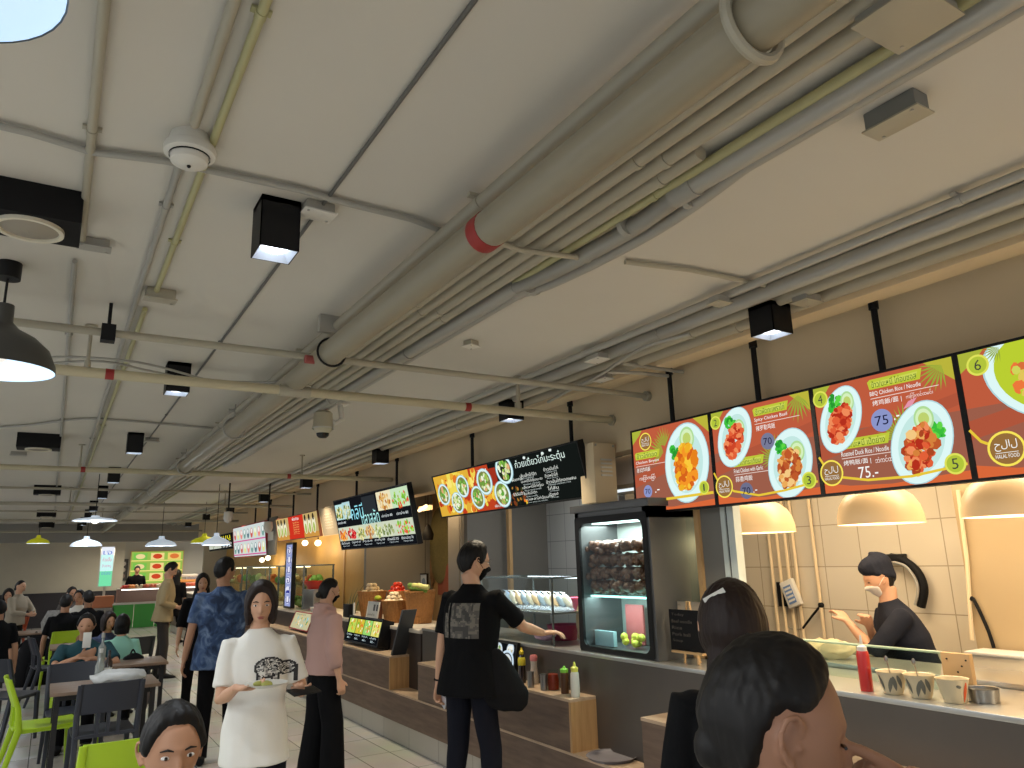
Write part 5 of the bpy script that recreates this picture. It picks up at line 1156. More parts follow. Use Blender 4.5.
b = MB(); zc_ = at_x(372, 618, 3.17).z; b.box(3.16, 3.22, at_x(380, 618, 3.17).y, at_x(366, 618, 3.17).y, .986, zc_, bev=.003); tag(b.build('card_stand', m_blackm), 'black stand holding the white printed card', 'stand')
b = MB(); pq = at_x(348, 612, 3.15); b.box(3.12, 3.2, pq.y - .1, pq.y + .1, .986, 1.14, bev=.006); tag(b.build('cash_box', m_blackm), 'black box on the shelf left of the tablet', 'box')
b = MB(); pq = at_x(354, 612, 3.1); b.cyl((3.1, pq.y, .986), (3.1, pq.y, 1.17), .012); tag(b.build('candle_stick', m_white), 'thin white stick standing left of the vegetable baskets', 'stick')
# baskets / fans on the back wall, wall lamp, framed notice
def wb(px, py, x=4.88): return at_x(px, py, x)
for (px, py, r, lab) in ((425, 566, .44, 'big round woven fan on the wall behind the vegetable baskets'), (440, 545, .42, 'greenish woven fan hung above the big round one')):
    c = wb(px, py); t = thing('woven_fan', lab, 'woven fan', c)
    mm = mat('dried_fan', rgb(112, 84, 56), .8, var=.3, vscale=30, bump=.6) if r > .43 else mat('green_fan', rgb(92, 84, 46), .8, var=.3, vscale=30, bump=.6)
    xo = 0 if r > .43 else .015
    rg = []
    for k in range(4):
        rr = r * k / 3 + .001; rg.append([Vector((c.x - .05 * (1 - (k / 3) ** 2) - xo, c.y + rr * math.cos(a) * .8, c.z + rr * math.sin(a) * (1.0 if r > .43 else 1.3))) for a in [2 * PI * j / 40 for j in range(40)]])
    b = MB(); b.rings(rg, cap=False); b.build('disc', mm, t)
t = thing('red_cloth', 'reddish cloth hanging beside the woven fans', 'cloth', wb(446, 570))
c = wb(446, 570); b = MB(); b.rings([[Vector((4.87 + .012 * math.sin(k * 1.6), c.y + .25 - .1 * k, z)) for k in range(6)] for z in (c.z - .35, c.z, c.z + .45)], cap=False, closed=False); b.build('cloth', mat('rust_cloth', rgb(120, 62, 44), .8), t)
t = thing('wall_lamp', 'glowing orange lamp strip on the wall between the two long menus', 'wall lamp', wb(423, 508, 4.0))
c = at_x(423, 509, 4.0); b = MB(); b.tube([c + Vector((0, .12, -.012)), c + Vector((0, -.1, .03))], .022, 12); b.build('tube', glow(255, 226, 170, 3), t); MB().box(4.02, 4.06, c.y - .16, c.y + .18, c.z - .02, c.z + .04).build('fitting', m_wall, t)
lamp('wall_lamp_light', 'POINT', c + Vector((-.1, 0, -.05)), 5, (1, .62, .3), .08)
t = thing('lantern', 'dark lantern hanging on the wall under the orange lamp', 'lantern', wb(428, 533, 4.6)); c = at_x(428, 533, 4.6)
MB().lathe([(0, -.1), (.07, -.1), (.085, -.02), (.05, .07), (.02, .12), (0, .12)], c, n=16).build('body', m_black, t); MB().cyl(c + Vector((0, 0, .1)), (c.x, c.y, 2.6), .006, n=6).build('cord', m_black, t)
c = at_x(424, 583, 4.7); t, bd = screen('notice_card', 'white notice in a dark frame hanging below the woven fans', (4.7, c.y + .12, c.z + .12), UA, DA, .22, .24, thick=.02, bez=.015, cat='card', bgcol=(170, 180, 190), em=False); bd.ell(.5, .5, .3, .3, (100, 120, 140)); bd.finish(t)
MB().cyl((4.72, c.y, c.z + .13), (4.72, c.y, 2.6), .004, n=6).build('hanging_wire', m_black, t)
# wooden uprights and steel doors of the stall backs
for k, (px, x, wd, mm, lab) in enumerate(((463, 4.0, .05, m_galv, 'steel upright left of the man in black'), (510, 4.3, .06, m_fr, 'pale wooden upright above the glass food case'), (345, 4.2, .05, m_fr, 'pale wooden upright beside the egg basket'), (396, 4.4, .05, m_fr, 'pale wooden upright behind the tomato basket'), (455, 4.3, .3, m_part, 'grey panel behind the man in black'), (376, 4.55, .5, m_part, 'grey steel door behind the egg basket'))):
    y = at_x(px, 560, x).y; t = thing('upright', lab, 'post', (x, y, 0))
    MB().box(x - .02, x + .02, y - wd / 2, y + wd / 2, 0, 2.6, bev=.002).build('post', mm, t)
# ------------------------------------------------------------------ far end: green stall
YG = 24.6
def gx(px, py=600, y=YG): return at_y(px, py, y)
m_green = mat('green_panel', rgb(76, 170, 76), .45)
a = gx(113); c_ = gx(235); zt4 = gx(160, 603).z
t = thing('green_counter', 'bright green panelled counter of the stall at the far end', 'counter', (4, YG, 0))
n_ = 6
for k in range(n_):
    x0 = a.x + (c_.x - a.x) * k / n_; x1 = a.x + (c_.x - a.x) * (k + 1) / n_
    MB().box(x0 + .01, x1 - .01, YG, YG + .06, 0.0, zt4).build('panel', m_green, t)
MB().box(a.x, c_.x, YG - .03, YG + .6, zt4, zt4 + .04).build('top', m_white, t)
z5 = gx(160, 588).z
t = thing('glass_food_case', 'lit glass food case with trays on the far green counter', 'display case', (4, YG + .3, zt4 + .04))
b = MB(); b.box(a.x + .1, c_.x - .1, YG + .04, YG + .045, zt4 + .04, z5); b.build('front_pane', gl, t)
MB().box(a.x + .1, c_.x - .1, YG + .04, YG + .6, z5, z5 + .02).build('top', m_white, t)
MB().box(a.x + .1, c_.x - .1, YG + .5, YG + .52, zt4 + .04, z5).build('back', mat('case_back', rgb(150, 120, 110), .5), t)
MB().box(a.x + .2, c_.x - .2, YG + .1, YG + .14, z5 - .03, z5 - .005).build('tube_light', glow(255, 235, 225, 4), t)
rn = random.Random(8)
fc = [rgb(206, 60, 40), rgb(230, 150, 70), rgb(210, 190, 160), rgb(190, 90, 60), rgb(220, 120, 90), rgb(230, 215, 190)]
for k in range(16):
    x = a.x + .3 + k * (c_.x - a.x - .6) / 15; b = MB(); b.box(x - .12, x + .12, YG + .12, YG + .45, z5 + .021, z5 + .05, bev=.01)
    for q in range(6): b.ball((x + rn.uniform(-.08, .08), YG + .2 + rn.uniform(0, .15), z5 + .07), rn.uniform(.04, .06), 8, 6)
    tag(b.build('food_tray', mat('far_food_%d' % (k % 6), fc[k % 6], .5)), 'heaped food tray on top of the far green stall case', 'food tray', 'food trays on the far case')
t = thing('food_box_stack', 'stack of orange topped boxes left of the far green counter', 'boxes', (gx(104).x, YG, 0))
p = gx(104, 590); MB().box(p.x - .3, p.x + .3, YG, YG + .4, 0, gx(104, 608).z).build('stand', m_steel, t); MB().box(p.x - .28, p.x + .28, YG + .02, YG + .38, gx(104, 608).z + .001, gx(104, 596).z, bev=.02).build('top_box', mat('orange_box', rgb(196, 120, 80), .5), t)
# shelf wall with food posters behind
YB = 27.53
def bx_(px, py): return at_y(px, py, YB)
tl, br = bx_(132, 552), bx_(181, 582)
t, bd = screen('menu_board', 'bright green and yellow menu wall with food pictures at the far stall', (tl.x, YB, tl.z), (1, 0, 0), DA, br.x - tl.x, tl.z - br.z, thick=.05, bez=.03, bcol=mat('yellow_frame', rgb(220, 190, 120), .5), cat='menu board', bgcol=(150, 186, 80))
for v in (.1, .42, .74):
    bd.rect(0, v + .17, 1, v + .2, (246, 226, 130))
    for k in range(3):
        bd.rect(.04 + k * .33, v - .06, .3 + k * .33, v + .16, [(236, 206, 110), (120, 190, 80), (240, 214, 140)][(k + int(v * 10)) % 3]); bd.ell(.17 + k * .33, v + .05, .09, .08, [(220, 120, 60), (236, 214, 150), (206, 70, 40)][(k + int(v * 10)) % 3])
bd.finish(t)
tl, br = bx_(112, 560), bx_(126, 580)
t, bd = screen('menu_board', 'dark framed board with small pictures on the far wall beside the upright sign', (tl.x, YB, tl.z), (1, 0, 0), DA, br.x - tl.x, tl.z - br.z, thick=.03, bez=.02, cat='menu board', bgcol=(60, 56, 54), em=False)
for r_ in range(3):
    for k in range(3): bd.ell(.2 + k * .3, .2 + r_ * .3, .11, .1, [(170, 160, 150), (120, 100, 90), (190, 180, 170)][(k + r_) % 3])
bd.finish(t)
tl, br = at_y(102, 547, 25.5), at_y(111, 586, 25.5); bl = at_y(98, 588, 25.5)
t, bd = screen('upright_sign', 'tall glowing sign in white, pink and green at the far end of the hall', (bl.x, 25.5, tl.z), (1, 0, 0), DA, br.x - bl.x, tl.z - br.z, thick=.12, bez=.02, bcol=m_white, cat='sign', bgcol=(206, 250, 246))
bd.rect(0, .62, 1, 1, (120, 226, 170)); bd.rect(0, .0, 1, .2, (236, 240, 250))
for k, tx in enumerate(('เจ', 'ก๋วยจั๊บ', 'ข้าวขาหมู', 'อร่อย')): bd.text(tx, .15, .1 + k * .17, .85, .2 + k * .17, [(120, 150, 220), (230, 120, 160), (220, 110, 170), (110, 140, 210)][k])
bd.finish(t)
MB().box(bl.x + .2, br.x - .2, 25.52, 25.6, 0, br.z).build('post', m_white, t)
# small red letters on the far right wall
tl = at_y(186, 574, 27.55)
t, bd = screen('notice', 'small white notice on the far white wall right of the green stall', (tl.x, 27.55, tl.z), (1, 0, 0), DA, .5, .25, thick=.01, bez=.005, cat='notice', bgcol=(200, 196, 196), em=False)
bd.text('โต๊ะคืนจาน', .1, .2, .9, .7, (120, 80, 120)); bd.finish(t)
t = thing('serving_counter', 'warm lit bakery display right of the far green stall', 'display case', (gx(187).x, YG, 0))
p0, p1 = gx(181, 600), gx(200, 600)
for z, mm in ((.95, m_white), (1.2, mat('bread', rgb(226, 160, 90), .6)), (1.36, m_white)):
    MB().box(p0.x, p1.x, YG + .7, YG + 1.0, z, z + .08, bev=.02).build('shelf', mm, t)
MB().box(p0.x, p1.x, YG + .7, YG + 1.05, 0, .95).build('base', m_white, t)
lamp('stall_light', 'AREA', (p0.x + .5, YG + .2, 2.2), 18, (1, .85, .6), .8)

# ------------------------------------------------------------------ far stalls on the right (warm lit glass cases)
m_yellow = mat('yellow_back_panel', rgb(196, 158, 92), .55, var=.12, vscale=5)
t = thing('back_panel', 'orange yellow panel wall of the far right stalls', 'panel', (4.3, 13, 0))
MB().box(4.2, 4.25, 10.5, 22.4, .1, 2.5).build('panel', m_yellow, t)
for (y0, y1, lab) in ((10.9, 12.3, 'tall glass food case beside the upright sign'), (12.9, 14.6, 'glass case with greens under the pale drinks menu'), (15.0, 17.2, 'glass case further along under the furthest menus')):
    t = thing('glass_food_case', lab, 'display case', (3.3, (y0 + y1) / 2, 1.0)); b = MB()
    for (x, y) in ((3.12, y0), (3.55, y0), (3.12, y1), (3.55, y1)): b.box(x - .012, x + .012, y - .012, y + .012, 1.001, 1.62)
    b.box(3.1, 3.57, y0, y1, 1.6, 1.62); b.build('frame', m_edge, t)
    MB().box(3.118, 3.122, y0, y1, 1.0, 1.6).build('front_pane', gl, t); MB().box(3.12, 3.55, y0, y0 + .004, 1.0, 1.6).build('side_pane', gl, t)
    MB().box(3.13, 3.54, y0 + .02, y1 - .02, 1.3, 1.31).build('shelf', glt, t)
    MB().box(3.2, 3.24, y0 + .1, y1 - .1, 1.585, 1.6).build('tube_light', glow(255, 236, 190, 4), t)
    for k in range(10):
        y = y0 + .1 + k * (y1 - y0 - .2) / 9; b = MB()
        for q in range(5): b.ball((3.3 + rn.uniform(-.1, .1), y + rn.uniform(-.04, .04), (1.05 if k % 2 else 1.35) + rn.uniform(0, .08)), rn.uniform(.04, .07), 8, 6)
        tag(b.build('food_heap', mat('stall_food_%d' % (k % 5), [rgb(110, 150, 60), rgb(220, 200, 150), rgb(200, 110, 60), rgb(170, 190, 110), rgb(226, 190, 110)][k % 5], .6)), 'heap of food inside a glass case of the far stalls', 'food', 'food heaps in the far glass cases')
for k, (px, py, x) in enumerate(((305, 543, 3.9), (318, 543, 3.9), (262, 560, 3.9), (268, 558, 3.9))):
    c = at_x(px, py, x); t = thing('bulb_lamp', ['bright bulb lamp left under the red sign', 'bright bulb lamp right under the red sign', 'bright bulb left under the pale drinks menu', 'bright bulb right under the pale drinks menu'][k], 'lamp', c)
    MB().ball((0, 0, 0), (.05, .09, .05), 14, 10).build('bulb', glow(255, 240, 200, 5), t, local=True); MB().cyl((0, 0, .045), (0, 0, 2.62 - c.z), .008, n=8).build('cord', m_black, t, local=True)
    lamp('bulb_light', 'POINT', (0, 0, -.1), 5, (1, .75, .42), .06, parent=t)
c = at_x(314, 589, 3.2); b = MB(); b.lathe([(0, 0), (.08, 0), (.14, .1), (.145, .11), (.12, .1), (.07, .01), (0, .01)], c)
t = tag(b.build('red_bowl', mat('red_enamel', rgb(176, 36, 24), .3)), 'red bowl on the stall shelf right of the upright sign', 'bowl')
b = MB(); b.box(3.12, 3.4, c.y - .25, c.y + .25, 1.0, c.z - .001, bev=.01); tag(b.build('steel_stove', m_steel), 'steel box under the red bowl on the stall counter', 'box')
for k in range(6):
    c = at_x(308 + k * 2.2, 600, 3.0 + .05 * (k % 2)); b = MB(); b.lathe([(0, 0), (.05, 0), (.07, .06), (.0, .06)], (c.x + .1, c.y, 1.0), n=14)
    tag(b.build('white_bowl', m_white), 'small white bowl on the stall counter beside the red bowl', 'bowl', 'white bowls beside the red bowl')

# ------------------------------------------------------------------ dining tables and chairs
m_lime = mat('lime_plastic', rgb(168, 200, 30), .42); m_char = mat('charcoal_plastic', rgb(44, 47, 56), .45); m_top = wood_mat('brown_table_top', rgb(112, 90, 74), rgb(132, 108, 88), (1, 5, 1), rough=.4); m_leg = mat('dark_table_leg', rgb(40, 38, 38), .4, metal=.4)
def make_chair(m, label, group=None):
    t = thing('dining_chair', label, 'chair', (0, 0, 0), 0, group)
    b = MB(); sec = []
    for k in range(7):
        s_ = k / 6; y = .22 - .44 * s_; sec.append((Vector((0, y, .445 - .012 * math.sin(PI * s_))), .205 + .01 * math.sin(PI * s_), .012, (1, 0, 0), (0, 0, 1)))
    b.loft(sec, n=20, power=5); b.build('seat', m, t, local=True)
    # back rest: upper panel over an open slot, slightly curved
    b = MB(); n = 12
    def bp(u, v, d): return Vector((.205 * u, -.2 - .075 * v - .03 * (1 - u * u) + d, .60 + .215 * v))
    for d0, d1 in ((0, .014),):
        F = [[bp(-1 + 2 * i / n, v, 0) for i in range(n + 1)] + [bp(1 - 2 * i / n, v, .014) for i in range(n + 1)] for v in (0, .1, .5, .9, 1.0)]
        b.rings(F)
    b.build('backrest', m, t, local=True)
    for sx in (-1, 1):
        b = MB(); b.loft([(Vector((sx * .195, .2, .44)), .02, .024, (1, 0, 0), (0, 1, 0)), (Vector((sx * .2, .21, .2)), .017, .02, (1, 0, 0), (0, 1, 0)), (Vector((sx * .205, .225, 0)), .013, .015, (1, 0, 0), (0, 1, 0))], n=12, power=4); b.build('leg', m, t, local=True)
        b = MB(); b.loft([(Vector((sx * .205, -.275, .81)), .018, .014, (1, 0, 0), (0, 1, 0)), (Vector((sx * .205, -.2, .6)), .02, .02, (1, 0, 0), (0, 1, 0)), (Vector((sx * .2, -.18, .44)), .02, .026, (1, 0, 0), (0, 1, 0)), (Vector((sx * .205, -.24, .2)), .017, .02, (1, 0, 0), (0, 1, 0)), (Vector((sx * .21, -.3, 0)), .013, .015, (1, 0, 0), (0, 1, 0))], n=12, power=4); b.build('leg', m, t, local=True)
        MB().loft([(Vector((sx * .19, .19, .425)), .01, .018, (1, 0, 0), (0, 0, 1)), (Vector((sx * .19, -.18, .425)), .01, .018, (1, 0, 0), (0, 0, 1))], n=8, power=4).build('side_rail', m, t, local=True)
    for ux in (-.07, 0, .07): MB().box(ux - .012, ux + .012, -.225, -.21, .45, .61).build('back_slat', m, t, local=True)
    return t
lime0 = make_chair(m_lime, 'lime green plastic chair seen from the side at the left edge'); char0 = make_chair(m_char, 'charcoal plastic chair seen from behind at the near table')
_used = {}
def chair(kind, label, x, y, rz, group=None):
    src = lime0 if kind == 'lime' else char0
    t = src if kind not in _used else copy_tree(src)
    _used[kind] = 1
    t['label'] = label; t.location = (x, y, 0); t.rotation_euler = (0, 0, rz)
    if group: t['group'] = group
    return t
pa = at_z(25, 727, .44)
chair('lime', 'lime green plastic chair seen from the side at the left picture edge', pa.x + .12, pa.y + .1, -PI / 2 + .1)
pb_ = at_z(110, 684, .8); chair('char', 'charcoal plastic chair seen from behind at the near table', pb_.x, pb_.y + .27, .06)
pc_ = at_z(118, 741, .81); chair('lime', 'lime green chair with only its top showing beside the seated dark haired man', pc_.x + .03, pc_.y + .27, .1)
pd_ = at_z(80, 653, .81); chair('lime', 'lime green chair back behind the near table, facing away', pd_.x, pd_.y - .27, PI)
chair('char', 'charcoal chair tucked in on the far side of the near table', at_z(78, 664, .8).x, at_z(78, 664, .8).y - .27, PI + .05)
def table(label, x0, x1, y0, y1):
    t = thing('dining_table', label, 'table', ((x0 + x1) / 2, (y0 + y1) / 2, 0))
    MB().box(x0, x1, y0, y1, .715, .74, bev=.004).build('tabletop', m_top, t)
    MB().box(x0 + .05, x1 - .05, y0 + .05, y1 - .05, .675, .715).build('apron', m_leg, t)
    for xx in (x0 + .05, x1 - .05):
        for yy in (y0 + .05, y1 - .05): MB().box(xx - .018, xx + .018, yy - .018, yy + .018, 0, .715).build('leg', m_leg, t)
    return t
q0 = at_z(50, 694, .74); q1 = at_z(52, 682.5, .74)
table('near dining table with a brown wooden top, bottles and a white bag on it', q0.x, q0.x + .75, q0.y, q0.y + .62)
q2 = at_z(48, 672, .74)
table('second brown dining table behind the lime chair', q2.x + .05, q2.x + 1.0, q2.y, q2.y + .62)
q3 = at_z(60, 650, .74); table('dining table in front of the man in the teal shirt', q3.x - .1, q3.x + .75, q3.y + .25, q3.y + .9)
table('dining table of the group seated near the far wainscot', -.5, .25, 13.6, 14.3)
table('dark dining table at the left edge with a backpack beside it', -1.6, -.55, 9.6, 10.3)
table('dining table next to the standing person at the left', -1.9, -1.1, 16.6, 17.3)
for lab, kd, px, py, dy, rz in (('lime chair of the girl in the mint top', 'lime', 112, 645, 0, 0), ('lime chair back beside the man in the teal shirt', 'lime', 66, 632, 0, .2), ('charcoal chair at the left edge beside the backpack', 'char', 8, 660, 0, -.6), ('charcoal chair far left near the seated group', 'char', 56, 640, .3, -1.4), ('charcoal chair right of the girl in the mint top', 'char', 133, 640, .2, .2)):
    q = at_z(px, py, .8); chair(kd, lab, q.x, q.y + .27 + dy, rz)
orange = make_chair(mat('orange_plastic', rgb(160, 66, 26), .5), 'orange chair beside the standing person in beige'); q = at_z(9, 618, .8); orange.location = (q.x, q.y, 0); orange.rotation_euler = (0, 0, .5)
# on the near table
def tz(px, py): return at_z(px, py, .74)
lathe_thing('glass_bottle', 'clear glass bottle with a white top on the near table', 'bottle', Vector((tz(97, 683).x, q0.y + .2, .741)), [('bottle', [(0, 0), (.033, 0), (.035, .02), (.033, .15), (.012, .21), (.011, .25)], mat('bottle_glass', rgb(200, 206, 200), .08, trans=.6)), ('cap', [(.013, .245), (.014, .275), (0, .276)], m_white)])
lathe_thing('sauce_bottle', 'dark sauce bottle behind the clear glass bottle', 'bottle', Vector((tz(105, 680).x, q0.y + .3, .741)), [('bottle', [(0, 0), (.03, 0), (.03, .16), (.011, .2), (.011, .25), (0, .251)], amber), ('label', [(.0306, .04), (.0306, .12)], m_white)])
lathe_thing('glass_bottle', 'clear bottle on the second table with a shiny cap', 'bottle', Vector((at_z(99, 662, .74).x, q2.y + .2, .741)), [('bottle', [(0, 0), (.035, 0), (.034, .16), (.012, .2), (.012, .26), (0, .261)], mat('bottle_glass', rgb(200, 206, 200), .08, trans=.6)), ('cap', [(.016, .25), (.016, .29), (0, .291)], m_galv)])
m_bag = mat('white_bag', rgb(200, 202, 200), .5, bump=.5, bscale=30)
bm_ = MB(); bm_.ball((tz(118, 684).x, q0.y + .12, .80), (.20, .13, .055), 28, 16)
for v in bm_.bm.verts: v.co += Vector((noise.noise(v.co * 14), noise.noise(v.co * 14 + Vector((5, 0, 0))), noise.noise(v.co * 18 + Vector((0, 7, 0))))) * .028
tag(bm_.build('plastic_bag', m_bag, sharp=None), 'crumpled white plastic bag lying on the near table', 'bag')
# backpacks and bags
def backpack(label, c, s, m, rz=0):
    t = thing('backpack', label, 'backpack', c, rz)
    b = MB(); b.loft([(Vector((0, 0, 0)), .15 * s, .09 * s, (1, 0, 0), (0, 1, 0)), (Vector((0, 0, .1 * s)), .17 * s, .11 * s, (1, 0, 0), (0, 1, 0)), (Vector((0, .01, .3 * s)), .16 * s, .1 * s, (1, 0, 0), (0, 1, 0)), (Vector((0, .01, .42 * s)), .11 * s, .07 * s, (1, 0, 0), (0, 1, 0)), (Vector((0, .01, .46 * s)), .04 * s, .03 * s, (1, 0, 0), (0, 1, 0))], n=24, power=3.2); b.build('body', m, t, local=True)
    b = MB(); b.loft([(Vector((0, -.1 * s, .04 * s)), .12 * s, .035 * s, (1, 0, 0), (0, 1, 0)), (Vector((0, -.115 * s, .12 * s)), .13 * s, .04 * s, (1, 0, 0), (0, 1, 0)), (Vector((0, -.1 * s, .22 * s)), .11 * s, .03 * s, (1, 0, 0), (0, 1, 0))], n=16, power=3); b.build('front_pocket', m, t, local=True)
    for sx in (-1, 1): MB().tube(crv([(sx * .07 * s, .07 * s, .42 * s), (sx * .1 * s, .17 * s, .32 * s), (sx * .11 * s, .14 * s, .12 * s), (sx * .12 * s, .09 * s, .04 * s)]), .012 * s, 8).build('strap', m, t, local=True)
    MB().tube(crv([(-.03 * s, .04, .45 * s), (0, .05, .5 * s), (.03 * s, .04, .45 * s)]), .008, 6).build('handle', m, t, local=True)
    return t
m_bk = mat('black_nylon', rgb(12, 12, 15), .8, spec=.2)
q = at_z(132, 690, .45); backpack('black backpack standing on a chair right of the near table', at_d(131, 692, 7.4), .8, m_bk, .2)
backpack('large black backpack on the floor at the left before the tables', (at_z(33, 678, .1).x, at_z(33, 678, .1).y, 0.0), 1.5, m_bk, .5)
b = MB(); c = at_d(142, 690, 7.0); b.loft([(c + Vector((0, 0, -.17)), .05, .06, (1, 0, 0), (0, 1, 0)), (c + Vector((-.01, 0, -.05)), .085, .08, (1, 0, 0), (0, 1, 0)), (c + Vector((-.03, 0, .1)), .07, .06, (1, 0, 0), (0, 1, 0)), (c + Vector((-.05, 0, .17)), .03, .03, (1, 0, 0), (0, 1, 0))], n=20, power=2.6)
tag(b.build('grey_bag', mat('taupe_cloth', rgb(84, 76, 76), .8)), 'taupe cloth bag hanging at the chair side near the aisle', 'bag')
# ------------------------------------------------------------------ people
def sm01(x): x = max(0.0, min(1.0, x)); return x * x * (3 - 2 * x)
def head_point(az, el):
    """az 0 = front, + = right; el elevation. head centre at eye height; metres"""
    ce = math.cos(el); dx, dy, dz = math.sin(az) * ce, math.cos(az) * ce, math.sin(el)
    x, y, z = .074 * dx, .094 * dy, .112 * dz
    if dy > 0: y *= 0.97
    if z < 0:
        t = -z / .112
        x *= 1 - .34 * t ** 1.5
        if y < 0: y *= 1 - .5 * t ** 1.1
        else: y *= 1 - .06 * t
    if dy > 0:
        nz = 0
        if -.052 < z < .022: nz = sm01((.022 - z) / .06) * (1 - sm01((-.036 - z) / .014))
        y += .024 * nz * math.exp(-(x / (.008 + .007 * nz)) ** 2)
        y -= .009 * math.exp(-((abs(x) - .031) / .013) ** 2 - ((z - .002) / .012) ** 2)
        y += .004 * math.exp(-((z - .022) / .009) ** 2) * math.exp(-(x / .05) ** 2)
        y += .006 * math.exp(-(x / .02) ** 2) * (math.exp(-((z + .060) / .005) ** 2) + math.exp(-((z + .071) / .006) ** 2))
        y += .007 * math.exp(-(x / .02) ** 2 - ((z + .098) / .014) ** 2)
        y += .003 * math.exp(-((abs(x) - .042) / .018) ** 2 - ((z + .03) / .02) ** 2)
    return Vector((x, y, z))
def grid_head(b, M, f=None, na=64, ne=44):
    rg = []
    for j in range(ne + 1):
        el = -PI / 2 + PI * j / ne; el = max(-PI / 2 + .03, min(PI / 2 - .03, el)); g = []
        for i in range(na):
            az = -PI + 2 * PI * i / na; p = head_point(az, el)
            if f: p = f(p, az, el)
            g.append(M @ p)
        rg.append(g)
    b.rings(rg)
def remeshed(b, name, m, parent, vox, smooth=3, disp=None):
    me = bpy.data.meshes.new('tmp'); bmesh.ops.recalc_face_normals(b.bm, faces=b.bm.faces); b.bm.to_mesh(me); b.bm.free()
    o = bpy.data.objects.new('tmp', me); C.objects.link(o)
    r = o.modifiers.new('r', 'REMESH'); r.mode = 'VOXEL'; r.voxel_size = vox; r.use_smooth_shade = True
    if smooth: s_ = o.modifiers.new('s', 'SMOOTH'); s_.iterations = smooth; s_.factor = .5
    bpy.context.view_layer.update()
    me2 = bpy.data.meshes.new_from_object(o.evaluated_get(bpy.context.evaluated_depsgraph_get()))
    bpy.data.objects.remove(o); bpy.data.meshes.remove(me)
    if disp:
        n_v = len(me2.vertices); co = np.empty(n_v * 3, 'f'); no = np.empty(n_v * 3, 'f')
        me2.vertices.foreach_get('co', co); me2.vertex_normals.foreach_get('vector', no); co = co.reshape(-1, 3); no = no.reshape(-1, 3)
        dd_ = np.array([disp(Vector(c)) for c in co.tolist()], 'f'); co += no * dd_[:, None]
        me2.vertices.foreach_set('co', co.ravel())
    me2.name = name; me2.materials.clear(); me2.materials.append(m)
    n_p = len(me2.polygons); me2.polygons.foreach_set('use_smooth', [True] * n_p); me2.polygons.foreach_set('material_index', [0] * n_p)
    me2.update()
    o2 = bpy.data.objects.new(name, me2); C.objects.link(o2)
    if parent: o2.parent = parent
    return o2
def ik(S, W, l1, l2, pole):
    d = W - S; L_ = min(d.length, (l1 + l2) * .999); d.normalize()
    W = S + d * L_; a = (l1 * l1 - l2 * l2 + L_ * L_) / (2 * L_); h = math.sqrt(max(0, l1 * l1 - a * a))
    p = Vector(pole); p = (p - d * p.dot(d)).normalized()
    return S + d * a + p * h, W
def hand(b, W, d, pn, side, curl, s=1.0, point=False):
    """d = direction of the hand, pn = palm normal, side = direction of the thumb"""
    d = d.normalized(); pn = (pn - d * pn.dot(d)).normalized(); x = d.cross(pn).normalized()
    if x.dot(side) < 0: x = -x
    b.loft([(W - d * .02 * s, .024 * s, .019 * s, x, pn), (W + d * .02 * s, .032 * s, .017 * s, x, pn), (W + d * .06 * s, .041 * s, .015 * s, x, pn), (W + d * .09 * s, .039 * s, .012 * s, x, pn)], n=14)
    for k, (off, ln) in enumerate(((.029, .070), (.010, .078), (-.010, .073), (-.028, .058))):
        c = curl * (1 + .12 * k)
        if point and k == 0: c = .12
        if point and k > 0: c = 1.25
        p = W + d * .085 * s + x * off * s; pts = [p - d * .02 * s, p]; a = 0
        for seg_ in (.45, .32, .23):
            a += c; p = p + (d * math.cos(a) + pn * math.sin(a)) * ln * seg_ * s * 1.05; pts.append(p)
        b.tube(pts, [.0095 * s, .0092 * s, .0085 * s, .0078 * s, .0062 * s], 8)
    p = W + d * .025 * s + x * .03 * s; td = (d * .65 + x * .7 + pn * .25).normalized()
    p2 = p + td * .035 * s; p3 = p2 + (td * .6 + d * .6 + pn * .3).normalized() * .030 * s
    b.tube([p - td * .02 * s, p, p2, p3], [.013 * s, .0125 * s, .011 * s, .008 * s], 8)

SK = {'a': rgb(198, 152, 122), 'b': rgb(176, 130, 100), 'c': rgb(150, 108, 84)}
def m_skin(k): return mat('skin_' + k, SK[k], .55, sss=.1)
m_hair = mat('black_hair', rgb(15, 12, 11), .55, var=.3, vscale=60, spec=.3); m_hairb = mat('dark_brown_hair', rgb(34, 22, 18), .55, var=.3, vscale=60, spec=.3)
m_eye = mat('eye_white', rgb(220, 215, 210), .3); m_iris = mat('eye_iris', rgb(30, 20, 16), .2); m_lip = mat('lip', rgb(160, 90, 80), .5); m_brow = m_hair

def wrinkle(amp, sc=9.0, seed=0.0):
    return lambda c: amp * noise.noise(Vector((c.x * sc, c.y * sc, c.z * sc * .45)) + Vector((seed, 0, 0))) + amp * .5 * noise.noise(Vector((c.x * sc * 2.2, c.y * sc * 2.2, c.z * sc)) + Vector((0, seed, 3)))

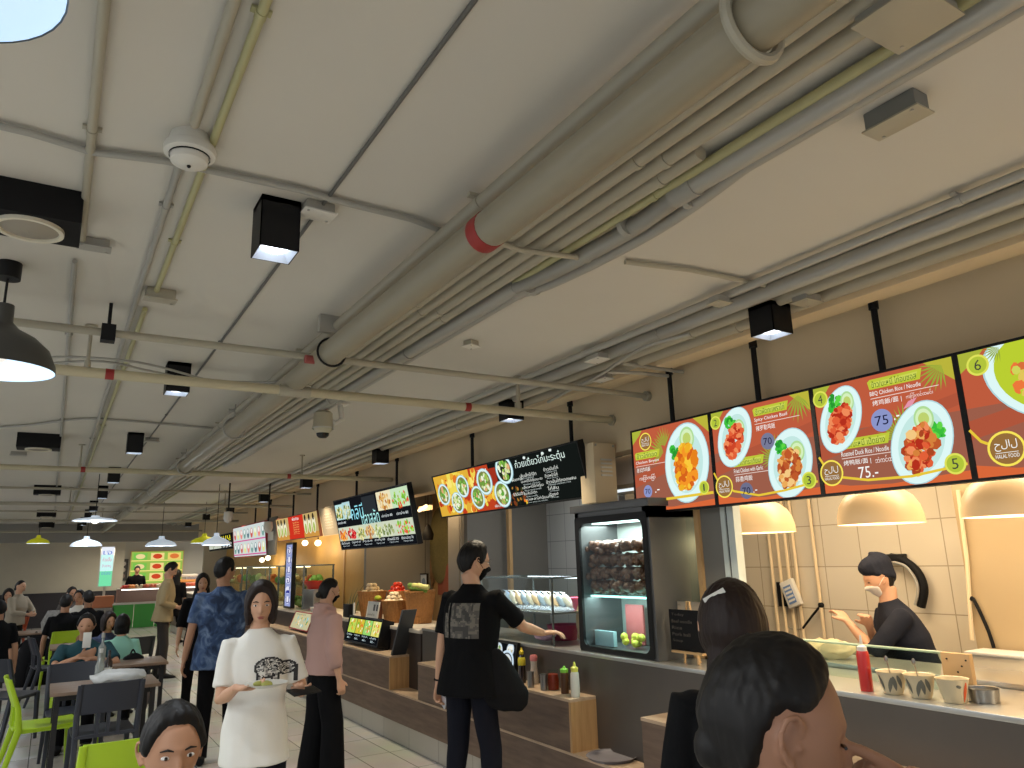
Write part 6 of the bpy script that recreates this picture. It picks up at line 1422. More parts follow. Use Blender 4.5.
def person(label, base, rz, h, top_m, bottom_m, skin='a', vox=.008, seated=False, lean=.05, arms=None, hyaw=0.0, hpitch=0.0, htilt=0.0, hair='short', hair_m=None, mask=None, sleeve='short', legs='trousers', stride=.05,
           wide=1.0, hem=-.10, face=True, cat='person', shoes=None, shirt_name='shirt', feat=True, footz=0.0, hood=None, turn=0.0, seat=.47, wr=.004, fit=1.0, head_at=None, hscale=1.0, closed=False):
    s = h / 1.70 if not seated else h
    if head_at is not None:          # eye-level centre of the head in the room fixes height and place
        hl = lambda s_: Vector((0, 0, .93 * s_ if not seated else seat + .10)) + Vector((0, math.sin(lean), math.cos(lean))) * .535 * s_ + (Vector((0, math.sin(lean), math.cos(lean))) + Vector((0, 0, 1))).normalized() * .145 * s_ + Vector((0, .015 * s_, 0))
        if seated: seat += head_at.z - hl(s).z
        else: s = head_at.z / hl(1.0).z
        base = Vector(head_at) - Matrix.Rotation(rz, 3, 'Z') @ hl(s); base.z = 0; h = s * 1.7 if not seated else h
    t = thing('person', label, cat, base, rz); t['category'] = 'person'
    X = Vector((1, 0, 0)); up = Vector((0, math.sin(lean), math.cos(lean))); fw = Vector((0, math.cos(lean), -math.sin(lean)))
    ht = Matrix.Rotation(turn, 3, 'Z')
    Xs = ht @ X; fws = ht @ fw
    hz = (.93 if not seated else seat + .09 / s) * (s if not seated else 1) ; hz = .93 * s if not seated else seat + .10
    H0 = Vector((0, 0, hz))
    nb = H0 + up * .535 * s
    sh = {1: H0 + up * .452 * s + Xs * .168 * s * wide, -1: H0 + up * .452 * s - Xs * .168 * s * wide}
    hup = (up + Vector((0, 0, 1))).normalized()
    HM = Matrix.Translation(nb + hup * .145 * s + Vector((0, .015 * s, 0))) @ Matrix.Rotation(hyaw, 4, 'Z') @ Matrix.Rotation(-hpitch, 4, 'X') @ Matrix.Rotation(htilt, 4, 'Y') @ Matrix.Scale(s * hscale, 4)
    # ---- arms
    arms = arms or {}; hd = {}
    R3 = Matrix.Rotation(-rz, 3, 'Z')
    for sd in (1, -1):
        a = arms.get(sd, {}); S_ = sh[sd]
        if 'w' in a: W = R3 @ (Vector(a['w']) - Vector(base))
        else: W = Vector(a.get('l', (sd * .25, .03, hz / s - .07))) * s
        E_, W = ik(S_, W, .285 * s, .25 * s, a.get('pole', (sd * .4, -1, -.2)))
        hd[sd] = (S_, E_, W, a)
    # ---- legs
    lg = {}
    for sd in (1, -1):
        hp = H0 + X * sd * .085 * s - Vector((0, 0, .03 * s))
        if seated:
            kn = Vector((sd * .11 * s, .42 * s, seat + .04)); an = Vector((sd * .12 * s, .40 * s, .08)); 
        else:
            kn = Vector((sd * .105 * s, sd * stride * .5 + .03 * s, .49 * s)); an = Vector((sd * .12 * s, sd * stride, .085 * s + footz))
        lg[sd] = (hp, kn, an)
    # ---- continuous body
    b = MB(); grid_head(b, HM)
    for sd in (1, -1):
        b.ball(HM @ Vector((sd * .074, -.008, -.002)), Vector((.005, .014, .024)) * s, 12, 8, HM.to_3x3().normalized())
        b.tube([HM @ Vector((sd * (x_ + .001), y_, z_)) for x_, y_, z_ in ((.072, .008, .008), (.078, .006, .022), (.083, -.004, .030), (.087, -.016, .025), (.088, -.022, .010), (.085, -.020, -.008), (.080, -.010, -.022), (.076, -.002, -.030), (.072, .003, -.026))], [.0035 * s] + [.0046 * s] * 6 + [.006 * s, .004 * s], 8)
        b.ball(HM @ Vector((sd * .076, .007, -.008)), .0045 * s, 8, 6)
    b.tube([HM @ Vector((0, -.025, -.06)), nb - up * .01 * s, nb - up * .07 * s], [.056 * s, .056 * s, .07 * s], 16)
    b.loft([(H0 - up * .05 * s, .13 * s, .09 * s, X, fw), (H0 + up * .15 * s, .12 * s, .085 * s, X, fw), (H0 + up * .36 * s, .14 * s * wide, .09 * s, Xs, fws), (H0 + up * .43 * s, .145 * s * wide, .075 * s, Xs, fws), (H0 + up * .49 * s, .09 * s * wide, .06 * s, Xs, fws), (nb, .06 * s, .055 * s, Xs, fws)], n=20)
    for sd in (1, -1):
        S_, E_, W, a = hd[sd]
        b.tube([S_ - Xs * sd * .04 * s, S_, S_.lerp(E_, .5), E_, E_.lerp(W, .35), W], [.04 * s, .046 * s, .043 * s, .036 * s, .036 * s, .023 * s], 12)
        d = (W - E_).normalized(); hdv = Vector(a['hd']) if 'hd' in a else d
        if 'hdw' in a: hdv = R3 @ Vector(a['hdw'])
        pn = Vector(a.get('pn', (-sd, 0, 0))); th = Vector(a.get('th', (0, 1, 0)))
        if 'pnw' in a: pn = R3 @ Vector(a['pnw'])
        if 'thw' in a: th = R3 @ Vector(a['thw'])
        hand(b, W, hdv, pn, th, a.get('curl', .3), s * 1.0, a.get('point', False))
        hp, kn, an = lg[sd]
        k_ = .8 if legs == 'trousers' else 1
        b.tube([hp, hp.lerp(kn, .5), kn, kn.lerp(an, .35), an, an + Vector((0, 0, -.05 * s))], [.075 * s * k_, .068 * s * k_, .052 * s * k_, .052 * s * k_, .034 * s, .034 * s], 14)
        b.loft([(an + Vector((0, -.05 * s, -.045 * s)), .03 * s, .03 * s, X, (0, 0, 1)), (an + Vector((0, .05 * s, -.05 * s)), .038 * s, .026 * s, X, (0, 0, 1)), (an + Vector((0, .13 * s, -.062 * s)), .042 * s, .016 * s, X, (0, 0, 1)), (an + Vector((0, .17 * s, -.066 * s)), .03 * s, .01 * s, X, (0, 0, 1))], n=12)
    remeshed(b, 'body', m_skin(skin), t, vox * .62 if vox < .007 else vox * .8, 1)
    # ---- shirt
    b = MB(); w_ = 1.0 * wide * fit
    b.loft([(H0 + up * hem * s, .168 * s * w_ * (1.13 if hem < -.08 else 1), .125 * s * fit * (1.16 if hem < -.08 else 1), X, fw), (H0 + up * .0 * s, .165 * s * w_ * (1.07 if hem < -.08 else 1), .122 * s * fit * (1.08 if hem < -.08 else 1), X, fw), (H0 + up * .14 * s, .152 * s * w_, .112 * s * fit, X, fw), (H0 + up * .3 * s, .168 * s * w_, .122 * s * fit, Xs, fws), (H0 + up * .4 * s, .176 * s * wide, .118 * s, Xs, fws), (H0 + up * .44 * s, .166 * s * wide, .105 * s, Xs, fws), (H0 + up * .475 * s, .138 * s * wide, .090 * s, Xs, fws), (H0 + up * .505 * s, .102 * s, .076 * s, Xs, fws), (H0 + up * .53 * s, .076 * s, .066 * s, Xs, fws), (H0 + up * .548 * s, .062 * s, .06 * s, Xs, fws)], n=26, power=2.3)
    for sd in (1, -1):
        S_, E_, W, a = hd[sd]; base_ = S_ - Xs * sd * .07 * s - up * .03 * s; b.ball(S_ - Xs * sd * .02 * s - up * .008 * s, .060 * s, 14, 10)
        if sleeve == 'short': end = S_.lerp(E_, .78); b.tube([base_, S_, S_.lerp(E_, .4), end], [.066 * s, .062 * s, .058 * s, .061 * s], 16)
        elif sleeve == 'half': b.tube([base_, S_, S_.lerp(E_, .5), E_, E_.lerp(W, .15)], [.07 * s, .066 * s, .06 * s, .056 * s, .058 * s], 16)
        elif sleeve == 'long': b.tube([base_, S_, S_.lerp(E_, .5), E_, E_.lerp(W, .5), E_.lerp(W, .86)], [.07 * s, .066 * s, .06 * s, .057 * s, .05 * s, .042 * s], 16)
        elif sleeve == 'rolled': b.tube([base_, S_, S_.lerp(E_, .5), E_, E_.lerp(W, .4), E_.lerp(W, .55)], [.07 * s, .07 * s, .068 * s, .07 * s, .062 * s, .045 * s], 16)
    if hood:
        c = nb + Vector((0, -.07 * s, -.03 * s)); b.ball(c, (.10 * s, .06 * s, .07 * s), 16, 10); b.tube(crv([nb + Vector((-.06, .05, -.02)) * s, nb + Vector((-.085, -.03, .03)) * s, nb + Vector((0, -.10, .03)) * s, nb + Vector((.085, -.03, .03)) * s, nb + Vector((.06, .05, -.02)) * s], 5), .026 * s, 10)
    shirt = remeshed(b, shirt_name, top_m, t, vox, 12 if vox < .009 else 4, wrinkle(wr * s, seed=h * 7))
    # ---- trousers / skirt
    if legs in ('trousers', 'wide', 'shorts', 'dress'):
        b = MB(); q = {'trousers': (.092, .078, .066, .058, .056), 'wide': (.1, .1, .1, .105, .11), 'shorts': (.095, .09, .085, 0, 0), 'dress': (.1, .09, .08, 0, 0)}[legs]
        b.loft([(H0 - up * .12 * s, .15 * s, .115 * s, X, Vector((0, 1, 0))), (H0, .155 * s, .115 * s, X, fw), (H0 + up * .1 * s, .142 * s, .104 * s, X, fw)], n=22, power=2.3)
        for sd in (1, -1):
            hp, kn, an = lg[sd]
            if q[3]: b.tube([hp, hp.lerp(kn, .5), kn, kn.lerp(an, .5), an + Vector((0, 0, -.035 * s))], [q[0] * s, q[1] * s, q[2] * s, q[3] * s, q[4] * s], 18)
            else: b.tube([hp, hp.lerp(kn, .5), kn], [q[0] * s, q[1] * s, q[2] * s], 18)
        remeshed(b, 'trousers' if legs != 'dress' else 'skirt', bottom_m, t, vox, 4, wrinkle(wr * 1.2 * s, seed=h * 3))
    shm = shoes or m_blackm
    for sd in (1, -1):
        an = lg[sd][2]; b = MB()
        b.loft([(an + Vector((0, -.075 * s, -.05 * s)), .025 * s, .03 * s, X, (0, 0, 1)), (an + Vector((0, -.05 * s, -.045 * s)), .038 * s, .042 * s, X, (0, 0, 1)), (an + Vector((0, .02 * s, -.045 * s)), .042 * s, .042 * s, X, (0, 0, 1)), (an + Vector((0, .1 * s, -.058 * s)), .048 * s, .028 * s, X, (0, 0, 1)), (an + Vector((0, .17 * s, -.066 * s)), .042 * s, .02 * s, X, (0, 0, 1)), (an + Vector((0, .2 * s, -.07 * s)), .02 * s, .012 * s, X, (0, 0, 1))], n=14)
        for v in b.bm.verts:
            if v.co.z < .002 + footz: v.co.z = .002 + footz
        b.build('shoe', shm, t, local=True)
    # ---- hair
    hm = hair_m or m_hair; b = MB()
    def lim(az):
        a = abs(math.degrees(az))
        P_ = {'short': ((0, 42), (30, 40), (45, 30), (58, 12), (70, -6), (82, -10), (92, 2), (106, 0), (122, -28), (180, -40)),
              'bob': ((0, 40), (30, 30), (48, 5), (60, -40), (80, -62), (180, -70)),
              'tied': ((0, 44), (28, 42), (45, 34), (60, 24), (75, 14), (88, 10), (98, 13), (106, 5), (116, -20), (130, -44), (180, -54)),
              'cap': ((0, 24), (60, 16), (90, 4), (180, -30))}
        P_ = P_['cap' if hair == 'cap' else (hair if hair in ('short', 'tied') else ('tied' if hair == 'bun' else 'bob'))]
        for (a0, v0), (a1, v1) in zip(P_, P_[1:]):
            if a0 <= a <= a1: return math.radians(v0 + (v1 - v0) * (a - a0) / (a1 - a0))
        return math.radians(P_[-1][1])
    T = {'short': .014, 'bob': .022, 'long': .018, 'bun': .010, 'cap': .016, 'tied': .012}[hair]
    sdn = h * 13
    def hf(p, az, el):
        k = sm01((el - lim(az)) / .22); n_ = p.normalized()
        st = noise.noise(Vector((math.sin(az) * 9 + sdn, math.cos(az) * 9, el * 1.6)))
        th = T * (1 + .35 * sm01(math.sin(el))) * k - .008 * (1 - k) + (.0035 * st * k if hair != 'cap' else 0)
        if hair == 'cap': th += .020 * sm01((el - .35) / .5) + .006 * st * k + (.022 * sm01(-math.cos(az)) * sm01((el - .1) / .6))
        q = p + n_ * th
        if hair == 'short' and el > .6: q.z += .004 * st
        return q
    grid_head(b, HM, hf, 72, 40)
    if hair == 'bob':
        for sd in (1, -1): b.loft([(HM @ Vector((sd * .066, -.012, .02)), .024 * s, .06 * s, X, Vector((0, 1, 0))), (HM @ Vector((sd * .074, -.008, -.05)), .020 * s, .058 * s, X, Vector((0, 1, 0))), (HM @ Vector((sd * .068, -.002, -.115)), .014 * s, .046 * s, X, Vector((0, 1, 0)))], n=14)
        b.loft([(HM @ Vector((0, -.05, .0)), .07 * s, .05 * s, X, Vector((0, 1, 0))), (HM @ Vector((0, -.055, -.07)), .07 * s, .045 * s, X, Vector((0, 1, 0))), (HM @ Vector((0, -.05, -.12)), .055 * s, .03 * s, X, Vector((0, 1, 0)))], n=16)
    if hair == 'long':
        hx = (HM.to_3x3() @ Vector((1, 0, 0))).normalized(); hy_ = (HM.to_3x3() @ Vector((0, 1, 0))).normalized()
        b.loft([(HM @ Vector((0, -.045, .03)), .078 * s, .058 * s, hx, hy_), (HM @ Vector((0, -.05, -.06)), .090 * s, .058 * s, hx, hy_), (HM @ Vector((0, -.065, -.14)), .108 * s, .045 * s, hx, hy_), (HM @ Vector((0, -.095, -.24)), .122 * s, .036 * s, hx, hy_), (HM @ Vector((0, -.105, -.36)), .105 * s, .03 * s, hx, hy_), (HM @ Vector((0, -.10, -.44)), .07 * s, .018 * s, hx, hy_)], n=24)
    if hair in ('bun', 'tied'):
        b.ball(HM @ Vector((0, -.098 if vox > .006 else -.075, -.038)), .03 * s, 14, 10)
        if hair == 'tied': b.tube(crv([HM @ Vector((0, -.09, -.03)), HM @ Vector((0, -.125, -.08)), HM @ Vector((0, -.13, -.17)), HM @ Vector((0, -.12, -.24))], 4), [.026 * s] * 8 + [.022 * s] * 3 + [.012 * s] * 2, 10)
    dsp = (lambda c: .0022 * noise.noise(Vector((c.x * 85, c.y * 85, c.z * 7)))) if hair != 'cap' else None
    if vox < .007: dsp = (lambda c: .0016 * noise.noise(Vector((c.x * 160, c.y * 160, c.z * 9))) + .0015 * noise.noise(Vector((c.x * 60, c.y * 60, c.z * 5)))) if hair != 'cap' else wrinkle(.004, 16)
    remeshed(b, 'hair' if hair != 'cap' else 'cap', hm, t, min(vox * .75, .008), 1, dsp)
    if hair == 'cap':
        b = MB(); grid_head(b, HM, lambda p, az, el: p + p.normalized() * ((.006 if (abs(az) > 1.9 and -.9 < el < .2) else -.01)), 40, 30); remeshed(b, 'hair', m_hair, t, vox * .75, 1)
        # band
    # ---- face
    if face:
        for sd in (1, -1):
            c = Vector((sd * .031, .0765, .002))
            if closed:
                MB().tube([HM @ Vector((sd * (.031 + dx_), .0765 + .006 - abs(dx_ + .002) * .28, -.002 - .0 * dx_)) for dx_ in (-.014, -.007, 0, .007, .014)], [.001 * s, .0022 * s, .0026 * s, .0028 * s, .0022 * s], 6).build('eyelash', m_iris, t, local=True)
            if feat and not closed:
                b = MB(); b.use(m_eye); b.ball(HM @ c, Vector((.0125, .008, .0055)) * s, 12, 8, HM.to_3x3().normalized()); b.use(m_iris); b.ball(HM @ (c + Vector((0, .0055, 0))), Vector((.0052, .0035, .0050)) * s, 10, 8, HM.to_3x3().normalized()); b.build('eye', None, t, local=True)
                MB().tube([HM @ Vector((sd * .014, .089, .020)), HM @ Vector((sd * .03, .0875, .025)), HM @ Vector((sd * .047, .077, .020))], [.0022 * s, .0034 * s, .0015 * s], 6).build('eyebrow', m_brow, t, local=True)
            elif not closed:
                MB().ball(HM @ c, Vector((.012, .009, .0045)) * s, 8, 6, HM.to_3x3().normalized()).build('eye', m_iris, t, local=True)
        if not mask:
            b = MB(); b.ball(HM @ Vector((0, .0975 - .004, -.061)), Vector((.021, .006, .0035)) * s, 12, 6, HM.to_3x3().normalized()); b.ball(HM @ Vector((0, .0965 - .004, -.069)), Vector((.017, .006, .0045)) * s, 12, 6, HM.to_3x3().normalized()); b.build('mouth', m_lip, t, local=True)
    if mask:
        b = MB()
        def mf(p, az, el):
            k = sm01((1.22 - abs(az)) / .12) * sm01((-.10 - .25 * max(0, abs(az) - .5) - el) / .1) * sm01((el + 1.35) / .1)
            q = p + p.normalized() * (.006 * k - .008 * (1 - k)); 
            if q.y > .09: q.y = .09 + (q.y - .09) * .75 + .004 * k
            return q
        grid_head(b, HM, mf, 60, 40); remeshed(b, 'face_mask', mask, t, vox * .55, 1)
        for sd in (1, -1): MB().tube([HM @ Vector((sd * .066, .034, -.03)), HM @ Vector((sd * .079, .008, -.004)), HM @ Vector((sd * .079, -.012, .01))], .0018 * s, 6).build('mask_strap', mask, t, local=True)
    return t, HM, hd, shirt, s, H0
def decal(name, m, parent, target, pts_fn, nu=10, nv=10, direction=(0, 1, 0), off=.0025, mask_fn=None):
    """thin printed patch laid on a garment: pts_fn(u,v) -> start point (local), cast along direction"""
    bv = BVHTree.FromPolygons([v.co.copy() for v in target.data.vertices], [tuple(p.vertices) for p in target.data.polygons])
    d = Vector(direction).normalized(); b = MB(); G = {}
    for i in range(nu + 1):
        for j in range(nv + 1):
            hit = bv.ray_cast(pts_fn(i / nu, j / nv), d)
            if hit[0] is not None: G[i, j] = hit[0] - d * off
    V = {}
    for i in range(nu):
        for j in range(nv):
            ks = [(i, j), (i + 1, j), (i + 1, j + 1), (i, j + 1)]
            if all(k in G for k in ks):
                mm = mask_fn((i + .5) / nu, (j + .5) / nv) if mask_fn else 0
                if mm is None: continue
                b.use(m[mm])
                b.face([V.setdefault(k, b.bm.verts.new(G[k])) if k not in V else V[k] for k in ks])
    return b.build(name, None, parent, local=True, sharp=None)

# cloths
cl_black = mat('black_cotton', rgb(12, 12, 14), .9, spec=.15, bump=.15, bscale=120); cl_blackt = mat('black_trousers', rgb(11, 11, 13), .9, spec=.15); cl_navy = mat('navy_denim', rgb(15, 17, 28), .85, spec=.2, var=.15, vscale=20)
cl_white = mat('white_cotton', rgb(226, 224, 216), .85, bump=.1, bscale=100); cl_pink = mat('dusty_pink_fleece', rgb(176, 140, 130), .9, bump=.15, bscale=90); cl_khaki = mat('khaki_jacket', rgb(150, 132, 96), .85, bump=.15, bscale=60)
cl_dark = mat('dark_brown_trousers', rgb(44, 38, 34), .85); cl_uniform = mat('dark_blue_uniform', rgb(30, 33, 44), .85, spec=.2, bump=.15, bscale=60); cl_teal = mat('dark_teal_shirt', rgb(16, 62, 70), .85); cl_mint = mat('mint_dress', rgb(150, 206, 186), .85)
cl_beige = mat('beige_top', rgb(150, 140, 122), .85); cl_grey = mat('grey_top', rgb(84, 78, 74), .85)
tie = mat('tie_dye_cotton', rgb(60, 90, 140), .85); nt = tie.node_tree; b_ = nt.nodes['Principled BSDF']
tc = nt.nodes.new('ShaderNodeTexCoord'); n_ = nt.nodes.new('ShaderNodeTexNoise'); n_.inputs['Scale'].default_value = 9; n_.inputs['Detail'].default_value = 5; n_.inputs['Distortion'].default_value = 1.2
cr = nt.nodes.new('ShaderNodeValToRGB'); nt.links.new(tc.outputs['Object'], n_.inputs['Vector']); nt.links.new(n_.outputs['Fac'], cr.inputs[0]); nt.links.new(cr.outputs[0], b_.inputs['Base Color'])
cr.color_ramp.elements[0].position = .36; cr.color_ramp.elements[0].color = rgb(28, 44, 72); cr.color_ramp.elements[1].position = .7; cr.color_ramp.elements[1].color = rgb(112, 132, 162)
e = cr.color_ramp.elements.new(.5); e.color = rgb(50, 74, 112)
pat = mat('patterned_navy', rgb(50, 60, 90), .85, var=.6, vscale=40)

# 1 man in black at the counter
B = Vector((2.32, 4.36, 0)); hw = at_x(543, 633, 2.86)
fwd = Vector((math.cos(.42), math.sin(.42), 0)); rzm = .42 - PI / 2
t, HM, hd, sh_, s, H0 = person('man in an oversized black t-shirt and black mask reaching to the glass case', B, rzm, 1.695, cl_black, cl_navy, 'a', .007, lean=.07, hyaw=-.55, hpitch=.12, hair='short', mask=cl_blackt, wide=1.14, hem=-.13, fit=1.06, wr=.006, hscale=1.1,
    arms={1: dict(w=hw, pole=(.5, -.2, -1), hdw=(.8, -.6, .05), pnw=(0, 0, -1), thw=(0.3, 1, 0), curl=.35), -1: dict(l=(-.27, .0, .80), curl=.6)}, stride=.06)
# glasses
b = MB(); P3 = lambda v: HM @ Vector(v)
for sd in (1, -1):
    b.tube([P3((sd * .032 + .019 * math.cos(a), .094, .002 + .015 * math.sin(a))) for a in [2 * PI * k / 16 for k in range(17)]], .0018, 6); b.tube([P3((sd * .05, .092, .006)), P3((sd * .072, .05, .008)), P3((sd * .079, -.005, .006))], .0018, 6)
b.tube([P3((-.013, .097, .004)), P3((.013, .097, .004))], .0016, 6); b.build('glasses', mat('glasses_frame', rgb(120, 120, 124), .3, metal=.6), t, local=True)
decal('back_print', [mat('faded_print', rgb(112, 106, 96), .8), mat('faded_print_dark', rgb(60, 57, 54), .8), mat('faded_print_mid', rgb(84, 80, 74), .8)], t, sh_, lambda u, v: Vector((-.135 + .27 * u, -.5, H0.z + .22 * s + .21 * s * v)), 26, 24, (0, 1, 0), mask_fn=lambda u, v: (None if (u < .12 and v > .7) or (.16 < u < .22) else (1 if noise.noise(Vector((u * 5, v * 6, 1))) > .1 and .3 < u < .85 else (2 if noise.noise(Vector((u * 11, v * 9, 4))) > 0 else 0))))
W = hd[-1][2]; b = MB(); dd = (hd[-1][2] - hd[-1][1]).normalized(); x_, y_, _ = basis(dd); b.tube([W - dd * .025 + (x_ * math.cos(a) + y_ * math.sin(a)) * .029 for a in [2 * PI * k / 16 for k in range(17)]], .006, 6); b.build('wrist_strap', m_blackm, t, local=True)
# his bag
t = thing('shoulder_bag', 'soft black bag hanging at the hip of the man in the black t-shirt', 'bag', B + Vector((.08, -.22, .82)))
b = MB(); c = B + Vector((.08, -.16, .84))
b.loft([(c + Vector((.09, -.04, -.12)), .07, .04, (.9, -.43, 0), (.43, .9, 0)), (c + Vector((.08, -.03, -.09)), .12, .06, (.9, -.43, 0), (.43, .9, 0)), (c + Vector((.06, -.02, -.02)), .15, .075, (.9, -.43, 0), (.43, .9, 0)), (c + Vector((.02, 0, .1)), .13, .06, (.9, -.43, 0), (.43, .9, 0)), (c + Vector((-.01, .02, .24)), .06, .03, (.9, -.43, 0), (.43, .9, 0))], n=24, power=2.6)
o = remeshed(b, 'pouch', m_bk, None, .008, 3, wrinkle(.008, 12)); o.data.transform(Matrix.Translation(-t.location)); o.parent = t
# phone in his left hand, receipt
Rw = Matrix.Rotation(rzm, 3, 'Z')
pw = B + Rw @ (hd[-1][2] + Vector((.0, .03, -.09))); b = MB(); b.box(-.004, .004, -.07, .07, -.036, .036, Matrix.Translation(pw) @ Matrix.Rotation(.5, 4, 'X'), bev=.003); tag(b.build('mobile_phone', mat('pale_phone', rgb(190, 190, 196), .3)), 'pale phone in the lowered hand of the man in black', 'phone')

# 2 woman in pink hoodie
q = at_y(328, 583, 6.05); B = Vector((q.x - .02, 6.05, 0)); hh = q.z
t, HM, hd, sh_, s, H0 = person('woman in a dusty pink hoodie and wide black trousers with a lowered black mask', B, -1.45, hh + .01, cl_pink, cl_blackt, 'a', .008, lean=.04, hair='bun', hpitch=.15, mask=cl_blackt, sleeve='rolled', hem=-.03, fit=1.22, wide=1.06, legs='wide', hood=True, wr=.006, shirt_name='hoodie',
    arms={1: dict(l=(.24, .05, .86), curl=.5), -1: dict(l=(-.2, .1, .86), curl=.5)})
# 3 woman in white t-shirt facing the camera
q = at_y(262, 588, 4.1); B = Vector((q.x, 4.1, 0)); rzw = PI - .22
wr1 = at_y(236, 688, 3.86) ; wl1 = at_y(300, 689, 3.84)
t, HM, hd, sh_, s, H0 = person('woman in a white t-shirt printed with an elephant, carrying a plate', B, rzw, q.z, cl_white, cl_navy, 'a', .007, lean=.0, hair='bob', hair_m=m_hairb, hyaw=.0, hpitch=.08, sleeve='short', hem=-.17, fit=1.06, wide=.95, wr=.008,
    arms={1: dict(w=wr1, pole=(.35, -.6, -1), hdw=(1, -.35, -.05), pnw=(0, 0, 1), thw=(0, -1, .2), curl=.35), -1: dict(w=wl1, pole=(-.35, -.6, -1), hdw=(-.3, -.9, -.05), pnw=(-.3, 0, 1), thw=(1, -.3, .3), curl=.5)}, stride=.08)
m_ele = [mat('print_black', rgb(44, 42, 42), .8), mat('print_grey', rgb(140, 138, 134), .8)]
def ele(u, v):
    x, y = (u - .5) * 2, (v - .5) * 2
    body = ((x + .25) / .62) ** 2 + ((y - .15) / .62) ** 2 < 1; head_ = ((x - .48) / .42) ** 2 + ((y - .05) / .42) ** 2 < 1; leg = (-.9 < y < -.1) and (abs(x + .6) < .18 or abs(x + .02) < .18); tr = abs(x - .86) < .1 and -.8 < y < .2
    if not (body or head_ or leg or tr): return None
    inner = ((x + .25) / .53) ** 2 + ((y - .15) / .53) ** 2 < 1 or ((x - .48) / .33) ** 2 + ((y - .05) / .33) ** 2 < 1
    if not inner and not (leg and y > -.75 and min(abs(x + .6), abs(x + .02)) < .09): return 0
    w_ = noise.noise(Vector((x * 7, y * 7, 0))); return 0 if w_ > .16 else (None if w_ > -.1 else 1)
decal('elephant_print', m_ele, t, sh_, lambda u, v: Vector((-.20 + .235 * (1 - u), .6, H0.z + (.235 + .18 * v) * s)), 44, 34, (0, -1, 0), mask_fn=ele)
# plate and phone
pc = at_y(266, 687, 3.78)
t = thing('plate', 'white plate of food carried by the woman in the elephant t-shirt', 'plate', pc)
MB().lathe([(0, 0), (.05, 0), (.095, .016), (.1, .02), (.09, .017), (.05, .004), (0, .004)], pc, n=32).build('dish', m_white, t)
b = MB()
for k in range(14): b.ball(pc + Vector((rnd.uniform(-.045, .055), rnd.uniform(-.04, .04), .014)), (.02, .014, .012), 8, 6)
b.build('noodles', mat('green_noodles', rgb(150, 150, 70), .6), t)
pq = at_y(304, 691, 3.72); b = MB(); b.box(-.075, .075, -.037, .037, -.004, .004, Matrix.Translation(pq) @ Matrix.Rotation(.3, 4, 'Z') @ Matrix.Rotation(.25, 4, 'X'), bev=.003); tag(b.build('mobile_phone', m_black), 'dark phone held by the woman in the elephant t-shirt', 'phone')
# 4 man in blue tie-dye shirt
p = at_z(212, 762, 0); q = at_y(226, 561, p.y); B = Vector((q.x, p.y, 0))
person('man in a blue tie-dye shirt and black trousers seen from behind, head turned', B, -.12, q.z, tie, cl_blackt, 'b', .008, lean=.02, hair='short', hyaw=-1.0, sleeve='short', hem=-.16, fit=1.1, wide=1.18, arms={-1: dict(l=(-.3, .0, .84), curl=.4), 1: dict(l=(.16, .3, 1.1), pole=(.6, -.5, -1), curl=.5)})
# 5 man in khaki jacket
p = at_z(158, 678, 0); q = at_y(165, 564, p.y); B = Vector((p.x, p.y, 0)); hnd = at_y(178, 607, p.y - .1)
person('man in a khaki jacket looking down at the phone in his hands', B, -1.75, q.z, cl_khaki, cl_dark, 'a', .011, lean=.08, hair='short', hpitch=.45, sleeve='long', hem=-.1, fit=1.12, shirt_name='jacket', feat=False, arms={1: dict(w=hnd + Vector((-.02, -.06, 0)), pole=(.5, -.6, -1), curl=.8, pn=(-.6, 0, .6)), -1: dict(w=hnd + Vector((0, .05, 0)), pole=(-.5, -.6, -1), curl=.8, pn=(.6, 0, .6))})
b = MB(); b.box(-.037, .037, -.004, .004, -.075, .075, Matrix.Translation(hnd + Vector((.08, 0, .04))) @ Matrix.Rotation(1.5, 4, 'Z'), bev=.003); tag(b.build('mobile_phone', m_black), 'dark phone in the hands of the man in the khaki jacket', 'phone')
# 6 woman in black behind him
p = at_z(181, 643, 0); q = at_y(177, 571, p.y)
person('woman in a black dress with bare calves standing behind the man in khaki', Vector((q.x, p.y, 0)), -.5, q.z, cl_black, cl_black, 'a', .014, hair='long', sleeve='half', legs='dress', hem=-.3, face=False, feat=False, stride=.16)
# 7 woman's face between khaki man and blue shirt
q = at_y(203, 576, 9.6); person('woman with long dark hair glimpsed beside the blue shirt, facing the picture', Vector((q.x, 9.6, 0)), PI - .1, q.z, cl_black, cl_blackt, 'a', .011, hair='long', sleeve='half', feat=False)
# 8 seated man in the foreground
HA = at_d(172, 749, 2.08); B = Vector((HA.x, HA.y, 0))
sc_ = 1.0
t, HM, hd, sh_, s, H0 = person('seated man with short black hair cropped at the bottom edge, facing the picture', B, PI - .05, sc_, cl_black, cl_blackt, 'b', .006, seated=True, lean=.05, hair='short', hyaw=.12, hpitch=.1, head_at=HA, arms={1: dict(l=(.2, .3, .7)), -1: dict(l=(-.2, .3, .7))})
chair('char', 'charcoal chair under the seated man at the bottom edge', B.x, B.y - .0, PI - .05)
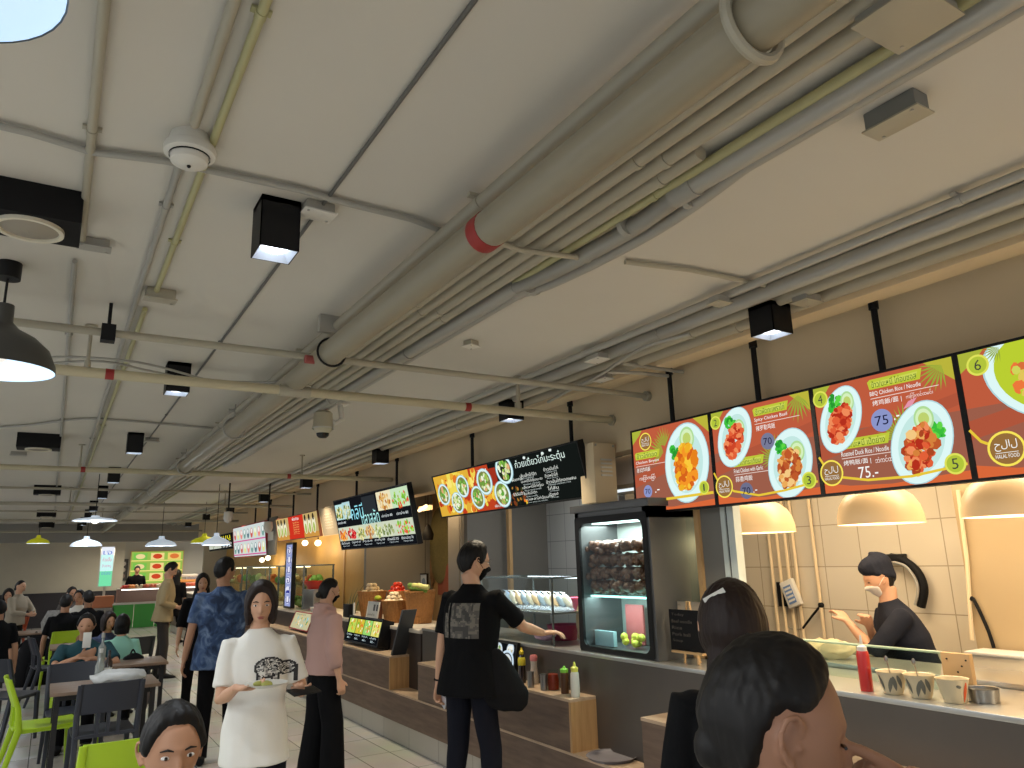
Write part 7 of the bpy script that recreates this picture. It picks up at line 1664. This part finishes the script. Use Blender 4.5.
# 9 foreground girl in profile
HA = at_d(774, 728, .88); B = Vector((HA.x, HA.y, 0)); q2_ = at_d(918, 800, .89)
dirr = (R @ Vector((-.8, .5, 0))).normalized()
t, HM, hd, sh_, s, H0 = person('dark haired young woman in profile raising a finger to her lips in the foreground', B, -2.12, 1.5, cl_black, cl_blackt, 'c', .0055, head_at=HA, lean=.0, hair='bun', hpitch=.2, closed=True, wide=.98, sleeve='short', feat=True,
    arms={1: dict(w=q2_, pole=(.6, .1, -1), hdw=dirr, pnw=R @ Vector((-.5, -.3, .6)), thw=R @ Vector((-.3, .6, .5)), curl=.5, point=True), -1: dict(l=(-.22, .03, .84))})
# 10 woman with hair clip
HA = at_d(733, 630, 2.1); B = Vector((HA.x, HA.y, 0))
t, HM, hd, sh_, s, H0 = person('woman with long straight hair and a white hair clip seen from behind', B, -.75, 1.6, cl_black, cl_blackt, 'a', .006, head_at=HA, hscale=1.22, hair='long', hair_m=m_hairb, sleeve='long', face=False, wide=.98)
def surf_hit(o, px, py):
    """where the sight line through a pixel meets a figure's part"""
    M_ = Matrix.Translation(o.parent.location) @ Matrix.Rotation(o.parent.rotation_euler.z, 4, 'Z')
    bv = BVHTree.FromPolygons([M_ @ v.co for v in o.data.vertices], [tuple(p.vertices) for p in o.data.polygons])
    return bv.ray_cast(Vector((0, 0, EYE)), ray(px, py))
hr = [c for c in t.children if c.name.startswith('hair')][0]
pa_, pb2 = surf_hit(hr, 706, 600), surf_hit(hr, 722, 591)
pa_ = pa_[0] or at_d(706, 600, 2.0); pb2 = pb2[0] or at_d(722, 591, 2.0)
b = MB(); tow = (Vector((0, 0, EYE)) - pa_).normalized(); x_ = (pb2 - pa_).normalized(); y_ = tow.cross(x_).normalized()
b.rings([[p_ + x_ * 0 + y_ * sy * .007 + tow * sz for sy, sz in ((-1, 0), (1, 0), (1, .006), (-1, .006))] for p_ in (pa_ - x_ * .008, pa_.lerp(pb2, .5) + tow * .004, pb2 + x_ * .008)])
o = b.build('hair_clip', m_white, None)
tag(o, 'flat white hair clip worn on the long straight hair', 'hair clip')
# 11 cook
HA = at_x(879, 579, 4.22); B = Vector((HA.x, HA.y, 0)); h1 = at_x(848, 622, 4.05); rzc = .85
t, HM, hd, sh_, s, H0 = person('cook in a dark cap and uniform with a white mask working behind the glass guard', B, rzc, 1.6, cl_uniform, cl_blackt, 'a', .008, head_at=HA, lean=.3, hair='cap', hair_m=cl_uniform, hpitch=.3, mask=mat('white_mask', rgb(214, 210, 204), .7), sleeve='half', fit=1.14, wide=1.12, shirt_name='uniform_jacket', feat=False,
    arms={1: dict(w=h1 + Vector((.05, -.1, -.02)), pole=(.6, -.3, -1), pn=(0, 0, -1), curl=.4), -1: dict(w=h1, pole=(-.6, -.3, -.6), pn=(0, 0, -1), curl=.4)})
# ---- small figures, far away
def seatp(label, px, py, Y, rz, top, hair='short', skin='b', face=True, sleeve='short', **k):
    q = at_y(px, py, Y)
    return person(label, Vector((q.x, Y, 0)), rz, k.pop('sc', .96), top, k.pop('bot', cl_blackt), skin, .013, seated=True, hair=hair, face=face, feat=False, sleeve=sleeve, seat=max(.3, q.z - .85), wr=.003, **k)
tt = seatp('man in a dark teal shirt sitting with a phone at the lime chair', 90, 612, 8.9, PI - .15, cl_teal, lean=.3, wide=1.2, arms={1: dict(l=(.0, .42, .86), pole=(1, -.2, -.4), pn=(0, -1, 0)), -1: dict(l=(-.1, .42, .84), pole=(-1, -.2, -.4))})
pq = at_y(87, 640, 8.42); b = MB(); b.box(pq.x - .035, pq.x + .035, pq.y - .005, pq.y + .005, pq.z - .07, pq.z + .07, bev=.004); tag(b.build('mobile_phone', m_white), 'white phone held up by the man in the teal shirt', 'phone')
seatp('girl with long black hair in a mint dress seen from behind', 124, 606, 9.2, -.1, cl_mint, 'bob', 'a', False, sc=.82)
seatp('woman in a patterned navy blouse sitting opposite the girl in mint', 108, 612, 10.6, PI + .4, pat, 'bob', 'b', True, hair_m=m_hairb, sc=.9)
seatp('person in black sitting with back turned near the patterned bag', 66, 596, 12.6, -.3, cl_black, 'short', 'b', False)
seatp('person in grey sitting behind the one in black', 71, 588, 16.0, PI + .5, cl_grey, 'short', 'b', True)
seatp('person in a white shirt sitting at the group table', 81, 591, 14.8, PI - .4, cl_white, 'short', 'b', True)
seatp('person in a black jacket at the right of the seated group', 90, 592, 13.0, .3, cl_black, 'short', 'b', False, sleeve='long', wide=1.1)
seatp('person in black cropped by the left edge near the orange chair', 1, 602, 12.0, .2, cl_black, 'short', 'b', False)
seatp('person with dark hair sitting beside the one standing in beige', 9, 590, 16.4, PI, cl_dark, 'bob', 'b', True)
q = at_y(19, 582, 15.2); person('person standing in a beige top and dark skirt at the left', Vector((q.x, 15.2, 0)), -2.2, q.z, cl_beige, cl_blackt, 'a', .014, hair='bun', sleeve='long', legs='dress', hem=-.02, fit=1.15, wide=1.1, feat=False, arms={1: dict(l=(.08, .32, 1.1), pole=(1, -.3, -.6)), -1: dict(l=(-.08, .32, 1.1), pole=(-1, -.3, -.6))})
q = at_y(137, 566, 26.2); person('stall keeper in black bending over the food at the far green stall', Vector((q.x, 26.2, 0)), PI, max(1.55, q.z), cl_black, cl_blackt, 'b', .016, hair='short', sleeve='long', lean=.3, hpitch=.3, feat=False, wide=1.1)
# patterned shopping bag
c = at_z(53, 618, .8); b = MB(); c = at_y(53, 622, 13.0)
b.loft([(c + Vector((0, 0, -.16)), .12, .08, (1, 0, 0), (0, 1, 0)), (c, .15, .1, (1, 0, 0), (0, 1, 0)), (c + Vector((0, 0, .16)), .08, .05, (1, 0, 0), (0, 1, 0))], n=20)
tag(b.build('shopping_bag', mat('black_white_pattern', rgb(130, 128, 124), .7, var=.8, vscale=26)), 'black and white patterned bag beside the seated group', 'bag')
